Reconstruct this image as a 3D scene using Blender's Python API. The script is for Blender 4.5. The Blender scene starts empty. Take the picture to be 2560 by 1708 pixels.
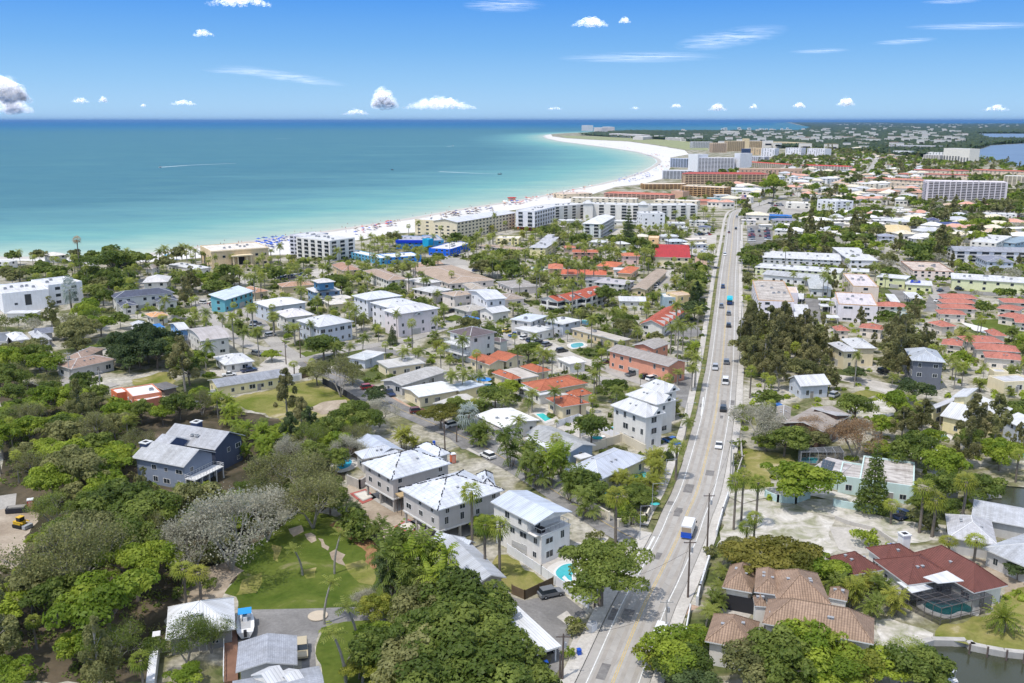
import bpy,math,random
import numpy as np
from mathutils import Vector,Matrix
from mathutils.geometry import tessellate_polygon
R=math.radians
# ---------------------------------------------------------------- camera, sky, sun, exposure
FPX,CX,CY,PITCH,CAMH=2300.0,1280.0,854.0,R(13.495),83.0
S=bpy.context.scene
C=S.collection
cam_d=bpy.data.cameras.new('camera');cam=bpy.data.objects.new('camera',cam_d);C.objects.link(cam)
cam.location=(0,0,CAMH);cam.rotation_euler=(R(90)-PITCH,0,0)
cam_d.sensor_width=36;cam_d.lens=36*FPX/2560;cam_d.clip_start=1;cam_d.clip_end=400000
S.camera=cam
SUN=Vector((-0.30,-0.30,0.93)).normalized()
w=bpy.data.worlds.new('World');S.world=w;w.use_nodes=True
nt=w.node_tree;bg=nt.nodes['Background']
sky=nt.nodes.new('ShaderNodeTexSky');sky.sky_type='NISHITA';sky.sun_disc=False
sky.sun_elevation=math.asin(SUN.z);sky.sun_rotation=math.atan2(SUN.x,SUN.y)
sky.altitude=0;sky.air_density=1.0;sky.dust_density=0.3;sky.ozone_density=1.5
hs=nt.nodes.new('ShaderNodeHueSaturation');hs.inputs['Saturation'].default_value=.55;nt.links.new(sky.outputs[0],hs.inputs['Color']);nt.links.new(hs.outputs[0],bg.inputs[0]);bg.inputs[1].default_value=0.27
bg2=nt.nodes.new('ShaderNodeBackground');bg2.inputs[1].default_value=1.0
tc=nt.nodes.new('ShaderNodeTexCoord');sx=nt.nodes.new('ShaderNodeSeparateXYZ');nt.links.new(tc.outputs['Generated'],sx.inputs[0])
cr=nt.nodes.new('ShaderNodeValToRGB');nt.links.new(sx.outputs['Z'],cr.inputs[0]);e=cr.color_ramp.elements
while len(e)<6:e.new(.5)
for a,(p,c)in zip(e,[(0,(.47,.71,.96)),(.015,(.42,.68,.95)),(.04,(.32,.60,.93)),(.075,(.20,.48,.90)),(.125,(.09,.34,.88)),(.35,(.18,.32,.58))]):a.position=p;a.color=(*c,1)
nt.links.new(cr.outputs[0],bg2.inputs[0])
mr=nt.nodes.new('ShaderNodeMapRange');mr.inputs[1].default_value=.18;mr.inputs[2].default_value=.42;nt.links.new(sx.outputs['Z'],mr.inputs[0])
ms=nt.nodes.new('ShaderNodeMixShader');nt.links.new(mr.outputs[0],ms.inputs[0]);nt.links.new(bg2.outputs[0],ms.inputs[1]);nt.links.new(bg.outputs[0],ms.inputs[2])
nt.links.new(ms.outputs[0],nt.nodes['World Output'].inputs[0])
sl=bpy.data.lights.new('sun','SUN');sl.energy=3.35;sl.angle=R(1.0);sl.color=(1,.945,.865)
so=bpy.data.objects.new('sun',sl);C.objects.link(so)
so.rotation_euler=SUN.to_track_quat('Z','Y').to_euler()
S.view_settings.view_transform='Standard';S.view_settings.look='None'
S.view_settings.exposure=0.02;S.view_settings.gamma=1
S.cycles.max_bounces=5;S.cycles.diffuse_bounces=2;S.cycles.glossy_bounces=2
S.cycles.transmission_bounces=2;S.cycles.transparent_max_bounces=24;S.cycles.volume_bounces=0
S.cycles.use_adaptive_sampling=True;S.cycles.adaptive_threshold=0.02
# ---------------------------------------------------------------- measured places: a picture tile gives a point on the ground
TILES={'a1':(0,1208,3.1333),'a2':(600,1208,3.1333),'a3':(1200,1208,3.1333),'a4':(1810,1208,3.1333),'b1':(0,760,3.1333),'b2':(600,760,3.1333),'b3':(1200,760,3.1333),'b4':(1810,760,3.1333),'c1':(0,520,4.8958),'c2':(440,520,4.8958),'c3':(880,520,4.8958),'c4':(1320,520,4.8958),'d1':(1740,540,5.2222),'d2':(2110,540,5.2222),'d3':(960,400,5.2222),'d4':(1320,300,5.2222),'d5':(2110,290,5.2222),'e1':(1730,290,5.5952),'o':(0,0,0.91797),'s':(0,0,1.0)}
cp,sp=math.cos(PITCH),math.sin(PITCH)
def src(t,x,y):
 X,Y,s=TILES[t];return X+x/s,Y+y/s
def G(t,x,y,h=0.0):
 X,Y=src(t,x,y)
 a,b=(X-CX)/FPX,(Y-CY)/FPX
 dx,dy,dz=a,cp-b*sp,-sp-b*cp
 if dz>-0.0009:dz=-0.0009
 k=(CAMH-h)/-dz
 return Vector((dx*k,dy*k,h))
def PIX(v):
 x,y,z=v[0],v[1],v[2]-CAMH
 d=y*cp-z*sp
 return CX+FPX*x/d,CY+FPX*(-z*cp-y*sp)/d
def pxm(v):return FPX/(v[1]*cp-(v[2]-CAMH)*sp)
def vert_h(t,bx,by,tx,ty):
 b=G(t,bx,by);X,Y=src(t,tx,ty);q=(Y-CY)/FPX
 z0=b.y*cp+CAMH*sp;y0=CAMH*cp-b.y*sp
 h=(y0-q*z0)/(cp-q*sp)
 X0=FPX*b.x/(z0-h*sp)+CX
 return b,h,(X-X0)*(z0-h*sp)/FPX
 # ---------------------------------------------------------------- materials
M={}
def srgb(c):
 return tuple(((v/255)/12.92 if v/255<=.04045 else((v/255+.055)/1.055)**2.4)for v in c)
class NT:
 def __init__(s,name):
  m=bpy.data.materials.new(name);m.use_nodes=True;s.m=m;s.t=m.node_tree;s.b=s.t.nodes['Principled BSDF']
 def n(s,ty,**k):
  o=s.t.nodes.new(ty)
  for a,v in k.items():
   if a.startswith('i_'):
    key=a[2:];key=int(key)if key.isdigit()else key.replace('_',' ');o.inputs[key].default_value=v
   else:setattr(o,a,v)
  return o
 def l(s,a,b):s.t.links.new(a,b)
 def noise(s,scale,vec=None,det=3,dist=0.0,rough=.6):
  o=s.n('ShaderNodeTexNoise',i_Scale=scale,i_Detail=det,i_Distortion=dist,i_Roughness=rough)
  if vec is not None:s.l(vec,o.inputs['Vector'])
  return o.outputs[0]
 def ramp(s,f,stops):
  o=s.n('ShaderNodeValToRGB');e=o.color_ramp.elements
  while len(e)<len(stops):e.new(.5)
  for a,(p,c)in zip(e,stops):a.position=p;a.color=(*c,1)if len(c)==3 else c
  s.l(f,o.inputs[0]);return o.outputs[0]
 def mix(s,f,a,b,mode='MIX'):
  o=s.n('ShaderNodeMix',data_type='RGBA',blend_type=mode)
  for i,v in((0,f),(6,a),(7,b)):
   if hasattr(v,'is_linked'):s.l(v,o.inputs[i])
   else:o.inputs[i].default_value=v if i==0 else(*v,1)
  return o.outputs[2]
 def math(s,op,a,b=0.0,c=None):
  o=s.n('ShaderNodeMath',operation=op)
  for i,v in enumerate((a,b)if c is None else(a,b,c)):
   if hasattr(v,'is_linked'):s.l(v,o.inputs[i])
   else:o.inputs[i].default_value=v
  return o.outputs[0]
 def bump(s,h,st=.3,d=.1):
  o=s.n('ShaderNodeBump',i_Strength=st,i_Distance=d);s.l(h,o.inputs['Height']);s.l(o.outputs[0],s.b.inputs['Normal'])
 def pos(s):return s.n('ShaderNodeNewGeometry').outputs['Position']
 def uv(s):return s.n('ShaderNodeTexCoord').outputs['UV']
 def obj(s):return s.n('ShaderNodeTexCoord').outputs['Object']
def plain(name,col,rough=.7,vary=.12,metal=0,scale=.6,spec=.3):
 k=('plain',name)
 if k in M:return M[k]
 n=NT(name);c=n.noise(scale,n.pos(),4)
 n.l(n.mix(1.0,col,n.ramp(c,[(.25,(1-vary,)*3),(.75,(1+vary*.4,)*3)]),'MULTIPLY'),n.b.inputs['Base Color'])
 n.b.inputs['Roughness'].default_value=rough;n.b.inputs['Metallic'].default_value=metal
 n.b.inputs['Specular IOR Level'].default_value=spec
 M[k]=n.m;return n.m
def key(c):return '_'.join('%d'%v for v in c)
def wall(c):
 k=('wall',c)
 if k in M:return M[k]
 n=NT('wall_paint_'+key(c));col=srgb(c);uv=n.uv()
 st=n.n('ShaderNodeMapping');st.inputs['Scale'].default_value=(1.2,.15,1);n.l(uv,st.inputs[0])
 a=n.ramp(n.noise(1.0,st.outputs[0],5),[(.3,(.89,.88,.86)),(.62,(1,1,1))])
 b=n.ramp(n.noise(.35,n.pos(),3),[(.3,(.9,.9,.9)),(.7,(1,1,1))])
 n.l(n.mix(1.0,n.mix(1.0,col,a,'MULTIPLY'),b,'MULTIPLY'),n.b.inputs['Base Color'])
 wv=n.n('ShaderNodeTexWave',wave_type='BANDS',bands_direction='Y',i_Scale=1.6);n.l(uv,wv.inputs[0])
 n.bump(wv.outputs[1],.25,.03);n.b.inputs['Roughness'].default_value=.8;n.b.inputs['Specular IOR Level'].default_value=.2
 M[k]=n.m;return n.m
def roofm(kind,c):
 k=('roof',kind,c)
 if k in M:return M[k]
 n=NT('roof_%s_%s'%(kind,key(c)));col=srgb(c);uv=n.uv();P=n.pos()
 mps=n.n('ShaderNodeMapping');mps.inputs['Scale'].default_value=(1.1,.10,1);n.l(uv,mps.inputs[0])
 big=n.mix(1.0,n.ramp(n.noise(.16,P,5,.8),[(.3,(.76,.75,.73)),(.7,(.96,.96,.96))]),n.ramp(n.noise(.8,mps.outputs[0],5,.3),[(.34,(.80,.79,.77)),(.56,(1,1,1))]),'MULTIPLY')
 if kind=='metal':
  wv=n.n('ShaderNodeTexWave',wave_type='BANDS',bands_direction='X',i_Scale=.62);n.l(uv,wv.inputs[0])
  ln=n.ramp(wv.outputs[1],[(.0,(.72,.73,.75)),(.22,(1,1,1))])
  cc=n.mix(1.0,n.mix(1.0,col,ln,'MULTIPLY'),big,'MULTIPLY')
  n.bump(wv.outputs[1],.3,.05);n.b.inputs['Roughness'].default_value=.55;n.b.inputs['Specular IOR Level'].default_value=.25
 elif kind=='tile':
  a=n.n('ShaderNodeTexWave',wave_type='BANDS',bands_direction='X',i_Scale=.75);n.l(uv,a.inputs[0])
  b=n.n('ShaderNodeTexWave',wave_type='BANDS',bands_direction='Y',wave_profile='SAW',i_Scale=.75);n.l(uv,b.inputs[0])
  f=n.math('MULTIPLY',a.outputs[1],n.math('ADD',b.outputs[1],.35))
  ln=n.ramp(f,[(.0,(.60,.56,.54)),(.5,(1.02,1,1)),(1,(1.15,1.12,1.1))])
  sp_=n.ramp(n.noise(2.2,P,3),[(.3,(.8,.78,.76)),(.7,(1.12,1.1,1.08))])
  cc=n.mix(1.0,n.mix(1.0,n.mix(1.0,col,ln,'MULTIPLY'),big,'MULTIPLY'),sp_,'MULTIPLY');n.bump(f,.5,.06)
  n.b.inputs['Roughness'].default_value=.75
 elif kind=='shingle':
  br=n.n('ShaderNodeTexBrick',i_Scale=1.0,i_Color1=(1,1,1,1),i_Color2=(.86,.86,.86,1),i_Mortar=(.7,.7,.7,1))
  br.inputs['Brick Width'].default_value=.9;br.inputs['Row Height'].default_value=.32;br.inputs['Mortar Size'].default_value=.03
  n.l(uv,br.inputs[0])
  sp_=n.ramp(n.noise(1.1,P,5),[(.3,(.83,.83,.83)),(.7,(1.08,1.08,1.08))])
  cc=n.mix(1.0,n.mix(1.0,n.mix(1.0,col,br.outputs[0],'MULTIPLY'),big,'MULTIPLY'),sp_,'MULTIPLY')
  n.b.inputs['Roughness'].default_value=.9
 elif kind=='felt':
  br=n.n('ShaderNodeTexBrick',i_Scale=1.0,i_Color1=(1,1,1,1),i_Color2=(.9,.92,.95,1),i_Mortar=(.62,.65,.7,1))
  br.inputs['Brick Width'].default_value=7;br.inputs['Row Height'].default_value=.95;br.inputs['Mortar Size'].default_value=.035
  mp=n.n('ShaderNodeMapping');n.l(uv,mp.inputs[0]);n.l(mp.outputs[0],br.inputs[0])
  sp_=n.ramp(n.noise(1.3,P,6,1.5),[(.30,(.45,.46,.5)),(.40,(1,1,1))])
  cc=n.mix(1.0,n.mix(1.0,n.mix(1.0,col,br.outputs[0],'MULTIPLY'),big,'MULTIPLY'),sp_,'MULTIPLY')
  n.b.inputs['Roughness'].default_value=.6
 elif kind=='stain':
  mp=n.n('ShaderNodeMapping');mp.inputs['Scale'].default_value=(.25,1.3,1);n.l(uv,mp.inputs[0])
  sp_=n.ramp(n.noise(.7,mp.outputs[0],6,.6),[(.36,(.42,.39,.38)),(.55,(1,1,1))])
  cc=n.mix(1.0,n.mix(1.0,col,sp_,'MULTIPLY'),big,'MULTIPLY');n.b.inputs['Roughness'].default_value=.85
 else:
  sp_=n.ramp(n.noise(.5,P,6),[(.28,(.84,.84,.83)),(.5,(1,1,1))])
  cc=n.mix(1.0,n.mix(1.0,col,sp_,'MULTIPLY'),big,'MULTIPLY');n.b.inputs['Roughness'].default_value=.8
 n.l(cc,n.b.inputs['Base Color']);M[k]=n.m;return n.m
def leafm(name,c1,c2,trans=.48):
 n=NT(name);t=n.t
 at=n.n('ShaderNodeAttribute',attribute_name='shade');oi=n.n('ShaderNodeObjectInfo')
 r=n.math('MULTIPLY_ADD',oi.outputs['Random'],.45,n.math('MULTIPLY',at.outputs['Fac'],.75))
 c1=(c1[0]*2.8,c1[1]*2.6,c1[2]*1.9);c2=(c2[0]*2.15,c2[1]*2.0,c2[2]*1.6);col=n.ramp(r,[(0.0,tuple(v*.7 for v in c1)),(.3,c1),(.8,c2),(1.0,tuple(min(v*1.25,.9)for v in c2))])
 n.l(col,n.b.inputs['Base Color']);n.b.inputs['Roughness'].default_value=.55;n.b.inputs['Specular IOR Level'].default_value=.25
 tr=n.n('ShaderNodeBsdfTranslucent');n.l(col,tr.inputs[0])
 mx=n.n('ShaderNodeMixShader',i_0=trans);n.l(n.b.outputs[0],mx.inputs[1]);n.l(tr.outputs[0],mx.inputs[2])
 n.l(mx.outputs[0],t.nodes['Material Output'].inputs[0]);return n.m
LEAF={'green':leafm('leaf_green',(.042,.066,.016),(.100,.132,.034)),'bright':leafm('leaf_bright',(.066,.105,.014),(.150,.195,.030)),'yellow':leafm('leaf_yellow_green',(.080,.100,.018),(.165,.180,.040)),'dark':leafm('leaf_dark',(.022,.038,.018),(.062,.090,.040)),'olive':leafm('leaf_olive',(.062,.072,.034),(.135,.145,.070)),'grey':leafm('leaf_grey',(.120,.125,.120),(.230,.235,.230)),'silver':leafm('leaf_silver',(.09,.12,.14),(.20,.24,.28)),'palm':leafm('leaf_palm',(.042,.064,.016),(.125,.150,.040)),'sabal':leafm('leaf_sabal',(.050,.080,.012),(.155,.185,.040)),'bronze':leafm('leaf_bronze',(.055,.062,.014),(.120,.118,.030)),'pine':leafm('leaf_pine',(.058,.064,.032),(.155,.155,.085)),'dead':leafm('leaf_dead',(.12,.08,.055),(.22,.165,.12))}
BARK=plain('bark',(.20,.17,.14),.9,.35,scale=2)
BARKG=plain('bark_grey',(.30,.28,.25),.9,.3,scale=2)
GLASS=plain('window_glass',(.025,.035,.045),.12,.3,spec=.6)
TRIM=plain('white_trim',(.68,.68,.67),.6)
DARK=plain('painted_shade_and_black',(.03,.03,.035),.9)  # shade inside openings put into the colour; also the black of wires and fittings
CONC=plain('concrete',(.45,.43,.40),.9,.25)
METAL=plain('grey_metal',(.35,.36,.38),.5,.15)
RAIL=plain('rail_white',(.75,.75,.75),.5)
CARM=NT('car_paint');_oi=CARM.n('ShaderNodeObjectInfo');CARM.l(_oi.outputs['Color'],CARM.b.inputs['Base Color'])
CARM.b.inputs['Roughness'].default_value=.3;CARM.b.inputs['Coat Weight'].default_value=.6;CARM=CARM.m
TYRE=plain('tyre_rubber',(.02,.02,.02),.9)
FAB=NT('canvas_cloth');_oi=FAB.n('ShaderNodeObjectInfo');FAB.l(_oi.outputs['Color'],FAB.b.inputs['Base Color']);FAB.b.inputs['Roughness'].default_value=.9;FAB=FAB.m
# ---------------------------------------------------------------- mesh building
class MB:
 def __init__(s):s.v=[];s.f=[];s.mi=[];s.uv=[];s.m=[]
 def mat(s,m):
  if m not in s.m:s.m.append(m)
  return s.m.index(m)
 def face(s,pts,m,uvs=None):
  b=len(s.v);s.v+=[tuple(p)for p in pts];s.f.append(list(range(b,b+len(pts))));s.mi.append(s.mat(m))
  if uvs is None:
   p0,p1=Vector(pts[0]),Vector(pts[1]);nn=(p1-p0).cross(Vector(pts[2])-p0)
   if nn.length<1e-9:nn=Vector((0,0,1))
   nn.normalize();ux=(p1-p0).normalized()
   if abs(nn.z)<.98:ux=Vector((-nn.y,nn.x,0)).normalized()
   uy=nn.cross(ux)
   uvs=[(Vector(p).dot(ux),Vector(p).dot(uy))for p in pts]
  s.uv.append(uvs)
 def box(s,x0,x1,y0,y1,z0,z1,m,top=None,bottom=True):
  p=[(x0,y0,z0),(x1,y0,z0),(x1,y1,z0),(x0,y1,z0),(x0,y0,z1),(x1,y0,z1),(x1,y1,z1),(x0,y1,z1)]
  for q in((0,1,5,4),(1,2,6,5),(2,3,7,6),(3,0,4,7)):s.face([p[i]for i in q],m)
  s.face([p[i]for i in(4,5,6,7)],top or m)
  if bottom:s.face([p[i]for i in(3,2,1,0)],m)
 def bar(s,a,b,w,m,w2=None,n=4):
  a,b=Vector(a),Vector(b);d=(b-a).normalized();w2=w if w2 is None else w2
  x=d.orthogonal().normalized();y=d.cross(x)
  A=[a+(x*math.cos(t)+y*math.sin(t))*w for t in[2*math.pi*i/n for i in range(n)]]
  B=[b+(x*math.cos(t)+y*math.sin(t))*w2 for t in[2*math.pi*i/n for i in range(n)]]
  for i in range(n):j=(i+1)%n;s.face([A[i],A[j],B[j],B[i]],m)
  s.face(A[::-1],m);s.face(B,m)
 def mesh(s,name):
  me=bpy.data.meshes.new(name);me.from_pydata(s.v,[],s.f)
  for m in s.m:me.materials.append(m)
  me.polygons.foreach_set('material_index',s.mi)
  ul=me.uv_layers.new(name='UVMap');ul.data.foreach_set('uv',[c for f in s.uv for u in f for c in u])
  me.update();return me
def link(name,me,parent=None,loc=None,rz=0,mw=None):
 o=bpy.data.objects.new(name,me);C.objects.link(o)
 if parent is not None:o.parent=parent
 if loc is not None:o.location=loc
 if rz:o.rotation_euler=(0,0,rz)
 return o
def tag(o,label,cat,group=None):
 o['label']=label;o['category']=cat
 if group:o['group']=group
 return o
def struct(o,kind='structure'):o['kind']=kind;return o
def npmesh(name,V,F4,mats,shade=None,smooth=False,mi=None):
 me=bpy.data.meshes.new(name);V=np.asarray(V,np.float32);F4=np.asarray(F4,np.int32);k=F4.shape[1]
 me.vertices.add(len(V));me.vertices.foreach_set('co',V.ravel())
 me.loops.add(F4.size);me.loops.foreach_set('vertex_index',F4.ravel())
 me.polygons.add(len(F4));me.polygons.foreach_set('loop_start',np.arange(len(F4),dtype=np.int32)*k)
 for m in(mats if isinstance(mats,list)else[mats]):me.materials.append(m)
 if mi is not None:me.polygons.foreach_set('material_index',np.asarray(mi,np.int32))
 if shade is not None:
  a=me.attributes.new('shade','FLOAT','FACE');a.data.foreach_set('value',np.asarray(shade,np.float32))
 me.update(calc_edges=True);return me
 # ---------------------------------------------------------------- occupancy of the ground (2 m cells): plants keep off roofs and roads
GX0,GY0,GC=-900,90,2.0
OCC=np.zeros((1800,1500),bool)
def inpoly(X,Y,P):
 r=np.zeros(X.shape,bool);n=len(P);j=n-1
 for i in range(n):
  xi,yi,xj,yj=P[i][0],P[i][1],P[j][0],P[j][1]
  if yi!=yj:
   c=((yi>Y)!=(yj>Y))&(X<(xj-xi)*(Y-yi)/(yj-yi)+xi);r^=c
  j=i
 return r
def occupy(P,val=True):
 xs=[p[0]for p in P];ys=[p[1]for p in P]
 i0=max(0,int((min(xs)-GX0)/GC));i1=min(1500,int((max(xs)-GX0)/GC)+2)
 j0=max(0,int((min(ys)-GY0)/GC));j1=min(1800,int((max(ys)-GY0)/GC)+2)
 if i0>=i1 or j0>=j1:return
 X,Y=np.meshgrid(GX0+(np.arange(i0,i1)+.5)*GC,GY0+(np.arange(j0,j1)+.5)*GC)
 OCC[j0:j1,i0:i1]|=inpoly(X,Y,P)
def free(x,y,r=0):
 for a,b in((0,0),(r,0),(-r,0),(0,r),(0,-r)):
  i=int((x+a-GX0)/GC);j=int((y+b-GY0)/GC)
  if 0<=i<1500 and 0<=j<1800 and OCC[j,i]:return False
 return True
 # ---------------------------------------------------------------- air: one closed box of thin even haze
def make_haze():
 n=NT('haze_air');n.t.nodes.remove(n.b);v=n.n('ShaderNodeVolumePrincipled',i_Density=HAZE_D);v.inputs['Color'].default_value=(.24,.48,.85,1);v.inputs['Anisotropy'].default_value=.2
 n.l(v.outputs[0],n.t.nodes['Material Output'].inputs['Volume']);x,y0,y1,z0,z1=330000,-400,310000,-5.5,178
 P=[(-x,y0,z0),(x,y0,z0),(x,y1,z0),(-x,y1,z0),(-x,y0,z1),(x,y0,z1),(x,y1,z1),(-x,y1,z1)]
 me=bpy.data.meshes.new('haze');me.from_pydata(P,[],[(3,2,1,0),(4,5,6,7),(0,1,5,4),(1,2,6,5),(2,3,7,6),(3,0,4,7)]);me.materials.append(n.m);me.update()
 o=link('haze',me);o['kind']='stuff';S.cycles.volume_bounces=0
HAZE_D=2.0e-5
make_haze()
# ================================================================ the setting: land, water, beach, roads
def sheet(name,pts,z,mat,clear=True,holes=(),kind='structure'):
 rings=[[Vector((p[0],p[1],0))for p in pts]]+[[Vector((p[0],p[1],0))for p in h]for h in holes]
 tri=tessellate_polygon(rings);vs=[v for r in rings for v in r]
 me=bpy.data.meshes.new(name);fs=[]
 for t in tri:
  a,b,c=(vs[i]for i in t)
  if(b-a).cross(c-a).z<0:t=(t[0],t[2],t[1])
  fs.append(t)
 me.from_pydata([(v.x,v.y,z)for v in vs],[],fs);me.materials.append(mat);me.update()
 o=link(name,me)
 if kind:o['kind']=kind
 if clear:occupy(pts)
 return o
def gp(t,pts):return[G(t,x,y)for x,y in pts]
SHORE=[('s',0,642),('s',245,641),('s',347,638),('s',440,622),('s',560,610),('s',644,600),('s',736,588),('s',830,575),('s',920,561),('s',1002,549),('s',1090,533),('s',1171,519),('s',1266,505),('s',1340,492),('s',1410,477),('s',1492,461),('s',1550,447),('s',1607,428),('s',1632,415),('s',1644,405),('s',1640,398),('s',1626,391),('s',1588,380),('s',1531,371),('s',1454,361),('s',1397,353.5),('s',1364,346),('s',1357,340),('s',1377,336),('s',1416,333),('s',1521,329),('s',1730,327.5),('s',1900,327),('s',2000,326)]
shore=[G(*p)for p in SHORE]
far_coast=[G('s',*p)for p in((2040,321),(2023,316.5),(1992,312),(1975,308),(1965,305.6))]
land_ring=[Vector((-700,60,0)),Vector((-800,300,0))]+shore+far_coast+[G('s',2190,305.6),G('s',2300,309),G('s',2560,309.5),G('s',3200,309.5),Vector((2500,60,0))]
canal1=gp('b4',[(1250,1075),(1380,1120),(1440,1185),(1600,1240),(1780,1320),(1950,1380),(2120,1420),(2420,1440),(2420,1610),(2180,1590),(1960,1560),(1930,1480),(1790,1400),(1600,1310),(1400,1250),(1330,1200)])
canal2=gp('a4',[(1500,1280),(1640,1235),(1900,1240),(1930,1275),(2060,1300),(2200,1325),(2500,1355),(2500,1850),(1900,1850),(1780,1560),(1680,1420),(1560,1340)])
bay1=gp('d5',[(1640,480),(1700,455),(1820,420),(1920,385),(2150,370),(2400,358),(2600,352),(2700,700),(2350,690),(2230,660),(2050,620),(1850,590),(1750,560),(1650,520)])
bay2=gp('d5',[(1690,230),(2350,232),(2800,235),(2800,318),(2350,318),(1900,300),(1780,265)])
# --- land material: sand, thin grass, leaf litter
n=NT('ground_sand_and_grass');P=n.pos()
a=n.ramp(n.noise(.045,P,5,1.0),[(.38,(.10,.125,.04)),(.45,(.22,.21,.11)),(.50,(.40,.37,.29)),(.62,(.54,.505,.44))])
b=n.ramp(n.noise(.8,P,6),[(.3,(.55,.55,.55)),(.7,(1.12,1.12,1.12))])
sp_=n.ramp(n.noise(.25,P,6,1),[(.46,(0,0,0)),(.60,(1,1,1))])
n.l(n.mix(1.0,n.mix(n.math('MULTIPLY',sp_,.30),a,(.13,.135,.06)),b,'MULTIPLY'),n.b.inputs['Base Color']);n.b.inputs['Roughness'].default_value=.95
n.b.inputs['Specular IOR Level'].default_value=.1;LAND=n.m
land=sheet('ground',land_ring,0.0,LAND,clear=False,holes=(canal1,canal2,bay1,bay2))
# --- sea: colour follows the depth, measured from the shore
def seg_dist(X,Y,line):
 D=np.full(X.shape,1e9)
 for p,q in zip(line[:-1],line[1:]):
  dx,dy=q.x-p.x,q.y-p.y;L=dx*dx+dy*dy+1e-9
  t=np.clip(((X-p.x)*dx+(Y-p.y)*dy)/L,0,1)
  D=np.minimum(D,np.hypot(X-p.x-t*dx,Y-p.y-t*dy))
 return D
ys=np.concatenate([np.linspace(200,1500,90),np.geomspace(1520,12000,90),np.geomspace(12500,300000,24)])
us=np.linspace(-.95,.95,220)
Yg,Ug=np.meshgrid(ys,us,indexing='ij');Xg=Yg*Ug
D=seg_dist(Xg,Yg,shore+far_coast)
V=np.stack([Xg.ravel(),Yg.ravel(),np.full(Xg.size,-.35)],1)
ny,nx=Xg.shape;idx=np.arange(ny*nx).reshape(ny,nx)
F=np.stack([idx[:-1,:-1].ravel(),idx[:-1,1:].ravel(),idx[1:,1:].ravel(),idx[1:,:-1].ravel()],1)
n=NT('sea_water');P=n.pos()
at=n.n('ShaderNodeAttribute',attribute_name='depth').outputs['Fac']
mp=n.n('ShaderNodeMapping');mp.inputs['Scale'].default_value=(.0022,.0075,1);n.l(P,mp.inputs[0])
nz=n.noise(1.0,mp.outputs[0],5,.8)
mp2=n.n('ShaderNodeMapping');mp2.inputs['Scale'].default_value=(.012,.03,1);n.l(P,mp2.inputs[0])
nz2=n.noise(1.0,mp2.outputs[0],4,.5)
d2=n.math('ADD',at,n.math('MULTIPLY',n.math('SUBTRACT',nz,.5),n.math('MINIMUM',n.math('MULTIPLY',at,1.3),.62)))
col=n.ramp(d2,[(0,(.42,.47,.40)),(.035,(.28,.42,.37)),(.12,(.15,.34,.33)),(.26,(.095,.24,.275)),(.42,(.062,.180,.225)),(.60,(.054,.170,.222)),(.80,(.018,.14,.26)),(1,(.003,.11,.26))])
mp3=n.n('ShaderNodeMapping');mp3.inputs['Scale'].default_value=(.05,.16,1);n.l(P,mp3.inputs[0]);nz3=n.noise(1.0,mp3.outputs[0],5,.4)
tint=n.mix(1.0,n.ramp(nz2,[(.35,(.86,.91,.95)),(.65,(1.09,1.05,1.0))]),n.ramp(nz3,[(.3,(.92,.94,.95)),(.7,(1.07,1.06,1.05))]),'MULTIPLY')
n.l(n.mix(1.0,col,tint,'MULTIPLY'),n.b.inputs['Base Color'])
n.b.inputs['Roughness'].default_value=.55;n.b.inputs['IOR'].default_value=1.33;n.b.inputs['Specular IOR Level'].default_value=.12
n.bump(n.noise(.35,P,4,.3),.25,.5);SEA=n.m
me=npmesh('sea',V,F,SEA)
dep=np.clip(np.where(D<400,D/400*.42,.42+.18*(1-np.exp(-(D-400)/1200))+.40*np.clip((np.hypot(Xg,Yg)-6500)/15000,0,1)),0,1)
dep=np.where((Yg>5600)&(Ug>.10),np.maximum(dep,.62),dep)
a_=me.attributes.new('depth','FLOAT','POINT');a_.data.foreach_set('value',dep.ravel().astype(np.float32))
struct(link('sea',me))
n=NT('canal_water');P=n.pos();n.b.inputs['Base Color'].default_value=(.045,.05,.03,1);n.b.inputs['Roughness'].default_value=.15;n.bump(n.noise(1.5,P,4,.8),.2,.1);CAN=n.m
n=NT('bay_water');P=n.pos();n.l(n.ramp(n.noise(.01,P,4),[(.3,(.10,.16,.25)),(.7,(.15,.22,.32))]),n.b.inputs['Base Color']);n.b.inputs['Roughness'].default_value=.4;n.bump(n.noise(.5,P,3),.2,.3);BAY=n.m
sheet('canal_water',canal1,-.2,CAN);sheet('canal_water',canal2,-.9,CAN);sheet('bay_water',bay1,-.1,BAY);sheet('bay_water',bay2,-.1,BAY)
sheet('seabed',[Vector((-9000,-200,0)),Vector((9000,-200,0)),Vector((9000,3000,0)),Vector((-9000,3000,0))],-4,plain('seabed_sand',(.2,.25,.2)),clear=False)
# --- beach
n=NT('white_quartz_sand');P=n.pos()
n.l(n.mix(1.0,n.ramp(n.noise(.03,P,5),[(.3,(.64,.62,.59)),(.7,(.74,.72,.69))]),n.ramp(n.noise(.35,P,7),[(.3,(.80,.79,.77)),(.7,(1.05,1.05,1.05))]),'MULTIPLY'),n.b.inputs['Base Color'])
n.b.inputs['Roughness'].default_value=.95;n.bump(n.noise(.7,P,4),.4,.2);SANDW=n.m
inner=[G('s',*p)for p in((1381,341.5),(1416,346),(1492,350.5),(1569,354),(1636,363),(1712,376),(1722,386),(1676,394),(1676,419),(1655,447),(1607,460),(1540,467),(1480,486),(1406,513),(1320,520),(1240,532),(1130,556),(1050,580),(972,585),(900,600),(800,612),(730,636),(560,640),(380,655),(0,652))]
beach_ring=shore[:29]+inner
sheet('beach',beach_ring,.03,SANDW)
wet=[]
for i,p in enumerate(shore[:28]):
 q=shore[i+1];nrm=Vector((q.y-p.y,-(q.x-p.x),0)).normalized();wet.append(p+nrm*9)
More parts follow.
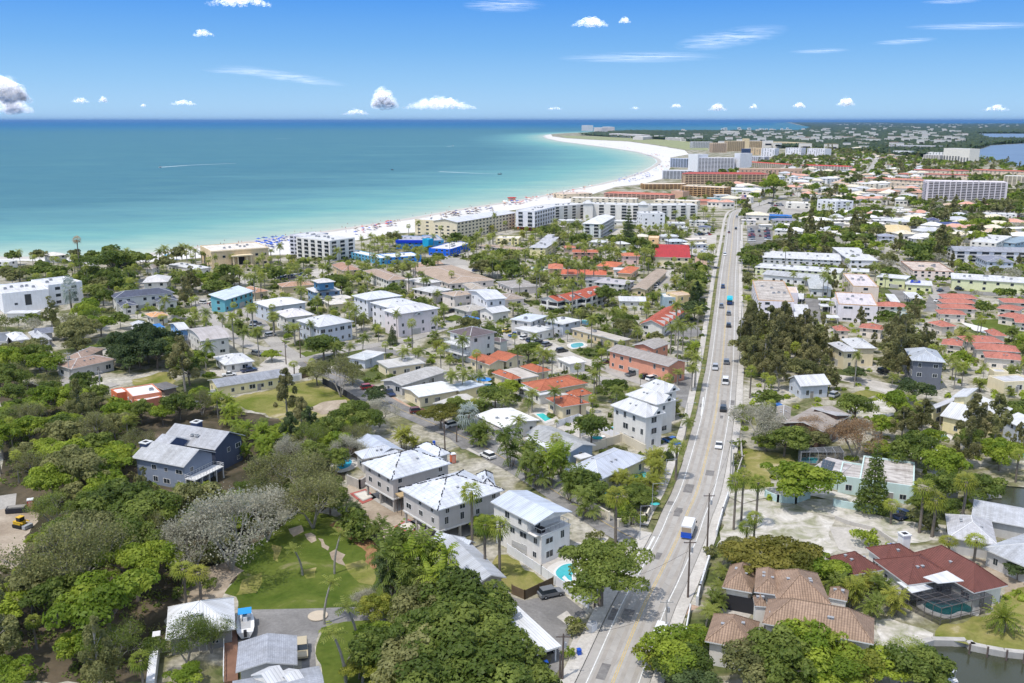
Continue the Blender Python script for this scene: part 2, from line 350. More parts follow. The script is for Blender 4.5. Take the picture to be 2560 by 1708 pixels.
sheet('wet_sand',shore[:28]+wet[::-1],.06,plain('wet_sand',(.52,.47,.40),.5,.1,scale=.05))
foam=[p+Vector((shore[i].y-shore[i+1].y,shore[i+1].x-shore[i].x,0)).normalized()*2.5 for i,p in enumerate(shore[:28])]
sheet('surf_foam',shore[:28]+foam[::-1],-.3,plain('surf_foam',(.62,.70,.66),.5,.3,scale=.1),clear=False)
dunes=plain('dune_grass',(.30,.32,.16),.95,.4,scale=.05)
sheet('dune_grass',[G('s',*p)for p in((1400,339),(1500,342),(1600,345),(1712,353),(1770,362),(1770,376),(1712,374),(1636,361),(1569,352.5),(1492,349),(1416,345))],.09,dunes,clear=False)
# --- ground covers
def cover(name,c1,c2,sc=.3,fine=2.0,c3=None,lo=.38,hi=.62):
 n=NT(name);P=n.pos();st=[(lo,c1),(hi,c2)]+([(min(hi+.12,1),c3)]if c3 else[])
 n.l(n.mix(1.0,n.ramp(n.noise(sc,P,6,.8),st),n.ramp(n.noise(fine,P,4),[(.25,(.78,.78,.78)),(.75,(1.1,1.1,1.1))]),'MULTIPLY'),n.b.inputs['Base Color'])
 n.b.inputs['Roughness'].default_value=.95;n.b.inputs['Specular IOR Level'].default_value=.12;n.bump(n.noise(fine,P,3),.3,.08);return n.m
LAWN=cover('mown_lawn',(.060,.098,.012),(.120,.150,.028),.11,1.1,(.25,.225,.12),.34,.60)
TURF=cover('artificial_turf',(.045,.10,.008),(.06,.13,.012),.5)
FIELD=cover('dry_grass_field',(.12,.15,.02),(.28,.25,.09),.07,1.2,(.46,.39,.26),.38,.58)
ASPH=cover('old_asphalt',(.185,.178,.172),(.275,.265,.255),.12,1.8)
ASPHW=cover('sun_bleached_road',(.33,.31,.285),(.42,.395,.36),.08,1.5)
PAVE=cover('pale_paving',(.44,.41,.37),(.54,.505,.46),.2,1.4)
SIDE=cover('sidewalk_concrete',(.47,.44,.40),(.56,.53,.485),.25,2.0)
DIRT=cover('bare_dirt',(.30,.24,.18),(.44,.37,.29),.10,1.2,(.54,.47,.38))
SHELL=cover('white_shell_lot',(.30,.30,.20),(.52,.485,.43),.22,1.0,(.64,.61,.56),.36,.54)
MULCH=cover('mulch',(.22,.12,.06),(.34,.20,.10),.4)
PAVER=cover('brick_paver_drive',(.40,.27,.20),(.50,.36,.27),.4)
LITTER=cover('leaf_litter',(.055,.050,.030),(.14,.11,.075),.09,1.0,(.26,.21,.15),.42,.66)
COV={'lawn':LAWN,'turf':TURF,'field':FIELD,'asph':ASPH,'pave':PAVE,'dirt':DIRT,'shell':SHELL,'mulch':MULCH,'paver':PAVER,'litter':LITTER,'sand':SANDW,'bleach':ASPHW}
CN={'lawn':'lawn','turf':'turf','field':'grass_field','asph':'asphalt_pavement','pave':'paved_ground','dirt':'dirt_ground','shell':'shell_ground','mulch':'mulch_ground','paver':'brick_pavement','litter':'forest_ground','sand':'sand_ground','bleach':'paved_ground'}
PATCHES=[('litter','o',[(0,860),(240,925),(470,930),(620,960),(820,1010),(820,1060),(760,1160),(640,1230),(560,1330),(400,1390),(350,1568),(0,1568)],0),('lawn','o',[(690,1168),(740,1178),(785,1190),(800,1230),(868,1258),(880,1330),(912,1385),(740,1398),(545,1402),(542,1370),(515,1362),(560,1310),(500,1290),(560,1258),(620,1225),(660,1195)],1),('lawn','o',[(735,1440),(790,1425),(860,1420),(890,1470),(905,1540),(890,1600),(738,1600),(724,1500)],1),('dirt','o',[(430,1310),(520,1290),(560,1310),(515,1362),(500,1385),(440,1390),(400,1370)],0),('asph','o',[(545,1400),(740,1396),(830,1392),(905,1398),(975,1430),(935,1455),(870,1422),(790,1427),(737,1441),(722,1480),(730,1600),(695,1600),(690,1470),(545,1470)],1),('dirt','a1',[(0,200),(140,190),(300,230),(300,300),(190,420),(185,520),(180,620),(60,700),(-200,760),(-200,240)],1),('bleach','a1',[(-200,130),(60,90),(130,80),(120,180),(-200,260)],1),('dirt','a2',[(820,60),(960,-60),(1180,60),(1380,200),(1560,370),(1440,430),(1300,450),(1120,460),(1000,330),(860,170)],1),('mulch','a2',[(700,330),(790,290),(810,350),(930,400),(1060,460),(1110,560),(1100,650),(1000,690),(990,540),(880,450),(780,400)],1),('dirt','a2',[(505,400),(555,388),(590,410),(600,450),(560,470),(525,440)],1),('dirt','a2',[(610,430),(650,440),(665,480),(700,500),(690,530),(640,500)],1),('dirt','a2',[(700,545),(745,520),(790,545),(825,560),(800,600),(830,650),(770,630),(720,600)],1),('field','a2',[(250,480),(330,500),(300,620),(260,600)],1),('field','a2',[(500,680),(600,660),(590,740),(520,750)],1),('field','a2',[(820,640),(960,600),(1060,690),(1040,800),(930,780),(850,700)],1),('dirt','a2',[(380,360),(480,330),(500,380),(420,420)],1),('field','a1',[(1900,760),(2050,700),(2010,860),(1850,880)],1),('dirt','a2',[(1140,780),(1250,880),(1400,880),(1350,1000),(1400,1100),(1250,1110),(1130,1060),(1180,940)],0),('field','a3',[(140,560),(215,560),(560,790),(560,810),(350,910),(240,860),(60,700)],1),('asph','a3',[(215,880),(350,920),(640,860),(830,1010),(730,1180),(700,1220),(650,1400),(560,1567),(480,1567),(610,1260),(260,980)],1),('pave','a3',[(600,1050),(680,1000),(760,1090),(720,1140)],1),('pave','a3',[(740,1200),(880,1210),(850,1290),(700,1290)],1),('pave','a3',[(480,640),(620,560),(800,640),(860,780),(830,900),(700,820),(560,730)],1),('pave','a3',[(215,535),(490,640),(760,460),(900,480),(980,420),(1010,430),(900,560),(700,700),(480,700)],0),('paver','a3',[(1640,630),(1780,640),(1760,710),(1630,690)],1),('paver','a3',[(1540,920),(1720,970),(1640,1010),(1590,1060),(1470,1050)],1),('shell','a3',[(1560,820),(1690,640),(1750,720),(1690,960),(1530,900)],1),('shell','a3',[(1470,1060),(1620,1060),(1600,1200),(1440,1200)],1),('pave','a4',[(-60,960),(60,910),(260,960),(180,1080),(60,1080),(-40,1050)],1),('field','a3',[(1800,280),(1880,130),(1940,130),(1830,440),(1760,560),(1700,560)],1),('shell','a4',[(40,160),(330,160),(680,230),(870,300),(820,380),(900,520),(820,560),(560,470),(300,460),(60,520),(-60,500),(-20,300)],1),('pave','a4',[(820,340),(960,350),(1080,340),(1180,380),(1000,380),(990,430),(1090,480),(1250,530),(1050,560),(900,520)],1),('shell','a4',[(150,150),(600,130),(860,130),(1100,230),(1420,300),(1740,330),(1740,440),(1450,470),(1350,500),(1180,370),(870,270),(600,210)],1),('dirt','a4',[(1740,330),(1900,560),(2200,640),(2400,760),(2500,1100),(2350,1330),(2000,1250),(1640,1230),(1700,1120),(2150,1040),(2200,850),(1900,560)],0),('field','a4',[(2180,880),(2420,800),(2500,1330),(2060,1290),(1650,1200),(1680,1130),(2080,1030)],0),('shell','a4',[(1190,1080),(1300,1060),(1640,1180),(1630,1230),(1500,1280),(1380,1560),(1300,1600),(1280,1400),(1200,1300)],1),('field','b4',[(140,1130),(520,1180),(560,1260),(330,1300),(340,1480),(110,1440),(90,1400),(140,1250)],1),('shell','b4',[(930,760),(1000,800),(1250,730),(1390,780),(1300,880),(1150,920),(1000,900)],1),('pave','b4',[(900,555),(1080,580),(1370,640),(1300,710),(1100,640),(910,600)],1),('field','b4',[(950,720),(1110,670),(1240,700),(1100,770),(960,780)],1),('field','o',[(470,930),(600,900),(720,870),(840,920),(870,960),(760,1010),(660,1000),(640,960),(540,930)],1),('dirt','b2',[(530,820),(700,760),(830,750),(860,800),(770,860),(640,870)],1),('field','b1',[(1030,600),(1290,530),(1380,600),(1330,640),(1200,620),(1060,640)],1),('lawn','b1',[(660,340),(930,270),(940,290),(700,370)],1),('paver','b2',[(1150,740),(1200,725),(1370,820),(1330,880),(1170,830)],1),('pave','b2',[(1270,880),(1400,800),(1490,900),(1600,960),(1520,1000)],1),('asph','b2',[(1600,1020),(1740,990),(1900,1080),(1830,1140),(1740,1140)],1),('pave','b2',[(1770,1140),(1900,1070),(2010,1060),(2060,1140),(1890,1200)],1),('asph','b2',[(1890,1205),(2000,1150),(2110,1170),(2260,1260),(2280,1340),(2150,1340)],1),('pave','b3',[(380,1380),(620,1340),(700,1460),(640,1560),(480,1400)],1),('paver','a3',[(1280,20),(1470,-60),(1510,40),(1420,110),(1300,80)],1),('pave','b3',[(1370,1090),(1560,1090),(1640,960),(1700,880),(1730,900),(1680,1150),(1580,1230),(1420,1150)],1),('asph','b3',[(1500,170),(1700,170),(1760,240),(1600,270),(1510,230)],1),('turf','b3',[(650,965),(750,940),(880,990),(790,1025)],1),('turf','b3',[(840,1050),(930,1020),(1055,1080),(960,1115)],1),('pave','b3',[(590,965),(770,905),(1100,1065),(960,1140),(800,1060)],0),('pave','b3',[(420,850),(560,840),(640,930),(520,960)],0),('pave','b3',[(190,240),(330,210),(560,300),(760,400),(1180,560),(1150,590),(700,430),(420,350)],1),('bleach','b3',[(900,480),(1040,500),(1300,570),(1560,560),(1640,640),(1560,680),(1280,640),(1030,560)],1),('pave','b3',[(1480,480),(1620,520),(1680,600),(1560,600)],1),('pave','b2',[(1590,90),(1700,60),(1900,130),(2080,180),(2020,240),(1800,160)],1),('lawn','b2',[(1590,110),(1680,85),(1790,105),(1660,140)],1),('lawn','b2',[(190,300),(320,280),(400,300),(270,345)],1),('lawn','b2',[(70,225),(200,205),(230,225),(110,255)],1),('lawn','b2',[(405,405),(520,370),(760,400),(560,440)],1),('lawn','b2',[(850,345),(1060,320),(1100,335),(880,375)],1),('pave','b1',[(1640,520),(2000,500),(2230,480),(2350,540),(2350,590),(1900,600),(1660,560)],1),('pave','b2',[(250,400),(480,440),(560,540),(380,580),(150,480)],1),('asph','b2',[(640,620),(700,600),(900,590),(1060,690),(960,790),(900,760)],1),('asph','b1',[(400,640),(560,630),(640,700),(450,720)],1),('pave','c2',[(60,1060),(290,1100),(540,1180),(500,1230),(250,1160),(60,1100)],1),('pave','c2',[(820,820),(930,800),(960,900),(860,950),(740,900)],1),('pave','c2',[(1160,840),(1560,820),(1720,740),(1880,760),(1720,850),(1200,890)],1),('paver','c3',[(700,720),(900,650),(1250,640),(1280,690),(1000,690),(760,740)],1),('bleach','c3',[(850,560),(1100,600),(1400,640),(1420,700),(1200,740),(1000,600)],1),('pave','c3',[(1100,720),(1400,700),(1520,760),(1480,830),(1150,740)],1),('pave','c4',[(1460,1000),(1580,780),(1790,760),(1730,1010)],1),('asph','c4',[(1660,1460),(1960,1440),(2100,1470),(2040,1567),(1700,1567)],1),('paver','c4',[(2050,580),(2200,600),(2190,720),(2030,700)],1),('pave','c4',[(1260,440),(1540,470),(1500,520),(1250,480)],1),('pave','c4',[(2000,330),(2310,330),(2290,600),(2000,590)],1),('pave','c4',[(920,420),(1050,260),(1180,250),(1160,340),(980,430)],1),('asph','d1',[(660,130),(860,120),(1000,200),(1000,440),(850,520),(600,460),(590,390),(670,360)],1),('asph','d1',[(1400,1070),(1600,1090),(1640,1390),(1500,1400),(1430,1140)],1),('bleach','d1',[(1000,1300),(1280,1310),(1300,1420),(1050,1430)],1),('asph','d2',[(1170,940),(1370,920),(1400,1000),(1250,1060),(1200,1250),(1030,1250),(1110,1040)],1),('asph','d2',[(1380,980),(2350,1010),(2350,1060),(1400,1020)],1),('asph','d2',[(570,960),(790,980),(870,1120),(740,1120)],1),('lawn','d2',[(1650,1360),(2000,1350),(2250,1420),(2350,1480),(2350,1560),(1980,1520),(1700,1430)],1),('field','d2',[(1320,1520),(1500,1460),(1700,1560),(1380,1567)],1),('sand','d2',[(1480,1370),(1600,1400),(1880,1470),(1880,1540),(1700,1500)],1),('bleach','d2',[(450,510),(640,560),(700,630),(870,780),(820,790),(600,620)],1),('field','d2',[(600,640),(700,620),(900,780),(1380,790),(1380,820),(900,810)],1),('bleach','d5',[(1240,1290),(1500,1300),(2400,1330),(2400,1430),(1900,1400),(1300,1340)],1),('bleach','d5',[(20,1200),(600,1180),(1080,1220),(900,1300),(500,1280),(200,1330),(0,1280)],1),('bleach','e1',[(880,1280),(1280,1180),(1650,1230),(1660,1470),(1400,1430),(680,1420),(800,1330)],1),]
er=random.Random(3)
def ragged(P,amp):
 out=[]
 for i in range(len(P)):
  a,b=P[i],P[(i+1)%len(P)];L=(b-a).length;n_=max(1,min(24,int(L/1.6)));d=(b-a)/max(L,.01);nr=Vector((-d.y,d.x,0));w_=0
  out.append(a)
  for k in range(1,n_):w_=w_*.6+er.uniform(-1,1)*amp;out.append(a.lerp(b,k/n_)+nr*w_*min(1,L/12))
 return out
for i,(k,t,pts,clr)in enumerate(PATCHES):
 sheet(CN[k],ragged(gp(t,pts),.8)if k in('lawn','field','dirt','shell','mulch','litter')and abs(pts[0][0])<1e5 and G(t,*pts[0]).length<420 else gp(t,pts),.011+.001*i,COV[k],clear=bool(clr))
 # --- roads
def ribbon(name,line,l,r,z,mat,clear=True):
 L,Rr=[],[]
 for i,p in enumerate(line):
  d=(line[min(i+1,len(line)-1)]-line[max(i-1,0)]);d.z=0;d.normalize();nr=Vector((d.y,-d.x,0))
  L.append(p+nr*l);Rr.append(p+nr*r)
 V=[];F=[]
 for a,b in zip(L,Rr):V+=[(a.x,a.y,z),(b.x,b.y,z)]
 for i in range(len(L)-1):F.append((2*i,2*i+1,2*i+3,2*i+2))
 me=bpy.data.meshes.new(name);me.from_pydata(V,[],F);me.materials.append(mat);me.update();o=struct(link(name,me))
 if clear:
  for i in range(len(L)-1):occupy([L[i],Rr[i],Rr[i+1],L[i+1]])
 return o
def smooth(pts,k=8):
 out=[];P=[pts[0]]+pts+[pts[-1]]
 for i in range(1,len(P)-2):
  a,b,c,d=P[i-1],P[i],P[i+1],P[i+2]
  for j in range(k):
   t=j/k;out.append(.5*((2*b)+(c-a)*t+(2*a-5*b+4*c-d)*t*t+(3*b-a-3*c+d)*t**3))
 return out+[pts[-1]]
road_px=[(1470,1850),(1532,1708),(1605,1527),(1647,1444),(1695,1345),(1717,1288),(1749,1208),(1787,1047),(1798,967),(1806,904),(1814,800),(1821,693),(1829,617),(1833,570),(1836,545),(1848,528),(1900,510),(1944,495.5),(1989,485),(2040,474),(2110,455),(2165,437),(2180,420),(2196,391)]
road=smooth([G('s',*p)for p in road_px])
n=NT('main_road_asphalt');P=n.pos()
wheel=n.ramp(n.noise(.05,P,3),[(.3,(.9,.9,.9)),(.7,(1.06,1.06,1.06))])
base=n.ramp(n.noise(.35,P,7,.4),[(.3,(.33,.31,.285)),(.7,(.42,.395,.362))])
crk=n.n('ShaderNodeTexVoronoi',feature='DISTANCE_TO_EDGE',i_Scale=.16);n.l(P,crk.inputs[0])
ck=n.ramp(crk.outputs[0],[(.0,(.80,.80,.80)),(.012,(1,1,1))])
n.l(n.mix(1.0,n.mix(1.0,base,wheel,'MULTIPLY'),ck,'MULTIPLY'),n.b.inputs['Base Color']);n.b.inputs['Roughness'].default_value=.9;ROADM=n.m
ribbon('road',road,-5.3,5.3,.20,ROADM)
near=road[:120];mid=[p for p in road if p.y<420]
WL=plain('white_road_paint',(.72,.72,.70),.7,.3,scale=1.5);YL=plain('yellow_road_paint',(.62,.45,.16),.7,.35,scale=1.5)
TRACK=plain('worn_wheel_track',(.36,.33,.295),.9,.2,scale=.3)
for o_ in(-2.9,-1.1,1.1,2.9):ribbon('road_wheel_track',near,o_-.35,o_+.35,.204,TRACK,False)
for s_ in(-1,1):
 ribbon('road_marking',near,s_*3.75-.09,s_*3.75+.09,.212,WL,False)
 ribbon('road_marking',near,s_*.16-.06,s_*.16+.06,.212,YL,False)
ribbon('sidewalk',[p for p in road if p.y<175],-7.9,-5.4,.28,SIDE)
ribbon('sidewalk',[p for p in road if 176<p.y<900],-8.9,-6.9,.28,SIDE)
ribbon('verge_grass',[p for p in road if 180<p.y<640],-6.85,-5.5,.26,cover('verge_grass',(.10,.13,.03),(.24,.22,.11),.3),True)
ribbon('sidewalk',[p for p in road if p.y<760],5.4,7.4,.28,SIDE)
SN=[0]
def street(px,hw,mat=None,mark=False,t='s',side=0):
 SN[0]+=1;L=smooth([G(t,*p)for p in px],5);ribbon('street',L,-hw,hw,.110+.0045*SN[0],mat or ASPHW)
 if mark:ribbon('road_marking',L,-.07,.07,.192,YL,False)
 if side:ribbon('sidewalk',L,hw+.1,hw+side,.19,SIDE);ribbon('sidewalk',L,-hw-side,-hw-.1,.19,SIDE)
street([(1655,1375),(1590,1350),(1514,1310),(1400,1238),(1230,1130),(1100,1068),(986,1018),(930,985),(880,955),(800,925),(760,905)],3.4,ASPH,True)
street([(830,855),(1000,885),(1060,905)],2.8,ASPH)
street([(1700,935),(1740,985),(1745,1000),(1790,1010)],4.0,ASPH);street([(1690,975),(1745,1010),(1790,1035)],6,ASPH)
street([(760,905),(690,860),(640,800),(600,770),(540,800),(480,750),(400,735),(340,700)],3.0,ASPHW)
street([(760,905),(800,890),(930,865),(1020,850),(1200,800),(1270,860),(1350,880),(1440,930),(1560,960)],2.8,ASPHW)
street([(1140,645),(1110,700),(1220,730),(1300,760),(1360,800),(1420,850)],2.8,ASPHW)
street([(1830,640),(1760,640),(1690,630),(1600,600),(1540,590)],3,ASPHW)
street([(1830,690),(1700,690),(1640,720),(1600,700)],2.5,ASPHW)
street([(0,845),(60,862),(150,905),(190,975),(290,960)],2.5,ASPHW)
street([(500,745),(520,790),(560,830),(640,870),(700,870)],2.8,ASPHW)
street([(1835,1250),(1900,1235),(2030,1230),(2160,1265)],2.8,SHELL)
street([(1836,545),(1950,545),(2100,570),(2230,640),(2300,700),(2360,760)],3,ASPHW)
street([(2183,640),(2300,690),(2560,740)],3,ASPHW)
for t,a,b in(('a3',(1365,425),(1305,540)),('a3',(1280,435),(1235,520)),('b3',(1750,735),(1733,880)),('b3',(1702,745),(1690,850))):
 ribbon('road_marking',[G(t,*a),G(t,*b)],-.22,.22,.225,WL,False)
PT=cover('asphalt_patch',(.17,.16,.155),(.24,.23,.22),.5)
rp=random.Random(6)
for i in range(16):
 p=road[rp.randrange(8,62)];q=road[min(len(road)-1,road.index(p)+1)];d=(q-p).normalized();nr=Vector((d.y,-d.x,0));o_=rp.choice((-4.4,-2,1.8,4.3));L=rp.uniform(1.2,6);w_=rp.uniform(.4,1.1);c=p+nr*o_
 sheet('road_patch',[c-nr*w_,c+nr*w_,c+nr*w_+d*L,c-nr*w_+d*L],.207+.0003*i,PT,clear=False)
 # ================================================================ buildings
rng=random.Random(7)
def unit(parts):
 b=MB()
 for a in parts:b.box(*a)
 return b
def lib(name,parts):return unit(parts).mesh(name)
WIN_F=lib('window_frame',[(-.58,-.5,-.06,.03,-.06,1.06,TRIM),(.5,.58,-.06,.03,-.06,1.06,TRIM),(-.5,.5,-.06,.03,-.06,0,TRIM),(-.5,.5,-.06,.03,1,1.06,TRIM),(-.02,.02,-.05,.02,0,1,TRIM)])
WIN_G=lib('window_pane',[(-.5,.5,-.03,.02,0,1,GLASS)])
WIN=lib('window',[(-.5,.5,-.04,.03,0,1,GLASS),(-.56,.56,-.05,.02,-.08,0,TRIM),(-.56,.56,-.05,.02,1,1.06,TRIM)])
DOOR=lib('door',[(-.5,.5,-.05,.03,0,1,plain('door_paint',(.30,.28,.26),.6)),(-.56,-.5,-.08,.03,0,1.04,TRIM),(.5,.56,-.08,.03,0,1.04,TRIM),(-.5,.5,-.08,.03,1,1.04,TRIM)])
GAR=lib('garage_door',[(-.5,.5,-.05,.03,0,1,plain('garage_panel',(.50,.49,.46),.6)),(-.5,.5,-.07,-.05,.32,.34,METAL),(-.5,.5,-.07,-.05,.65,.67,METAL)])
BALC=lib('balcony',[(-.5,.5,-.04,.05,.06,.92,GLASS),(-.52,.52,-1.1,0,-.05,.0,TRIM),(-.52,.52,-1.12,-1.07,.30,.34,RAIL)]+[(-.52+i*.0866,-.505+i*.0866,-1.11,-1.08,0,.30,RAIL)for i in range(13)])
AC=lib('air_conditioner',[(-.5,.5,-.5,.5,0,.8,METAL),(-.35,.35,-.35,.35,.8,.86,DARK),(-.1,.1,.5,.62,.1,.4,METAL)])
VENT=lib('roof_vent',[(-.2,.2,-.2,.2,0,.35,METAL),(-.27,.27,-.27,.27,.35,.42,METAL)])
SKYL=lib('skylight',[(-.55,.55,-.55,.55,0,.12,TRIM),(-.45,.45,-.45,.45,.12,.14,GLASS)])
CAM2=Vector((0,0,CAMH))
class Box:pass
def rect(t,c,n1,n2,h):
 P=G(t,c[0],c[1],h);A=G(t,n1[0],n1[1],h);e1=A-P;e1.z=0
 b=Box()
 if n2[0]is None:
  v=Vector((-e1.y,e1.x,0)).normalized()
  if v.dot(P)<0:v=-v
  e2=v*n2[1];ang=math.atan2(e1.y,e1.x)
 else:
  e2=G(t,n2[0],n2[1],h)-P;e2.z=0
  s=1 if e1.x*e2.y-e1.y*e2.x>0 else-1
  a1=math.atan2(e1.y,e1.x);a2=math.atan2(e2.y,e2.x)-s*math.pi/2
  vx=math.cos(a1)*e1.length+math.cos(a2)*e2.length;vy=math.sin(a1)*e1.length+math.sin(a2)*e2.length
  ang=math.atan2(vy,vx)
 s=1 if e1.x*e2.y-e1.y*e2.x>0 else-1
 u=Vector((math.cos(ang),math.sin(ang),0));v=Vector((-u.y,u.x,0))*s
 L=max(e1.dot(u),2.0);W=max(e2.dot(v),2.0)
 ce=P+u*L/2+v*W/2;b.x,b.y,b.L,b.W,b.a,b.s=ce.x,ce.y,L,W,ang,s
 return b
def wpt(b,x,y):ca,sa=math.cos(b.a),math.sin(b.a);return Vector((b.x+x*ca-y*sa,b.y+x*sa+y*ca,0))
def roof_mesh(b,kind,h,rise,rm,fascia,ov,wm):
 m=MB();X,Y=b.L/2,b.W/2;t=.22
 def f(pts,mm):
  p=[Vector(q)for q in pts];nn=(p[1]-p[0]).cross(p[2]-p[0]).normalized();ex=(p[1]-p[0]).normalized();ey=nn.cross(ex)
  m.face(pts,mm,[(q.dot(ex),q.dot(ey))for q in p])
 if kind=='flat':
  m.face([(-X,-Y,h-.35),(X,-Y,h-.35),(X,Y,h-.35),(-X,Y,h-.35)],rm)
  for x0,x1,y0,y1 in((-X,X,-Y,-Y+.3),(-X,X,Y-.3,Y),(-X,-X+.3,-Y+.3,Y-.3),(X-.3,X,-Y+.3,Y-.3)):
   m.box(x0,x1,y0,y1,h-.45,h,fascia)
 elif kind=='slab':
  m.box(-X,X,-Y,Y,h-.3,h,fascia,top=rm)
 elif kind in('hip','pyr'):
  if X>=Y:r=X-Y*(1 if kind=='hip' else 1);A,B=(-max(X-Y,0),0,h+rise),(max(X-Y,0),0,h+rise)
  else:A,B=(0,-(Y-X),h+rise),(0,Y-X,h+rise)
  c=[(-X,-Y,h),(X,-Y,h),(X,Y,h),(-X,Y,h)]
  if X>=Y:
   f([c[0],c[1],B,A],rm);f([c[2],c[3],A,B],rm);f([c[1],c[2],B],rm);f([c[3],c[0],A],rm)
   hips=[(c[0],A),(c[3],A),(c[1],B),(c[2],B),(A,B)]
  else:
   f([c[0],c[1],A],rm);f([c[2],c[3],B],rm);f([c[1],c[2],B,A],rm);f([c[3],c[0],A,B],rm)
   hips=[(c[0],A),(c[1],A),(c[2],B),(c[3],B),(A,B)]
  for i in range(4):
   p,q=c[i],c[(i+1)%4];m.face([(p[0],p[1],h-t),(q[0],q[1],h-t),q,p],fascia)
  m.face([(x,y,h-t)for x,y,_ in c][::-1],fascia)
  FELT='felt' in rm.name
  for p,q in hips:
   if FELT:
    P_,Q_=Vector(p),Vector(q);k_=int((Q_-P_).length/.8)
    for i in range(k_):
     if(i*7)%5!=3:m.bar(P_.lerp(Q_,i/k_)+Vector((.05*(i%3-1)*3,.12*(i%2),.06)),P_.lerp(Q_,(i+.8)/k_)+Vector((-.12*(i%2),0,.06)),.16,DARK,.10)
    continue
   if(Vector(p)-Vector(q)).length>.5:m.bar(Vector(p)+Vector((0,0,.02)),Vector(q)+Vector((0,0,.02)),.10,fascia if rm.name.find('tile')<0 else rm)
 elif kind in('g1','g2','barrel'):
  n_=8 if kind=='barrel' else 2
  prof=[]
  for i in range(n_+1):
   q=-1+2*i/n_;z=rise*(1-abs(q))if n_==2 else rise*math.cos(q*math.pi/2)**.7
   prof.append((q,z))
  for(q0,z0),(q1,z1)in zip(prof[:-1],prof[1:]):
   if kind!='g2':
    f([(X,q0*Y,h+z0),(X,q1*Y,h+z1),(-X,q1*Y,h+z1),(-X,q0*Y,h+z0)][::1],rm)if False else f([(-X,q0*Y,h+z0),(X,q0*Y,h+z0),(X,q1*Y,h+z1),(-X,q1*Y,h+z1)],rm)
    m.face([(-X,q1*Y,h+z1-t),(X,q1*Y,h+z1-t),(X,q0*Y,h+z0-t),(-X,q0*Y,h+z0-t)],fascia)
    for x in(-X,X):m.face([(x,q0*Y,h+z0-t),(x,q1*Y,h+z1-t),(x,q1*Y,h+z1),(x,q0*Y,h+z0)],fascia)
   else:
    f([(q0*X,Y,h+z0),(q0*X,-Y,h+z0),(q1*X,-Y,h+z1),(q1*X,Y,h+z1)],rm)
    m.face([(q0*X,-Y,h+z0-t),(q0*X,Y,h+z0-t),(q1*X,Y,h+z1-t),(q1*X,-Y,h+z1-t)],fascia)
    for y in(-Y,Y):m.face([(q0*X,y,h+z0-t),(q1*X,y,h+z1-t),(q1*X,y,h+z1),(q0*X,y,h+z0)],fascia)
  if kind!='g2':
   for y in(-Y,Y):m.face([(-X,y,h-t),(X,y,h-t),(X,y,h),(-X,y,h)],fascia)
  else:
   for x in(-X,X):m.face([(x,-Y,h-t),(x,Y,h-t),(x,Y,h),(x,-Y,h)],fascia)
 elif kind in('m1','m2','m3','m4'):
  s=b.s
  if kind in('m1','m3'):
   z={-1:0,1:rise}if(s>0)==(kind=='m1')else{-1:rise,1:0};c=[(-X,-Y,h+z[-1]),(X,-Y,h+z[-1]),(X,Y,h+z[1]),(-X,Y,h+z[1])]
  else:
   z={-1:0,1:rise}if kind=='m2' else{-1:rise,1:0};c=[(-X,-Y,h+z[-1]),(X,-Y,h+z[1]),(X,Y,h+z[1]),(-X,Y,h+z[-1])]
  f(c,rm);m.face([(x,y,q-t)for x,y,q in c][::-1],fascia)
  for i in range(4):
   p,q=c[i],c[(i+1)%4];m.face([(p[0],p[1],p[2]-t),(q[0],q[1],q[2]-t),q,p],fascia)
 return m
PROT=[]
def protect(b,h,st=0):
 q=[PIX((*wpt(b,x*b.L/2,y*b.W/2)[:2],z))for x in(-1,1)for y in(-1,1)for z in(h,h*(.42 if h<8.6 else.22))]
 PROT.append((min(p[0]for p in q),min(p[1]for p in q),max(p[0]for p in q),max(p[1]for p in q),math.hypot(b.x,b.y)-min(b.L,b.W)*.3))
LM=[]
NB=[0]
HR=[('beachfront palace',10.3),('angled wings',12.6),('peaked dormers',11.2),('brick-red lower',15.6),('very long white four',12.6),('white inn with',10.2),('four-storey inn',10.2),('plain white four',12),('behind the long white condominium',6),('with salmon tile roofs at the sand',5),('terraced pink',5),('golden-brown five',6.5),('taller golden',11),('pink-tan windowless',7.6),('grey-white hotel wing',12),('blue-glass and white',16),('tall blank white',29),('wide white ten-storey tower',23.5),('blank pale stair',31),('vertical piers',13.5),('long brown-tan',11),('bright red-roofed condo',9),('long dark-windowed',9.4),('cream and glass',19),('pinkish tan beach',25),('left of the tall cream stair',28),('tall cream stair tower',29),('right of the cream stair',20),('wide cream apartment',15.5),('short tan block',16),('white eight-storey',20),('dark blue glass',12),('pale low block',9),('long white condominium with dark bays',15),('before the long dark-bayed',14.5),('dark glass grid',12),('white slab behind',13),('fourteen-storey',29),('wide white ten-storey slab',23.2),('cream block cut',13),('long tan row with thin',9),('tan terraces',8),('cream cube',7.5),('low tan row with',6.4),('low tan row left',6.2),('small tan hall',4),('cream gabled hall',6),('long row of red-roofed',8),('nearer strip',6),('white windowless cube',11),('white curved comm',5.5),('lone white tower',24),('white low-rise',20),('pale low-rise',18),('pale stepped',18),('tan and white dune',13),('low white dune',12),('skyscraper',87),('navy and grey house',6.4),('orange mansard',3.4),('modern mansion',9),('bright red metal',5.2),('orange-roofed white townhouses',5.8),('sawtooth',4.6),('tan parapet',7.6),('tan-parapet apartment',7.6),('three-storey grey-roofed',7),('yellow-green motel',5.7),('streaked flat',4),('blue mansard',5.5),('blue canopy edge',4.6),('blue skirted',4.0),('salmon tile',3.6),('salmon',3.8)]
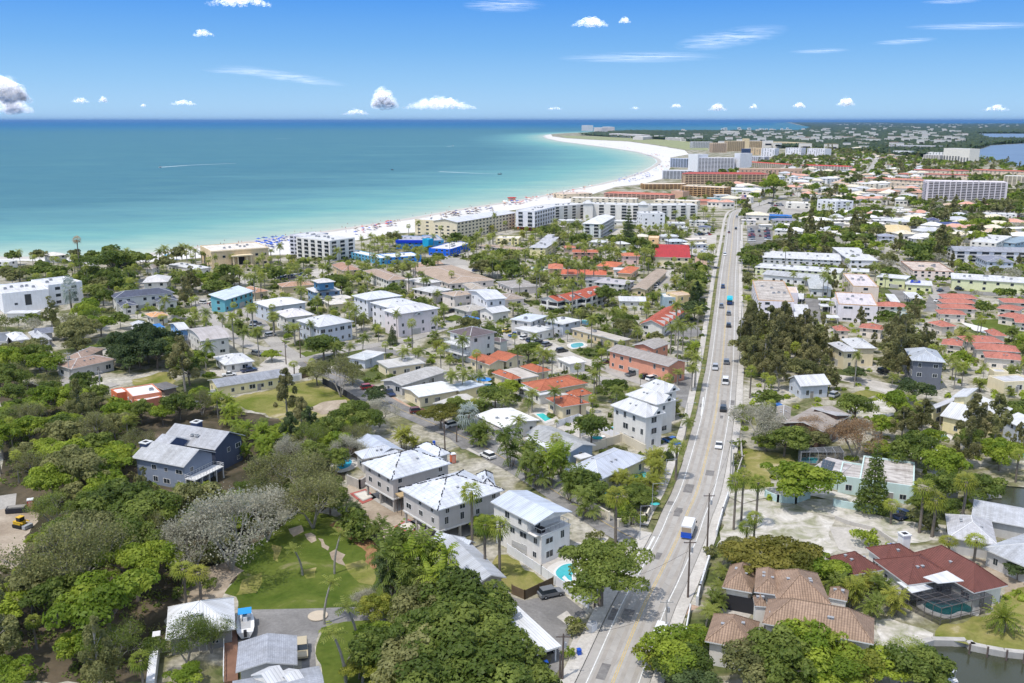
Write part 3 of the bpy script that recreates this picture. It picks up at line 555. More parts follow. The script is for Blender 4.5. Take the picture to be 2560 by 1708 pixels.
def bld(label,lm,boxes,name='house',cat='house',group=None):
 root=None;bx0=boxes[0];d0=G(bx0[0],bx0[1][0],bx0[1][1],bx0[4]).length;hk=min(1.0,max(.76,1.04-(d0-250)/1100));hk=next((v/bx0[4]for q,v in HR if q in label),hk)
 for bi,bx in enumerate(boxes):
  t,c,n1,n2,h,kind,rise,wc,rk,rc=bx[:10];o=bx[10]if len(bx)>10 else{}
  b=rect(t,c,n1,n2,h*hk)
  if root is None:
   root=bpy.data.objects.new(name,None);C.objects.link(root);root.location=(b.x,b.y,0);root.empty_display_size=2;root.scale=(1,1,hk)
   tag(root,label,cat,group);NB[0]+=1
   if lm:LM.append((lm,Vector((b.x,b.y,0))))
  dist=math.hypot(b.x,b.y);near_=dist<430
  z0=o.get('z0',0);stilt=o.get('stilt',0)
  if stilt:z0=stilt
  ov=o.get('ov',0 if kind in('flat','slab')else min(.7,b.W*.08))
  if kind=='slab':ov=o.get('ov',.5)
  rel=Vector((b.x,b.y,0))-root.location
  wm=wall(wc);rm=roofm(rk,rc);fs=o.get('fascia');fm=wall(fs)if fs else(TRIM if kind!='flat' else wm)
  X,Y=b.L/2-ov,b.W/2-ov
  occupy([wpt(b,b.L/2,b.W/2),wpt(b,b.L/2,-b.W/2),wpt(b,-b.L/2,-b.W/2),wpt(b,-b.L/2,b.W/2)])
  if o.get('prot',1):protect(b,h*hk,stilt)
  zt=h-(.22 if kind not in('flat',)else.45)
  m=MB();open_=o.get('open');ins=o.get('ins',0)
  if not open_:
   ya,yb=(-Y+ins,Y)if b.s>0 else(-Y,Y-ins)
   for p,q in(((-X,ya),(X,ya)),((X,ya),(X,yb)),((X,yb),(-X,yb)),((-X,yb),(-X,ya))):
    m.face([(p[0],p[1],z0),(q[0],q[1],z0),(q[0],q[1],zt),(p[0],p[1],zt)],wm)
   if z0:m.face([(-X,-Y,z0),(-X,Y,z0),(X,Y,z0),(X,-Y,z0)],wm)
   if kind in('g1','barrel'):
    for x in(-X,X):
     pr=[(x,-Y,zt-.01)]+([(x,0,h+rise*(1-ov*0)-.24)]if kind=='g1' else[(x,Y*q,h+rise*math.cos(q*math.pi/2)**.7-.25)for q in(-.75,-.5,-.25,0,.25,.5,.75)])+[(x,Y,zt-.01)]
     m.face(pr if x>0 else pr[::-1],wm)
   if kind=='g2':
    for y in(-Y,Y):m.face([(-X,y,zt-.01),(X,y,zt-.01),(0,y,h+rise-.24)]if y<0 else[(X,y,zt-.01),(-X,y,zt-.01),(0,y,h+rise-.24)],wm)
   if kind in('m1','m2','m3','m4'):
    s=b.s
    hi={'m1':s,'m3':-s}.get(kind)
    if hi is not None:
     y=Y*hi;m.face([(-X,y,zt),(X,y,zt),(X,y,zt+rise),(-X,y,zt+rise)],wm)
     for x in(-X,X):m.face([(x,-y,zt),(x,y,zt),(x,y,zt+rise)],wm)
    else:
     x=X if kind=='m2' else-X;m.face([(x,-Y,zt),(x,Y,zt),(x,Y,zt+rise),(x,-Y,zt+rise)],wm)
     for y in(-Y,Y):m.face([(-x,y,zt),(x,y,zt),(x,y,zt+rise)],wm)
   link('wall',m.mesh('wall'),root,rel,b.a)
  else:
   nx=max(2,int(b.L/5)+1);ny=max(2,int(b.W/5)+1)
   for i in range(nx):
    for j in range(ny):
     if i in(0,nx-1)or j in(0,ny-1):
      x=-X+.2+(2*X-.4)*i/(nx-1);y=-Y+.2+(2*Y-.4)*j/(ny-1)
      p=MB();p.box(x-.12,x+.12,y-.12,y+.12,0,zt,TRIM);link('post',p.mesh('post'),root,rel,b.a)
  if stilt:
   nx=max(2,int(b.L/4.5)+1);ny=max(2,int(b.W/4.5)+1)
   for i in range(nx):
    for j in range(ny):
     x=-X+.3+(2*X-.6)*i/(nx-1);y=-Y+.3+(2*Y-.6)*j/(ny-1)
     p=MB();p.box(x-.22,x+.22,y-.22,y+.22,0,stilt,CONC);link('column',p.mesh('column'),root,rel,b.a)
   p=MB();p.box(-X,X,-Y,Y,.02,.12,CONC);link('slab',p.mesh('slab'),root,rel,b.a)
   p=MB();p.box(-X*.5,X*.9,Y*.2*b.s,Y*.9*b.s,.12,stilt,wm)if b.s>0 else p.box(-X*.5,X*.9,-Y*.9,-Y*.2,.12,stilt,wm);link('stair_core',p.mesh('stair_core'),root,rel,b.a)
   p=MB();p.box(-X-.15,X+.15,-Y-.15,Y+.15,stilt-.35,stilt-.02,TRIM);link('floor_beam',p.mesh('floor_beam'),root,rel,b.a)
  roof=link('roof',roof_mesh(b,kind,h,rise,rm,fm,ov,wm).mesh('roof'),root,rel,b.a)
  st=o.get('win','std');hh=zt-z0;ns=o.get('ns',max(1,int(round(hh/3.05))));fh=hh/ns
  spc=o.get('sp',3.3 if dist<700 else 4.2);nwin=0;capw=o.get('cap',44 if near_ else 60)
  sides=[((0,-Y+(ins if b.s>0 else 0)),0,X),((X,0),math.pi/2,Y-ins),((0,Y-(ins if b.s<0 else 0)),math.pi,X),((-X,0),-math.pi/2,Y-ins)]
  toC=Vector((-b.x,-b.y,0));best=None
  for k_,((sx,sy),ra,half)in enumerate(sides):
   if open_ or st=='none':break
   nrm=Vector((math.sin(b.a+ra),-math.cos(b.a+ra),0));vis=nrm.dot(toC)>.02*dist
   if not vis and not near_:continue
   if vis and(best is None or half>best[1]):best=(k_,half)
   n_=int((2*half-.8)/spc)
   if st=='band':
    if not vis:continue
    for fl in range(ns):
     p=MB();z=z0+fl*fh;Wd=half*.94
     p.box(-Wd,Wd,-.05,.03,z+.95,z+fh*.74,DARK if rng.random()<.5 else GLASS);p.box(-Wd,Wd,-.9,-.05,z-.08,z+.12,wm)
     p.box(-Wd,Wd,-.95,-.9,z-.08,z+.9,wm)
     q=4.2
     while q<2*Wd-1:p.box(-Wd+q-.45,-Wd+q+.45,-.94,-.05,z+.12,z+fh-.08,wm);q+=5.2
     ob=link('balcony',p.mesh('balcony'),root);ob.rotation_euler=(0,0,b.a+ra);ca,sa=math.cos(b.a),math.sin(b.a)
     ob.location=rel+Vector((sx*ca-sy*sa,sx*sa+sy*ca,0))
    continue
   for fl in range(ns):
    for i in range(n_):
     if nwin>=capw:break
     if rng.random()<.16 and st=='std':continue
     off=(i+.5)*(2*half)/n_-half+(rng.uniform(-.25,.25)if st=='std' else 0)
     ca,sa=math.cos(b.a),math.sin(b.a)
     lx=sx+off*math.cos(ra);ly=sy+off*math.sin(ra)
     loc=rel+Vector((lx*ca-ly*sa,lx*sa+ly*ca,z0+fl*fh+(1.0 if st in('std','grid')else.25)))
     nwin+=1
     if st=='balc':
      ob=link('balcony',BALC,root,loc,b.a+ra);ob.scale=(min(spc*.72,4),1.0,min(fh*.82,2.6))
     elif near_:
      wd=rng.choice((.9,.9,1.3,1.8))*o.get('ww',1);hgt=rng.choice((1.3,1.5,1.1))
      ob=link('window',WIN_F,root,loc,b.a+ra);ob.scale=(wd,1,hgt)
      link('pane',WIN_G,ob)
     else:
      ob=link('window',WIN,root,loc,b.a+ra);ob.scale=(o.get('ww',1.4),1,min(1.5,fh*.6))
  if best and st=='std' and bi==0 and dist<900 and not stilt:
   (sx,sy),ra,half=sides[best[0]];ca,sa=math.cos(b.a),math.sin(b.a)
   off=rng.uniform(-.3,.3)*half;lx=sx+off*math.cos(ra);ly=sy+off*math.sin(ra)
   gar=h>5.5 and half>5
   d_=link('garage_door' if gar else 'door',GAR if gar else DOOR,root,rel+Vector((lx*ca-ly*sa,lx*sa+ly*ca,z0)),b.a+ra)
   d_.scale=(4.2,2,2.4)if gar else(1.1,2,2.15)
  if kind in('flat','slab')and dist<1100:
   for i in range(o.get('ac',min(6,int(b.L*b.W/90)))):
    a=link('air_conditioner',AC,root,rel+Vector((0,0,0))+Matrix.Rotation(b.a,3,'Z')@Vector((rng.uniform(-.7,.7)*X,rng.uniform(-.35,.35)*Y,h-(.35 if kind=='flat' else 0))),b.a)
    a.scale=(1.3,1.1,1.2)
  elif kind=='hip' and dist<420 and rise>1:
   for i in range(3):
    if b.L>b.W:q=Vector((rng.uniform(-.3,.3)*X,Y*.5*rng.choice((-1,1)),h+rise*.5+.03))
    else:q=Vector((X*.5*rng.choice((-1,1)),rng.uniform(-.3,.3)*Y,h+rise*.5+.03))
    link('roof_vent',VENT,root,rel+Matrix.Rotation(b.a,3,'Z')@q,b.a)
  for e in o.get('extra',[]):e(root,b,rel)
 return root
def part(name,m,root,b,rel):return link(name,m.mesh(name),root,rel,b.a)
def chimney(x,y,w_,z1,wc=(235,235,230),z0=2.5):
 def f(root,b,rel):
  m=MB();X,Y=x*b.L/2,y*b.W/2*b.s;m.box(X-w_,X+w_,Y-w_,Y+w_,z0,z1,wall(wc));m.box(X-w_-.15,X+w_+.15,Y-w_-.15,Y+w_+.15,z1,z1+.25,TRIM);m.box(X-w_*.6,X+w_*.6,Y-w_*.6,Y+w_*.6,z1+.25,z1+.28,DARK)
  part('chimney',m,root,b,rel)
 return f
def skylights(pts,z):
 def f(root,b,rel):
  for x,y,dz in pts:link('skylight',SKYL,root,rel+Matrix.Rotation(b.a,3,'Z')@Vector((x*b.L/2,y*b.W/2*b.s,z+dz)),b.a)
 return f
def opening(side,off,w_,z0,z1,mat=None,name='garage_opening_shade',inset=.6):  # thin panel; its default dark colour stands for shade inside the opening
 """a flat panel, by default dark for the shade inside, on wall side 1 (edge c-n1) or 2 (edge c-n2)"""
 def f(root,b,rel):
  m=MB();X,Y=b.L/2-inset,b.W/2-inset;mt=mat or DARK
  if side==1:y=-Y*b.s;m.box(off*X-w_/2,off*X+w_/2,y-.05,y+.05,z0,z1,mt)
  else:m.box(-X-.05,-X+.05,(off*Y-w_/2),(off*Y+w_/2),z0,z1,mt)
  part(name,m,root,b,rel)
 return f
def deck(side,depth,z,rail=True,mat=None,name='deck',post=True,cover=None):
 def f(root,b,rel):
  m=MB();X,Y=b.L/2-.5,b.W/2-.5;s=b.s
  if side==1:x0,x1,y0,y1=(-X,X,-Y-depth,-Y)if s>0 else(-X,X,Y,Y+depth)
  else:x0,x1,y0,y1=-X-depth,-X,-Y,Y
  m.box(x0,x1,y0,y1,z-.25,z,mat or TRIM)
  if post:
   for i in range(5):
    for j in range(2):
     px=x0+.15+(x1-x0-.3)*(i/4 if side==1 else j);py=y0+.15+(y1-y0-.3)*(j if side==1 else i/4)
     m.box(px-.1,px+.1,py-.1,py+.1,0,z-.25,TRIM)
  part(name,m,root,b,rel)
  if rail:
   m=MB()
   for p,q in(((x0,y0),(x1,y0)),((x1,y0),(x1,y1)),((x1,y1),(x0,y1)),((x0,y1),(x0,y0))):
    L=math.hypot(q[0]-p[0],q[1]-p[1]);k=max(2,int(L/.9))
    m.bar((p[0],p[1],z+1.0),(q[0],q[1],z+1.0),.05,RAIL);m.bar((p[0],p[1],z+.5),(q[0],q[1],z+.5),.03,RAIL)
    for i in range(k+1):x=p[0]+(q[0]-p[0])*i/k;y=p[1]+(q[1]-p[1])*i/k;m.bar((x,y,z),(x,y,z+1),.04,RAIL)
   part('railing',m,root,b,rel)
 return f
def toprail(frac,z):
 def f(root,b,rel):
  m=MB();X,Y=b.L/2-.3,b.W/2-.3;s=b.s;y0=-Y*s;y1=y0+frac*s
  for p,q in(((-X,y1),(-X,y0)),((-X,y0),(X,y0)),((X,y0),(X,y1))):
   L=math.hypot(q[0]-p[0],q[1]-p[1]);k=max(2,int(L/1.1));m.bar((p[0],p[1],z+1),(q[0],q[1],z+1),.05,RAIL)
   for i in range(k+1):x=p[0]+(q[0]-p[0])*i/k;y=p[1]+(q[1]-p[1])*i/k;m.bar((x,y,z),(x,y,z+1),.035,METAL)
  part('railing',m,root,b,rel)
  for dx in(-.55,.05,.55):
   m=MB();yy=y0+(frac+.0)*s;m.box(dx*X-.9,dx*X+.9,yy-.1,yy+.1,z+.1,z+2.3,GLASS);part('glass_door',m,root,b,rel)
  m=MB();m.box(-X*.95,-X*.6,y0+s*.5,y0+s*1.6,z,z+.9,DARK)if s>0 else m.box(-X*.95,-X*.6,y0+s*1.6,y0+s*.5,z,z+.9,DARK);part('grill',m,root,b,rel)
 return f
def gablet(x,y,w_,d,z,r,rm,along='y'):
 def f(root,b,rel):
  m=MB();X,Y=x*b.L/2,y*b.W/2*b.s;s=b.s
  y0=Y;y1=Y+d*s
  P=[(X-w_/2,y0,z),(X,y0,z+r),(X+w_/2,y0,z)];Q=[(X-w_/2*.2,y1,z+r*.9),(X,y1,z+r),(X+w_/2*.2,y1,z+r*.9)]
  m.face([P[0],P[1],Q[1],Q[0]][::(1 if s<0 else-1)],rm);m.face([P[1],P[2],Q[2],Q[1]][::(1 if s<0 else-1)],rm)
  m.face([P[0],P[2],P[1]]if s>0 else[P[0],P[1],P[2]],TRIM)
  m.box(X-w_*.12,X+w_*.12,y0-.03,y0+.03,z+r*.15,z+r*.5,GLASS)
  part('gable',m,root,b,rel)
 return f
W=(232,229,223);CRM=(235,222,190);TANW=(214,196,160);GRW=(200,198,196);BLW=(202,208,218);YEL=(238,226,180);PINK=(225,160,135)
WR=(218,219,222);GR=(176,176,182);LGR=(205,205,210);TAN=(196,172,150);ORG=(196,116,84);SAL=(226,130,110);MGR=(196,202,214);RED=(205,62,62)
NV=(92,98,118);BGE=(188,152,132);BRK=(124,76,68)
N=None
# ---- near left
bld('stone outbuilding with a white metal hip roof beside the blue-covered boat','the stone outbuilding with white hip roof',[('a1',(1295,1225),(1845,1140),(1312,972),3.4,'hip',3.0,(150,148,145),'metal',(228,230,234))])
bld('sprawling grey-roofed house cut by the bottom edge, with white metal gables','the grey-roofed house at the bottom edge',[('a1',(1845,1480),(2330,1432),(1843,1250),4.4,'g2',1.0,GRW,'shingle',(176,180,190)),('a2',(620,1430),(-60,1555),(680,1760),4.6,'g1',1.6,GRW,'shingle',(176,180,190)),('a2',(260,1640),(90,1500),(400,1567),5.4,'g2',1.6,W,'metal',WR,{'win':'none'}),('a2',(430,1640),(310,1480),(520,1567),5.4,'g2',1.2,W,'metal',WR,{'win':'none'})])
bld('grey house on stilts under construction, white underlayment roof, nearer the orange toilet','the farther stilt house under construction',[('b2',(1190,1378),(1650,1240),(965,1238),8.0,'hip',2.9,(206,200,196),'felt',(222,225,232),{'stilt':3.2,'fascia':(225,225,225)}),('b2',(1560,1195),(1640,1160),(1400,1110),8.0,'hip',1.2,(206,200,196),'felt',(222,225,232),{'stilt':3.2,'win':'none'})])
bld('grey stilt house with white underlayment roof between its twin and the white deck house','the nearer stilt house under construction',[('a2',(1550,215),(2060,45),(1262,35),8.0,'hip',2.9,(200,196,194),'felt',(222,225,232),{'stilt':3.2,'fascia':(225,225,225)}),('b2',(1980,1330),(2050,1440),(1850,1320),8.0,'hip',1.6,(200,196,194),'felt',(222,225,232),{'stilt':3.2,'win':'none'})])
bld('low house with pale blue metal gable roof behind the stilt houses and pool','the pale blue metal roof house',[('b2',(1090,1185),(1270,1135),(925,1065),3.8,'g2',1.2,GRW,'metal',(196,204,220)),('b2',(960,1215),(1240,1150),(930,1155),3.8,'hip',1.4,GRW,'metal',(212,217,228))])
bld('long low house with a grey metal roof beside the dense palm clump','the long grey metal roof house',[('a2',(1850,795),(2085,735),(1545,470),3.4,'g2',1.2,(170,168,162),'metal',(192,196,204)),('a2',(1780,510),(1885,475),(1480,450),3.4,'g2',1.0,(185,180,170),'metal',(200,206,216))])
bld('white three-storey house with blue-white metal roof and corner roof deck','the white three-storey deck house',[('a3',(482,415),(745,335),(85,262),6.1,'slab',0,(232,229,225),'flat',(215,215,215),{'ov':.1,'sp':2.6,'ac':0,'extra':[toprail(2.6,6.1)]}),('a3',(432,325),(708,215),(100,140),8.9,'g2',1.2,(232,229,225),'metal',(206,214,228),{'z0':6.0,'sp':2.8,'ov':.5,'ins':2.4})])
b_=rect('a3',(482,415),(745,335),(85,262),6.4)
bld('open white metal carport roof above a dark pickup truck','the white carport',[('a3',(430,1340),(607,1245),(95,950),2.9,'slab',0,W,'metal',(232,234,238),{'open':1,'ac':0})],'carport','carport')
# ---- beige tile villa
VT=('tile',(168,144,124));VW=(232,226,218)
bld('large beige villa with brown clay tile hip roofs and arched windows','the brown tile villa',[('a3',(1895,815),(2130,862),(1950,640),4.4,'hip',2.2,VW,*VT,{'win':'none','extra':[opening(1,0,7.5,0,2.9)]}),('a3',(1760,1235),(2140,1310),(1830,1022),4.4,'hip',2.6,VW,*VT),('a4',(300,1095),(1175,1218),(425,925),6.9,'hip',3.0,VW,*VT,{'sp':3.6}),('a4',(415,925),(830,925),(380,690),6.9,'hip',2.8,VW,*VT),('a4',(235,850),(440,840),(330,680),6.9,'hip',1.6,VW,*VT),('a4',(240,960),(330,965),(230,890),5.4,'hip',1.2,VW,*VT),('a4',(815,895),(965,925),(830,815),5.2,'hip',1.2,VW,*VT),('a4',(310,1100),(475,1125),(330,1000),6.4,'hip',1.4,VW,*VT,{'win':'none'})],'villa','villa')
RT=('tile',BRK)
def flatpatch(pts,t,h,th=.12,mat=None,name='flat_roof'):
 def f(root,b,rel):
  m=MB();P=[G(t,x,y,h)-root.location for x,y in pts]
  top=[(p.x,p.y,h)for p in P];bot=[(p.x,p.y,h-th)for p in P]
  if(Vector(top[1])-Vector(top[0])).cross(Vector(top[2])-Vector(top[0])).z<0:top.reverse();bot.reverse()
  m.face(top,mat or roofm('flat',(222,224,228)));m.face(bot[::-1],TRIM)
  for i in range(len(top)):j=(i+1)%len(top);m.face([bot[i],bot[j],top[j],top[i]],TRIM)
  link(name,m.mesh(name),root)
 return f
bld('rambling one-storey house with red-brown tile roof, white chimney and pool screen','the red-brown tile house',[('a4',(1000,722),(1240,672),(808,580),3.5,'hip',2.3,W,*RT),('a4',(1960,860),(2225,800),(1440,560),3.5,'hip',3.0,W,*RT),('a4',(1440,798),(1830,740),(1180,600),3.6,'hip',2.6,W,*RT),('a4',(1260,620),(1520,560),(1160,500),3.4,'hip',1.8,W,*RT,{'extra':[chimney(.6,.2,.8,6.6),flatpatch([(1560,735),(1745,685),(1880,765),(1680,785)],'a4',5.3),flatpatch([(1352,772),(1545,776),(1640,822),(1472,860)],'a4',3.3)]})])
bld('grey shingle-roofed house on the right edge by the canal dock','the grey shingle house at the right edge',[('a4',(1758,425),(2140,475),(1752,245),3.6,'hip',2.2,GRW,'shingle',LGR),('a4',(1935,265),(2550,390),(1932,120),3.6,'g1',1.8,GRW,'shingle',(200,203,210)),('a4',(2560,740),(2100,480),(2760,560),3.6,'hip',2.4,GRW,'shingle',(198,202,210))])
TEAL=(200,220,216)
def solar(pts,t,h):
 def f(root,b,rel):
  for i in range(4):
   for j in range(2):
    def q(u,v):
     a,b_,c,d=[Vector((x,y,0))for x,y in pts];p=a.lerp(b_,u).lerp(d.lerp(c,u),v);return G(t,p.x,p.y,h)-root.location
    u0,u1,v0,v1=i/4+.01,(i+1)/4-.01,j/2+.02,(j+1)/2-.02
    P=[q(u0,v0),q(u1,v0),q(u1,v1),q(u0,v1)];m=MB();m.face(P if(P[1]-P[0]).cross(P[2]-P[0]).z>0 else P[::-1],GLASS);m.face([p-Vector((0,0,.08))for p in P],METAL)
    link('solar_panel',m.mesh('solar_panel'),root)
 return f
bld('pale turquoise one-storey house with stained flat roofs and arched openings','the pale turquoise house',[('b4',(1490,1430),(1060,1370),(1500,1240),4.4,'flat',0,TEAL,'stain',(208,202,196),{'ac':0}),('b4',(900,1345),(1075,1362),(950,1235),4.2,'flat',0,TEAL,'stain',(200,194,190),{'ac':0}),('b4',(905,1340),(720,1265),(940,1228),4.0,'slab',0,TEAL,'stain',(205,200,200),{'ac':0,'extra':[solar([(775,1212),(875,1240),(845,1312),(755,1285)],'b4',4.1)]})])
bld('weathered house with brown-grey patched roofs among bare trees right of the road','the weathered brown-grey roof house',[('b4',(780,1000),(505,905),(905,850),5.0,'g2',1.4,(120,100,90),'shingle',(180,170,162)),('b4',(880,905),(740,830),(915,848),5.6,'m3',1.2,(110,88,80),'shingle',(196,192,194),{'z0':3}),('b4',(520,935),(400,930),(545,815),3.6,'hip',1.2,(130,115,105),'shingle',(172,164,156))])
bld('angular cream house with steep white roofs and three skylights in the trees','the angular white roof house',[('b4',(1900,750),(1785,725),(1975,680),8.0,'m4',1.0,YEL,'metal',WR),('b4',(1940,928),(1745,845),(1962,812),4.6,'g1',2.4,YEL,'metal',WR),('b4',(2120,900),(1945,770),(2160,850),5.0,'m1',2.5,YEL,'metal',WR),('b4',(1650,820),(1640,800),(1800,755),5.5,'m1',1.0,YEL,'metal',LGR)])
bld('tan two-storey house with white and grey roofs behind the tall pines','the tan house behind the pines',[('b4',(935,372),(1010,345),(905,305),6.8,'hip',1.2,CRM,'metal',LGR),('b4',(1010,345),(1165,325),(1000,275),6.8,'hip',1.5,CRM,'metal',WR)])
bld('white-roofed cottage glimpsed between tall pines beside the main road','the cottage between the pines',[('b4',(600,645),(800,610),(560,580),4.2,'g1',2.2,BLW,'metal',WR)])
bld('tall blue-grey house half hidden by brown feathery pines','the blue-grey house in the pines',[('b4',(1470,440),(1740,460),(1400,350),9.5,'hip',2.0,(112,116,126),'metal',(190,196,205))])
bld('low house with flat light grey roof and roof vents at the right edge','the low grey flat-roofed house',[('b4',(2200,612),(2420,590),(2095,560),3.8,'flat',0,CRM,'flat',(205,205,210)),('b4',(2120,530),(2240,540),(2050,500),4.6,'flat',0,CRM,'flat',(200,200,205))])
bld('small white gable house at the right edge above the mangrove canal','the small white gable house',[('b4',(2310,960),(2460,900),(2300,890),5,'g2',1.5,BLW,'metal',WR)])
# ---- middle strip by the side street
bld('low-slope white roof house with two skylights beside a turquoise pool','the low white roof house with skylights',[('b2',(2060,975),(2340,905),(1855,868),4.0,'g2',.8,W,'flat',(240,240,240),{'extra':[skylights([(-.25,-.3,.1),(-.55,.0,.1)],4.5)]}),('b2',(2010,985),(2060,960),(1850,890),3.4,'slab',0,GRW,'shingle',(188,182,180),{'ac':0})])
bld('narrow grey gable-roofed house with blue-grey walls beside two artificial lawns','the grey gable house by the turf lawns',[('b3',(700,1162),(905,1103),(360,1005),3.6,'g2',1.2,(150,170,195),'shingle',(186,188,190)),('b3',(560,1145),(640,1125),(350,1050),3.2,'slab',0,BLW,'flat',(225,228,232),{'ac':0})])
bld('one-storey cream house with broad pale metal hip roof near the main road','the pale metal hip roof house',[('b3',(935,1382),(1308,1200),(665,1290),3.7,'hip',2.2,CRM,'metal',(204,210,224))])
bld('small white shed with a flat roof beside the pale metal hip roof',None,[('b3',(790,1215),(872,1185),(745,1185),2.8,'slab',0,CRM,'flat',WR,{'win':'none','ac':0})],'shed','shed')
def v3(lab,boxes,lm):bld(lab,lm,boxes,'villa','villa')
v3('white three-storey villa with white metal hip roof, nearest of three in line',[('b3',(1300,892),(1450,850),(1025,790),9.2,'hip',2.3,W,'metal',WR,{'extra':[gablet(.3,-.98,4.5,4,9.0,2.0,roofm('metal',WR))],'sp':2.8})],'the nearest white three-storey villa')
v3('white three-storey villa squeezed in the middle of three in line',[('b3',(1385,790),(1510,742),(1165,702),9.2,'hip',2.2,W,'metal',WR,{'extra':[gablet(.3,-.98,4.5,4,9.0,2.0,roofm('metal',WR))],'sp':2.8})],None)
v3('white three-storey villa, farthest of three in line beside the crosswalk',[('b3',(1440,702),(1556,668),(1262,640),9.2,'hip',2.2,W,'metal',WR,{'extra':[gablet(.3,-.98,4.5,4,9.0,2.0,roofm('metal',WR))],'sp':2.8})],'the farthest white three-storey villa')
bld('coral-pink two-storey motel with weathered grey roofs in an L','the coral-pink motel',[('b3',(1478,488),(1045,350),(1572,436),6.4,'g1',1.3,PINK,'shingle',(178,170,165),{'sp':3.6}),('b3',(1365,352),(1200,318),(1478,303),6.4,'g2',1.2,PINK,'shingle',(182,176,172))],'motel','motel')
bld('long thin taupe flat roof of a motel wing beside the thatched hut','the long thin taupe-roofed wing',[('b3',(1095,292),(775,180),(1125,258),3.6,'slab',0,TANW,'flat',(196,188,178),{'ac':1})],'motel_wing','motel')
bld('orange tile roof cottage with a grey middle section beside the dark-roofed house','the first orange-roofed cottage',[('b2',(1955,478),(2080,448),(1798,418),3.5,'g2',1.2,CRM,'tile',ORG),('b2',(2085,448),(2205,405),(1980,400),3.5,'g2',1.3,CRM,'tile',ORG)])
bld('orange-ended cottage with grey flat centre, second of the orange row','the second orange-roofed cottage',[('b3',(250,595),(300,572),(120,532),3.5,'hip',1.2,CRM,'tile',ORG),('b3',(330,585),(430,548),(210,510),3.5,'slab',0,CRM,'flat',(200,192,184),{'ac':0}),('b3',(450,540),(528,508),(350,482),3.5,'hip',1.2,CRM,'tile',ORG)])
bld('wide orange tile hip roof cottage in the middle of the palms','the wide orange-roofed cottage',[('b3',(470,685),(800,600),(392,605),3.7,'hip',1.5,CRM,'tile',ORG),('b3',(470,715),(560,690),(300,640),3.2,'slab',0,W,'flat',WR,{'ac':0})])
bld('orange tile roof house with a small grey flat patch, nearest the white villas','the nearest orange-roofed house',[('b3',(640,808),(850,770),(525,735),3.8,'hip',1.5,CRM,'tile',ORG),('b3',(720,735),(850,690),(690,700),3.8,'hip',1.5,CRM,'tile',ORG),('b3',(640,745),(750,725),(620,700),4.2,'slab',0,CRM,'flat',(200,196,192),{'ac':0})])
bld('modern white three-storey house with dark brown hip roof and balconies','the dark hip roof modern house',[('b2',(1800,262),(1992,215),(1650,210),9.6,'hip',2.0,W,'shingle',(120,108,112),{'sp':4,'extra':[deck(2,2.6,6.2,post=False,name='balcony'),deck(2,2.6,3.1,post=False,name='balcony')]}),('b2',(2040,300),(2065,275),(1985,270),5,'hip',1,W,'shingle',(120,108,112),{'win':'none'})])
bld('white-grey modern house with flat roof along the parking lot','the flat white modern house',[('b3',(400,140),(530,92),(235,118),6.0,'slab',0,GRW,'metal',(215,222,232))])
bld('low white-roofed cafe pavilion in front of the parked cars','the low white-roofed pavilion',[('b3',(440,225),(565,185),(290,182),3.8,'slab',0,W,'flat',WR)])
bld('white flat-roofed box house with blue-grey walls beside the taupe wing','the white flat-roofed box house',[('b3',(650,160),(792,125),(505,128),5.0,'slab',0,BLW,'flat',WR)])
bld('low white house at the bend with broad white canopy roof','the low white canopy house',[('b3',(700,470),(810,440),(640,420),3.6,'slab',0,W,'flat',(236,232,228))])
bld('grey-roofed low cottage above the street with pale blue walls','the pale blue low cottage',[('b2',(980,440),(1080,395),(850,410),3.4,'hip',1,BLW,'flat',(200,205,210)),('b2',(1040,420),(1090,372),(920,388),3.6,'slab',0,BLW,'flat',WR,{'ac':0})])
bld('flat grey-roofed cottage behind two coconut palms','the flat grey cottage behind palms',[('b2',(1160,500),(1435,450),(1110,440),3.6,'slab',0,CRM,'flat',(205,203,200))])
bld('long low grey roof cottage in the palms west of the umbrella pool','the long low grey cottage',[('b2',(1270,640),(1590,520),(1135,590),3.5,'g1',.9,GRW,'shingle',(198,196,194))])
bld('white low-slope roof house with dark openings facing the umbrella pool','the white roof house by the umbrella pool',[('b2',(1400,730),(1700,665),(1300,650),3.5,'g1',.8,CRM,'flat',(228,230,232)),('b2',(1720,680),(1880,620),(1660,630),3.5,'slab',0,YEL,'flat',(200,210,225),{'ac':0})])
bld('low pale roof house with wide eaves behind the spreading green tree','the low pale wide-eaved house',[('b2',(1640,810),(1850,740),(1500,780),3.4,'g1',.8,GRW,'flat',(204,200,194))])
bld('long yellow one-storey motel with a dark grey roof and white wall','the long yellow motel',[('b1',(1700,652),(2225,558),(1660,590),3.4,'g1',1.3,YEL,'shingle',(168,172,182),{'sp':2.8,'ov':.5})],'motel','motel')
bld('flat white-roofed house with bright orange mansard trim in the woods','the orange-trimmed flat roof house',[('b1',(1035,725),(1262,685),(985,655),4.4,'flat',0,(214,140,112),'flat',(236,238,242)),('b1',(915,700),(1000,680),(885,665),4.0,'flat',0,(226,130,92),'flat',(232,234,238)),('b1',(1090,765),(1262,720),(1060,735),3.2,'flat',0,(214,140,112),'flat',(236,238,242)),('b1',(1280,670),(1385,640),(1210,628),3.0,'slab',0,(120,110,105),'flat',(120,118,120))])
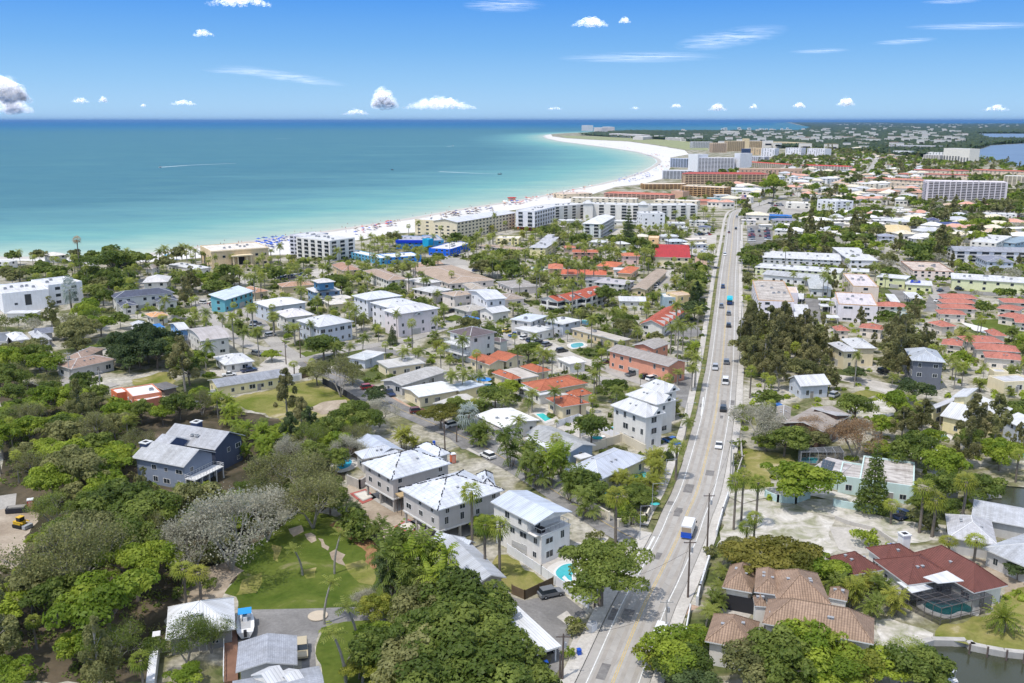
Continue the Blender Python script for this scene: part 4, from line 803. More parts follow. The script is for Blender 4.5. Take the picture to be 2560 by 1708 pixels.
bld('large navy and grey house on the wood edge with hipped roofs, blue chimneys, wraparound porch','the big navy house in the woods',[('b1',(1685,1142),(1815,1012),(1345,1030),7.6,'g2',3.3,(84,92,112),'shingle',(188,190,196),{'extra':[chimney(.6,.55,1.0,10.6,(60,72,102)),skylights([(-.5,-.1,0),(-.5,.08,0)],9.6)],'sp':3}),('b1',(1440,1278),(1590,1142),(1130,1160),7.2,'g2',3.0,(138,148,166),'shingle',(196,198,202),{'sp':3,'extra':[deck(1,3.0,3.6),chimney(-.2,.95,1.0,10.0,(60,72,102))]}),('b1',(1290,1130),(1450,1050),(1215,1090),9.0,'g2',2.0,(70,84,115),'shingle',(190,192,198),{'z0':5,'win':'none'})])
bld('tan-roofed house with a screened porch behind the dark pine row','the tan-roofed house by the pines',[('b1',(560,510),(900,430),(450,470),4,'hip',1.8,GRW,'shingle',(176,150,136)),('b1',(640,430),(760,350),(540,410),4,'hip',1.5,GRW,'shingle',(180,156,142))])
bld('white house with barrel-vaulted grey roof beside a black screen cage','the barrel-roofed white house',[('b1',(1570,290),(1800,255),(1480,200),6.6,'barrel',1.8,W,'flat',(190,184,184))])
bld('low house with bright white tent-like roof in front of the barrel roof','the white tent-roofed house',[('b1',(1760,480),(1985,440),(1700,410),3.2,'hip',1.6,W,'flat',WR)])
bld('blue-and-white house with a bright white roof left of the barrel roof','the blue house with white roof',[('b1',(1400,205),(1480,190),(1340,150),5,'g1',1.4,(120,165,215),'metal',WR),('b1',(1200,195),(1290,180),(1180,160),3.4,'slab',0,BLW,'flat',(60,130,200),{'ac':0})])
bld('grey-and-white cottage with two small hipped roofs below the navy roof','the grey-and-white cottage',[('b1',(1075,200),(1195,185),(1020,150),3.6,'hip',1.5,BLW,'metal',(205,208,214)),('b1',(1060,215),(1130,205),(1035,185),3.2,'hip',1,BLW,'metal',WR,{'win':'none'})])
bld('small one-storey house with an orange-tan roof and brown deck','the small orange-tan roof house',[('c1',(1860,1340),(2070,1310),(1780,1295),3.6,'hip',1.2,W,'shingle',(236,180,130))])
bld('pair of low white roofs half buried in trees at the left edge','the low white roofs at the left edge',[('b1',(100,290),(230,270),(60,235),3.4,'hip',1.2,GRW,'flat',WR),('b1',(290,290),(400,270),(250,220),3.4,'hip',1.4,GRW,'shingle',(200,202,208)),('b1',(-60,300),(50,300),(-80,230),3.4,'flat',0,GRW,'flat',(120,125,135))])
bld('long dark-grey roof bungalow behind leafy trees on the left','the dark-grey roof bungalow',[('b1',(270,235),(420,225),(250,205),4,'g1',1.5,GRW,'shingle',(130,135,150))])
# ---- left middle: modern mansion and friends
bld('large white modern mansion of stacked flat-roofed boxes at the left edge','the white modern mansion',[('c1',(20,1048),(582,985),(-60,940),10,'flat',0,(244,244,246),'flat',WR,{'win':'none','extra':[opening(1,.08,2.6,3,8.4,GLASS,'tall_window',0),opening(1,-.45,1.3,3.6,4.6,GLASS,'small_window',0)]}),('c1',(60,1290),(440,1285),(N,6),3.4,'slab',0,W,'flat',WR,{'win':'none','ac':0}),('c1',(590,945),(965,885),(470,870),11,'flat',0,(244,244,246),'flat',WR,{'sp':7,'ww':2.2,'ac':3})],'mansion','mansion')
bld('white house with long navy-grey roof in front of the beach trees','the navy-grey roofed white house',[('c1',(1400,1105),(2130,1030),(1370,1055),7.4,'hip',2.2,W,'shingle',NV),('c1',(1915,1150),(2178,1122),(1900,1100),4.6,'hip',1.2,W,'shingle',NV),('c1',(1480,1205),(1680,1180),(1460,1150),4.8,'hip',1,W,'shingle',NV)])
bld('white hip-roofed house among palms behind the navy-grey roof','the white hip-roofed house in palms',[('c1',(1740,915),(2045,920),(1690,850),6.5,'hip',2.4,W,'metal',(225,222,222))])
bld('flat white roof of a long low house left of the beach palace','the flat white-roofed house by the palace',[('c1',(2040,690),(2350,760),(2190,660),4.5,'slab',0,W,'flat',WR)])
bld('pale brown thatch-coloured hipped roof near the beach trees','the pale brown hipped roof',[('c1',(1760,745),(1870,745),(N,12),5,'hip',2,W,'shingle',(188,176,168))])
bld('white beach house showing above the trees at far left','the far-left white beach house',[('c1',(110,660),(210,640),(N,12),5.5,'flat',0,W,'flat',WR)])
bld('tan-and-white beach house with broad pale roof under a tall palm','the beach house under the tall palm',[('c1',(640,590),(830,570),(N,14),6,'hip',1.5,W,'flat',(228,222,214))])
bld('small grey-roofed beach cottage peeking from the trees','the small grey beach cottage',[('c1',(1100,690),(1180,680),(N,9),4,'flat',0,W,'flat',WR)])
# ---- palace, condo, blue motels
def portico(root,b,rel):
 m=MB();s=-b.s;Y=b.W/2*s
 for x in(-5,-2.6,2.6,5):m.box(x-.35,x+.35,min(Y+3.5*s,Y+4.2*s),max(Y+3.5*s,Y+4.2*s),1.5,7.4,wall((232,214,180)))
 m.box(-6,6,min(Y,Y+4.8*s),max(Y,Y+4.8*s),7.4,8.1,wall((232,214,180)));m.box(-6,6,min(Y,Y+4.8*s),max(Y,Y+4.8*s),.1,1.5,wall((232,214,180)))
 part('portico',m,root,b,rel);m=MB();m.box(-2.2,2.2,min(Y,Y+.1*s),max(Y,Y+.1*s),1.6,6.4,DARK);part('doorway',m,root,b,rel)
 m=MB();m.box(-b.L/2-.4,b.L/2+.4,min(Y,Y+.5*s),max(Y,Y+.5*s),10.7,11.3,wall((236,220,190)));part('cornice',m,root,b,rel)
bld('cream two-storey beachfront palace with columned portico and flat white roof','the cream beachfront palace',[('c2',(428,528),(1125,478),(312,458),11.5,'flat',0,(232,208,170),'flat',(232,224,214),{'sp':4.6,'ww':1.7,'ns':2,'win':'grid','extra':[portico]})],'palace','palace')
bld('white five-storey beachfront condominium with angled wings beside the palace','the white angled condominium',[('c2',(1880,402),(1580,342),(2085,350),16,'flat',0,W,'flat',WR,{'win':'balc','sp':5}),('c2',(1580,345),(1455,318),(1800,300),16,'flat',0,(214,214,224),'flat',WR,{'win':'band','ns':5})],'condominium','condominium')
bld('brown hip-roofed pavilion between the angled condominium and blue motels','the brown pavilion roof',[('c2',(2040,770),(2250,745),(1960,690),5,'hip',2.4,TANW,'shingle',(190,150,130))])
bld('turquoise gable house with a steep pale metal roof','the turquoise gable house',[('c2',(600,1128),(515,1080),(792,1005),6.5,'m2',2.4,(112,178,192),'metal',(220,232,245)),('c2',(790,1075),(885,1075),(700,1020),5,'hip',1,(112,178,192),'metal',LGR)])
bld('blue two-tier pagoda-like house with white hipped roofs','the blue two-tier house',[('c2',(1700,1035),(2030,1005),(1580,985),6.4,'hip',2,(126,154,184),'metal',(225,224,224),{'extra':[deck(1,2.5,3.2)]}),('c2',(1740,920),(1945,897),(1685,885),12,'hip',1.5,(84,132,172),'metal',(220,216,214),{'z0':8,'ns':1})])
bld('small orange-brown hip roof cottage right of the turquoise gable house','the small orange-brown hip roof',[('c2',(960,1040),(1105,1005),(835,985),3.8,'hip',1.8,TANW,'shingle',(206,160,130))])
bld('long orange-brown roofed row behind the blue two-tier house','the long orange-brown roofed row',[('c2',(1300,970),(1690,930),(1290,925),4.0,'hip',1.8,TANW,'shingle',(198,158,132))])
bld('low grey-white roofed house in the shrubs below the two-tier house','the low grey-white roofed house',[('c2',(1890,1185),(2150,1160),(1790,1130),3.8,'hip',1.2,CRM,'flat',(222,216,208)),('c2',(2000,1120),(2180,1095),(1900,1085),3.8,'hip',1,CRM,'flat',(222,216,208))])
bld('white two-storey house with broad white hip roof, farthest of the three by the street','the farthest white street house',[('c2',(1130,1218),(1600,1152),(955,1150),7.2,'hip',2.2,BLW,'metal',(240,238,240))])
bld('white two-storey house with pale grey hip roof between two similar houses','the middle white street house',[('c2',(1350,1345),(1690,1300),(1215,1270),7.0,'hip',2.0,W,'metal',(228,224,226))])
bld('pale blue-grey house with broad hip roof and side porches, nearest of the three','the nearest white street house',[('b2',(620,182),(895,135),(440,128),7.6,'hip',2.4,BLW,'metal',(218,220,226),{'sp':2.4})])
bld('pinkish-white three-storey house with a small blue awning, front of its group','the pinkish-white three-storey house',[('c3',(555,1305),(1052,1220),(408,1245),9.8,'hip',2.2,(236,226,228),'metal',(226,226,232),{'sp':3.6,'extra':[gablet(0,-.98,5,3,8.2,1.4,roofm('metal',(226,226,232)))]})])
bld('white three-storey house with pale hip roof, middle of its group',None,[('c3',(440,1222),(820,1160),(250,1152),9.8,'hip',2.0,(230,228,232),'metal',(224,226,232))])
bld('white three-storey house with pale hip roof, rearmost of its group','the rearmost white three-storey house',[('c3',(185,1130),(600,1068),(28,1068),9.8,'hip',2.2,(228,228,234),'metal',(222,226,234))])
bld('blue two-storey beach motel with deep blue mansard and turquoise tower','the blue motel with turquoise tower',[('c3',(540,400),(935,420),(490,340),7.5,'flat',0,(60,130,205),'flat',(185,185,195),{'extra':[lambda root,b,rel:part('blue_mansard',(lambda m:(m.box(-b.L/2-.3,b.L/2+.3,-b.W/2-.4,-b.W/2+1.2,5.6,8.0,plain('royal_blue_roof',srgb((20,60,200)),.5)),m)[1])(MB()),root,b,rel)]}),('c3',(935,400),(1110,385),(930,330),7,'flat',0,(70,150,200),'flat',(180,180,190)),('c3',(935,385),(995,378),(N,6),11,'flat',0,(40,170,215),'flat',(60,180,220),{'win':'none','ac':0})],'motel','motel')
bld('blue motel office with white flat roof and bright blue canopy edge','the blue motel office',[('c3',(1200,505),(985,478),(1390,415),6,'flat',0,(30,105,225),'flat',(228,226,226))],'motel','motel')
bld('long white-roofed motel with blue skirted walls right of the brown pavilion','the long blue-skirted motel',[('c3',(440,608),(820,570),(400,560),5.6,'flat',0,(40,135,225),'flat',(238,240,242)),('c3',(350,615),(0,520),(440,590),5.6,'flat',0,(100,170,205),'flat',(238,240,242))],'motel','motel')
bld('two-storey house with long tan roof above a turquoise pool corner','the tan-roofed two-storey house',[('c3',(440,890),(650,850),(240,760),6.4,'hip',1.6,W,'shingle',(188,165,148))])
for i,(a,b,c,h,col,lab,lm)in enumerate([((1190,930),(1750,880),(700,735),3.8,(196,174,155),'very long tan-roofed motel wing behind the tan and white houses','the long tan motel wing'),((900,930),(1060,890),(700,870),6.2,(225,222,220),'white flat-roofed apartment block left of the tan motel wing',None),((980,1040),(1200,990),(780,980),6.2,(222,222,222),'light grey roofed apartments behind the row of royal palms',None),((1250,1085),(1500,1050),(1085,1040),6.4,(196,176,158),'pink-white two-storey apartments with tan roof and outside stairs','the pink-white apartments with stairs'),((1450,1000),(1640,985),(1380,930),6.2,(194,182,168),'tan hip-roofed wing behind the pink-white apartments',None),((1960,980),(2300,950),(1780,900),4.2,(180,174,170),'low grey-brown roofed motel in a row of young palms','the low grey-brown roofed motel'),((1860,1130),(2060,1080),(1840,1050),3.8,(176,160,148),'brown shingle-roofed cottage right of the white gable house',None),((1640,445),(1990,520),(1700,480),3.4,(190,168,150),'tan low roof amid palms below the yellow block',None)]):
 bld(lab,lm,[('c3',a,b,c,h,'hip',1.3,(232,222,216),'shingle',col)])
bld('white two-storey gable house with pale grey roof and garage doors','the white gable house',[('c3',(1640,1125),(1855,1085),(1510,1000),7.6,'g1',1.8,(240,240,244),'metal',(218,220,226)),('c3',(1420,1270),(1650,1220),(1280,1210),3.6,'hip',1.6,GRW,'shingle',(200,194,186))])
bld('low white-roofed house with gabled porch beside the white-gable house garage','the low white porch house',[('c3',(1720,1290),(1880,1240),(1620,1230),4.4,'g1',1.6,W,'metal',WR)])
bld('yellow two-storey block with flat cream roof behind palms','the yellow flat-roofed block',[('c3',(1760,370),(2040,375),(N,14),6.0,'flat',0,YEL,'flat',(232,226,216))])
bld('tall cream two-storey apartment house with long grey metal roof','the cream block with grey metal roof',[('c4',(220,490),(15,480),(340,400),8,'slab',0,YEL,'metal',(205,205,210)),('c4',(330,400),(145,395),(415,325),8,'slab',0,YEL,'metal',(205,205,210))])
# ---- beach hotels
bld('long cream and white five-storey beach hotel with peaked dormers','the long cream beach hotel',[('d3',(400,772),(845,800),(N,20),15.5,'flat',0,(232,220,190),'flat',(236,236,240),{'sp':6.5,'ww':2.4,'ns':4,'win':'grid'}),('d3',(955,815),(1725,690),(N,22),17,'g1',2.5,(230,218,190),'metal',(222,224,232),{'sp':4.6,'ww':2.2,'cap':100,'ns':5,'win':'grid'})],'hotel','hotel')
bld('white hotel with a brick-red lower corner beside the cream beach hotel','the white and brick-red hotel',[('d3',(1968,668),(2200,605),(1735,655),18,'flat',0,(236,236,242),'flat',WR,{'sp':5,'win':'balc','z0':3.5,'ns':4}),('d3',(1740,715),(1962,728),(N,10),13.4,'flat',0,(186,84,52),'flat',(200,120,90),{'sp':4,'ac':0})],'hotel','hotel')
bld('very long white four-storey condominium with peaked roof turrets','the very long white condominium',[('d4',(330,1130),(760,1095),(N,18),15.5,'flat',0,W,'flat',WR,{'win':'balc','sp':8}),('d4',(740,1095),(1480,1110),(N,18),16.5,'flat',0,W,'flat',WR,{'win':'balc','sp':8}),('d4',(1470,1115),(2215,1108),(N,18),15.5,'flat',0,W,'flat',WR,{'win':'balc','sp':8}),('d4',(720,1092),(860,1092),(N,9),17.6,'pyr',3.5,W,'metal',WR,{'win':'none'}),('d4',(1450,1108),(1580,1108),(N,9),17.6,'pyr',3.5,W,'metal',WR,{'win':'none'})],'condominium','condominium')
bld('white four-storey inn with hip roof and side balconies before the long condominium','the white inn with side balconies',[('d4',(960,1360),(712,1348),(1108,1258),13.5,'hip',2.8,(222,228,230),'metal',(240,240,242),{'win':'balc','sp':4.5})],'inn','hotel')
bld('plain white four-storey block right of the slender dark conifer','the plain white four-storey block',[('d4',(1492,1222),(1790,1218),(N,16),14,'flat',0,(238,238,240),'flat',WR,{'sp':5})],'apartment_block','apartment block')
for t,a,b,d,h,lab in[('d4',(440,1318),(720,1312),12,4.5,'low white club building left of the white inn'),('d4',(1100,1322),(1480,1330),12,4.5,'low white club building behind the slender conifer'),('d4',(1810,1350),(2060,1352),12,4.5,'low white curved-roof building right of the white block'),('d4',(2100,1322),(2345,1328),10,5.5,'two-storey white strip building beside the main road'),('d4',(1950,1405),(2095,1408),9,4.0,'small white box building among shrubs by the road'),('c4',(2075,235),(2235,240),10,4.4,'small building with navy awning roof beside the main road')]:
 bld(lab,None,[(t,a,b,(N,d),h,'slab' if 'navy' not in lab else 'hip',1.5,W,'flat',WR if 'navy' not in lab else(90,100,130))],'building','building')
for t,a,b,d,h,wc,rk,rc,st,lab in[('d4',(560,1015),(1420,1032),16,10,(226,216,196),'flat',(234,228,222),'std','long tan three-storey block behind the long white condominium'),('d4',(455,970),(840,955),22,8,(222,204,176),'flat',(228,205,190),'std','tan beachfront row with salmon tile roofs at the sand'),('d4',(980,955),(1865,985),18,9,(214,178,160),'tile',(216,130,110),'band','terraced pink condominiums with small red roofs'),('d4',(1640,1042),(2205,1062),14,10,(230,218,195),'flat',(240,236,230),'std','cream flat block at the right end behind the condominium'),('d4',(1515,838),(2080,835),20,13,(196,160,118),'flat',(235,222,205),'band','golden-brown five-storey beach condominium'),('d4',(1990,860),(2560,885),20,17,(196,160,118),'flat',(235,222,205),'band','taller golden-brown condominium with white balconies'),('d4',(1870,925),(2025,935),12,12,(214,176,150),'flat',(222,180,160),'none','pink-tan windowless end block of the terraces'),('d4',(1755,660),(2150,665),22,22,(214,216,224),'flat',WR,'band','grey-white hotel wing at the sand below the twin towers'),('d4',(1858,500),(2075,505),22,36,(190,200,220),'flat',WR,'band','blue-glass and white beach tower, left of its stair core'),('d4',(2095,445),(2222,450),24,40,(230,230,233),'flat',WR,'none','tall blank white stair tower beside the blue-glass tower'),('e1',(85,585),(598,588),22,33,(225,224,230),'flat',WR,'band','wide white ten-storey tower with dark balcony stripes'),('e1',(598,520),(678,524),24,40,(226,226,230),'flat',WR,'none','blank pale stair tower at the right end of the striped tower'),('e1',(-130,812),(1075,820),20,18,(206,178,150),'tile',(190,90,80),'band','long tan condominium with vertical piers and red roof edge'),('e1',(680,735),(1545,740),20,18,(206,172,150),'flat',(215,195,175),'std','long brown-tan four-storey block right of the striped tower'),('e1',(690,640),(1310,680),16,20,(225,210,190),'tile',(226,92,76),'band','bright red-roofed condominium behind the brown-tan block'),('e1',(1510,690),(2205,712),16,16,(222,216,206),'tile',(214,78,72),'band','long dark-windowed condominium with bright red roof'),('e1',(0,362),(285,362),30,40,(225,225,228),'flat',WR,'band','cream and glass beach condominium at the far dunes'),('e1',(285,380),(492,380),34,40,(220,196,170),'flat',(235,225,205),'band','pinkish tan beach condominium with square balconies'),('e1',(495,352),(745,352),36,46,(216,194,158),'flat',(235,225,205),'band','broad tan high-rise left of the tall cream stair tower'),('e1',(738,318),(806,318),30,56,(228,208,168),'flat',(235,225,205),'none','tall cream stair tower in the middle of the tan high-rises'),('e1',(800,352),(1055,355),36,46,(216,194,158),'flat',(235,225,205),'band','broad tan high-rise right of the cream stair tower'),('e1',(1070,362),(1480,372),40,36,(226,208,168),'flat',(235,215,185),'std','wide cream apartment block at the right end of the tan high-rises'),('e1',(825,450),(970,452),22,28,(212,186,150),'flat',(228,210,180),'std','short tan block left of the three white blocks'),('e1',(972,452),(1160,456),22,32,(236,234,240),'flat',WR,'std','white eight-storey block, leftmost of three'),('e1',(1310,445),(1530,450),22,32,(236,234,240),'flat',WR,'std','white eight-storey block, middle of three'),('e1',(1615,452),(1858,460),22,32,(236,234,240),'flat',WR,'std','white eight-storey block, rightmost of three'),('e1',(715,460),(825,460),16,26,(90,110,150),'flat',(130,140,160),'band','dark blue glass building behind the striped tower'),('e1',(680,560),(1010,570),20,18,(224,224,232),'flat',WR,'band','pale low block directly above the bright red roof'),('d5',(585,378),(1230,392),24,28,(236,236,240),'flat',WR,'band','long white condominium with dark bays near the bay'),('d5',(640,455),(880,460),20,26,(238,238,240),'flat',WR,'std','white block before the long dark-bayed condominium'),('d5',(1040,505),(1255,510),18,24,(236,230,224),'flat',WR,'band','white block with a dark glass grid left of the bay tower'),('d5',(1070,472),(1310,476),18,24,(238,238,238),'flat',WR,'std','white slab behind the dark-gridded block'),('d5',(1305,420),(1645,432),26,42,(240,234,222),'flat',WR,'balc','white fourteen-storey tower beside the bay water'),('d5',(1085,850),(2145,868),24,44,(226,218,222),'flat',(232,224,226),'band','wide white ten-storey slab with rows of dark balconies'),('d5',(2090,780),(2420,790),20,24,(232,222,200),'flat',WR,'band','cream block cut by the right edge behind the wide slab'),('d5',(235,810),(1030,850),18,14,(222,205,180),'tile',(214,150,130),'std','long tan row with thin red roof left of the wide slab'),('d5',(600,870),(1020,890),16,11,(212,196,176),'flat',(214,194,176),'std','tan terraces under trees left of the wide slab'),('d5',(95,880),(400,905),24,15,(232,224,206),'flat',WR,'std','cream cube building with white roof near the far street'),('d5',(280,975),(725,990),16,9,(212,192,166),'tile',(210,164,140),'std','low tan row with pinkish roof in the palms'),('d5',(835,995),(1070,1010),16,9,(212,192,166),'tile',(206,162,140),'std','low tan row left foot of the wide slab'),('d5',(165,1070),(455,1080),16,8,(222,200,170),'tile',(224,160,124),'std','small tan hall with orange roof among palms'),('d5',(690,760),(870,765),24,16,(230,214,196),'tile',(206,120,104),'std','cream gabled hall with red roof left of the red villas'),('d5',(905,705),(1640,720),22,22,(228,208,186),'tile',(206,106,92),'std','long row of red-roofed villas behind the wide slab'),('d5',(1660,705),(2360,728),22,22,(228,208,186),'tile',(214,122,100),'std','long row of red-roofed villas at the right edge by the bay'),('d5',(1040,760),(1620,775),14,14,(228,208,186),'tile',(206,106,92),'std','nearer strip of red-roofed villas above the wide slab'),('e1',(1755,1165),(2020,1195),20,14,(240,240,242),'flat',WR,'std','white windowless cube building right of the blue roof'),('e1',(1310,1215),(1670,1225),20,6,(236,232,222),'flat',(236,232,228),'std','white curved commercial building at the road bend'),('e1',(955,1395),(1412,1405),9,5,(60,130,200),'metal',(36,118,205),'none','long bright blue roof beside the road bend'),('e1',(395,1030),(1020,1035),16,6,(235,235,235),'metal',(238,238,238),'none','long low white-roofed pavilion before the tan condominium'),('e1',(235,1150),(740,1150),10,4,(120,170,180),'flat',(225,230,232),'none','low teal-fronted strip behind trees left of the bend'),('e1',(60,1190),(350,1190),12,5,(224,170,150),'tile',(222,140,120),'none','small salmon roof beside the golden-brown condominium'),('e1',(400,210),(512,215),60,90,(240,232,220),'flat',WR,'balc','lone white tower above the far treeline'),('e1',(1120,850),(1240,855),16,10,(240,240,240),'metal',WR,'std','round-topped white villa beside the tan condominium'),('e1',(1350,855),(1460,858),16,12,(240,240,240),'metal',WR,'std','white gabled villa in the middle distance palms'),('e1',(1500,870),(1640,880),16,8,(240,240,240),'metal',WR,'std','white low villa right of the gabled villa'),('e1',(1730,870),(1890,880),16,9,(240,240,240),'metal',WR,'std','white wide villa left of the far street'),('e1',(1680,905),(1790,910),14,6,(240,240,240),'metal',WR,'std','low white villa in front of the wide villa'),('e1',(2230,930),(2420,950),20,12,(232,222,200),'flat',WR,'std','cream corner block near the far cube building')]:
 far_='far tree' in lab
 kd='hip' if rk in('tile','metal')else 'flat'
 bld(lab,None if d>30 else('the '+lab)if lab.startswith(('white windowless','long bright blue'))else None,[(t,a,b,(N,d),h,kd,min(3.5,d*.15),wc,rk,rc,{'win':st,'sp':7 if st=='balc' else 6.0,'ww':2.4,'cap':60,'ac':3})],'tower' if h>25 else 'apartment_block','tower' if h>25 else 'apartment block')
for t,a,b,h,lab in[('d4',(700,68),(780,70),62,'pinkish high-rise on the beach point, leftmost of the group'),('d4',(860,98),(965,100),50,'white high-rise on the beach point, second from left'),('d4',(972,88),(1050,92),52,'white high-rise on the beach point, right of the pair'),('d4',(1060,175),(1280,185),22,'pale low-rise row below the point high-rises'),('d4',(1290,185),(1470,195),24,'pale stepped low-rise right of the point row'),('d4',(1500,222),(1790,205),30,'tan and white dune condominium behind the wide beach'),('d4',(1790,225),(2000,235),18,'low white dune block behind the wide beach'),('d5',(1690,58),(1745,60),150,'lone blue-grey skyscraper on the horizon at right')]:
 bld(lab,None,[(t,a,b,(N,45),h,'flat',0,(222,214,212)if 'blue' not in lab else(150,165,195),'flat',(225,222,222),{'win':'grid','ns':6,'ww':6,'sp':14})],'tower','tower')
 # ---- centre town (c4) and right (d1, d2)
bld('two-storey cream apartment house with bright red metal gable roof','the bright red roof house',[('c4',(1545,600),(1990,606),(1590,475),6.4,'m1',2.0,CRM,'flat',(184,52,52))])
for t,a,b,c,h,k,wc,rk,rc,lab,lm in[('c4',(245,745),(430,740),(290,690),5.0,'hip',(220,190,160),'tile',(222,140,110),'small salmon hip-roofed house left of the salmon row',None),('c4',(400,812),(960,822),(430,755),4.0,'g1',(220,190,160),'tile',(222,122,90),'long salmon roof row behind three tall palms','the long salmon roof row'),('c4',(820,712),(1060,735),(870,655),4.6,'hip',(225,195,165),'tile',(226,134,96),'salmon hip roof above the white porch strip',None),('c4',(1085,795),(1255,812),(1150,720),4.6,'hip',(225,195,165),'tile',(224,132,94),'salmon hip roof beside the tan parking-lot motel',None),('c4',(1145,590),(1375,592),(N,12),6.2,'hip',(232,200,196),'tile',(222,136,106),'pink two-storey house with orange roof and balcony','the pink house with balcony'),('c4',(440,492),(590,492),(N,10),5.4,'hip',(214,190,178),'tile',(214,140,116),'brownish salmon roof left of the long brick-red roof',None),('c4',(540,545),(865,548),(N,9),5.4,'g1',(206,160,140),'tile',(204,120,92),'long brick-orange roof house behind palms',None),('c4',(1040,755),(1240,760),(N,8),4.0,'slab',W,'flat',WR,'small flat white roof between two salmon roofs',None),('c4',(800,905),(1180,940),(N,14),5.5,'slab',GRW,'flat',(196,190,194),'broad lavender-grey flat roof behind the orange townhouses','the lavender-grey flat roof'),('c4',(700,880),(1010,885),(N,10),5,'slab',GRW,'flat',(150,148,155),'dark grey carport roof behind the lavender-grey roof',None),('c4',(1110,1140),(1450,1145),(N,12),7.2,'g1',W,'metal',WR,'white two-storey house with clerestory left of the orange sawtooth roof','the white clerestory house'),('c4',(1665,1092),(1828,1092),(N,10),8,'flat',(170,190,200),'flat',(222,218,214),'grey-blue flat-roofed half house left of the tan house',None),('c4',(1832,1075),(2030,1060),(N,10),9,'flat',(222,198,150),'flat',(208,184,160),'tan three-storey flat-roofed house on columns','the tan three-storey house'),('c4',(1110,445),(1260,440),(N,10),6,'hip',YEL,'metal',(226,226,226),'yellow house with white metal roof near the white inn',None),('c4',(730,415),(930,425),(N,10),4,'hip',W,'metal',(220,222,224),'low pale-roofed house below the white inn',None),('c4',(1340,350),(1470,352),(N,10),7,'hip',CRM,'flat',(240,232,214),'cream tower house left of the peach house',None),('c4',(1475,365),(1600,368),(N,12),8,'flat',(236,196,150),'flat',(240,214,180),'peach three-storey house behind the bright red roof','the peach house'),('c4',(1610,350),(1850,352),(N,9),4.4,'hip',W,'metal',(216,220,228),'pale grey-roofed shop row behind the peach house',None),('c4',(1730,415),(1960,410),(N,11),5.4,'hip',BLW,'metal',(210,220,232),'pale blue-roofed house behind the bright red roof',None),('c4',(1940,450),(2200,440),(N,8),4,'slab',BLW,'flat',(238,236,232),'low white flat shop left of the main road',None),('c4',(1970,390),(2200,385),(N,10),4.4,'slab',CRM,'flat',(236,224,214),'pinkish-white flat shop beside the road lot',None)]:
 bld(lab,lm,[(t,a,b,c,h,k,1.6,wc,rk,rc)])
bld('row of orange-roofed white townhouses with dark screened porches','the orange-roofed townhouses',[('c4',(365,1146),(480,1120),(N,11),8.4,'g1',2.4,W,'tile',(196,100,74),{'extra':[chimney(.6,-.5,.8,10.4)],'win':'band','ns':2}),('c4',(515,1138),(690,1090),(N,12),8.4,'g1',2.8,W,'tile',(196,100,74),{'extra':[chimney(-.1,-.6,.8,10.4),chimney(.8,-.6,.8,10.4)],'win':'band','ns':2}),('c4',(718,1106),(975,1012),(N,12),8.4,'g1',2.8,W,'tile',(196,100,74),{'extra':[chimney(-.3,-.6,.8,10.4),chimney(.3,-.6,.8,10.4)],'win':'band','ns':2})],'townhouses','townhouses')
def fins(root,b,rel):
 for i in range(6):
  m=MB();y=(-b.W/2+b.W*(i+.6)/6.2);m.box(-b.L/2*.95,-b.L*.05,y,y+.35,6.2,8.6,TRIM);part('parapet_fin',m,root,b,rel)
bld('orange tile roof apartments with a sawtooth of white fins, near the road','the orange sawtooth roof',[('c4',(1655,1452),(1400,1395),(1812,1235),6.4,'g2',3.0,W,'tile',(198,102,76),{'extra':[fins]})],'apartment_building','apartments')
bld('L-shaped tan-roofed motel around a parking court full of cars','the L-shaped tan motel',[('c4',(1450,1002),(1292,965),(1570,768),3.8,'g2',1.0,TANW,'shingle',(190,172,155)),('c4',(1590,785),(1705,782),(N,10),3.8,'g1',1,TANW,'shingle',(190,172,155))],'motel','motel')
CW=(232,226,232)
for lab,lm,bx in[('three-storey white apartment block with tan parapet and stained roof, nearest the road','the nearest tan-parapet block',[('d1',(812,1095),(1275,1100),(795,835),10,'flat',0,CW,'stain',(206,198,190),{'fascia':(206,166,128),'sp':7,'ww':2,'ac':5}),('d1',(1180,1000),(1335,1005),(1170,920),8.5,'flat',0,CW,'flat',(225,205,190),{'win':'none','ac':0})]),('three-storey white apartment block with tan parapet behind the carports','the middle tan-parapet block',[('d2',(-70,1145),(432,1148),(0,995),10,'flat',0,CW,'flat',(218,210,214),{'fascia':(206,166,128),'sp':7,'ww':2,'ac':3}),('d1',(1765,1080),(1880,1110),(1850,990),9,'flat',0,CW,'flat',(225,205,190),{'ac':0})]),('tan-parapet apartment block behind dark hedges, farthest of the three','the farthest tan-parapet block',[('d2',(120,912),(455,920),(8,750),9.5,'flat',0,(226,210,196),'flat',(222,212,214),{'fascia':(206,172,130),'sp':7,'ww':2,'ac':4})])]:
 bld(lab,lm,bx,'apartment_block','apartment block')
for i,(t,a,b,c,lab)in enumerate([('d1',(1280,1308),(1488,1315),(1285,1150),'large white carport in the middle of the apartment lot'),('d1',(970,1290),(1252,1298),(N,5),'white strip carport before the nearest tan-parapet block'),('d1',(1325,1080),(1405,1085),(1330,1010),'small white carport behind the nearest tan-parapet block'),('d1',(1635,1180),(1755,1182),(N,6),'white carport over a dark car at the lot edge'),('d1',(1685,1325),(1880,1332),(N,6),'white carport below the middle tan-parapet block'),('d1',(1600,1095),(1760,1102),(N,5),'white carport nearest the grey L roof'),('d2',(860,1068),(1030,1070),(790,990),'white carport roof left of the salmon roofs'),('d2',(610,1120),(735,1125),(540,1015),'white carport roof behind the middle tan-parapet block')]):
 bld(lab,None,[(t,a,b,c,3.0,'slab',0,W,'flat',WR,{'open':1,'ac':0})],'carport','carport')
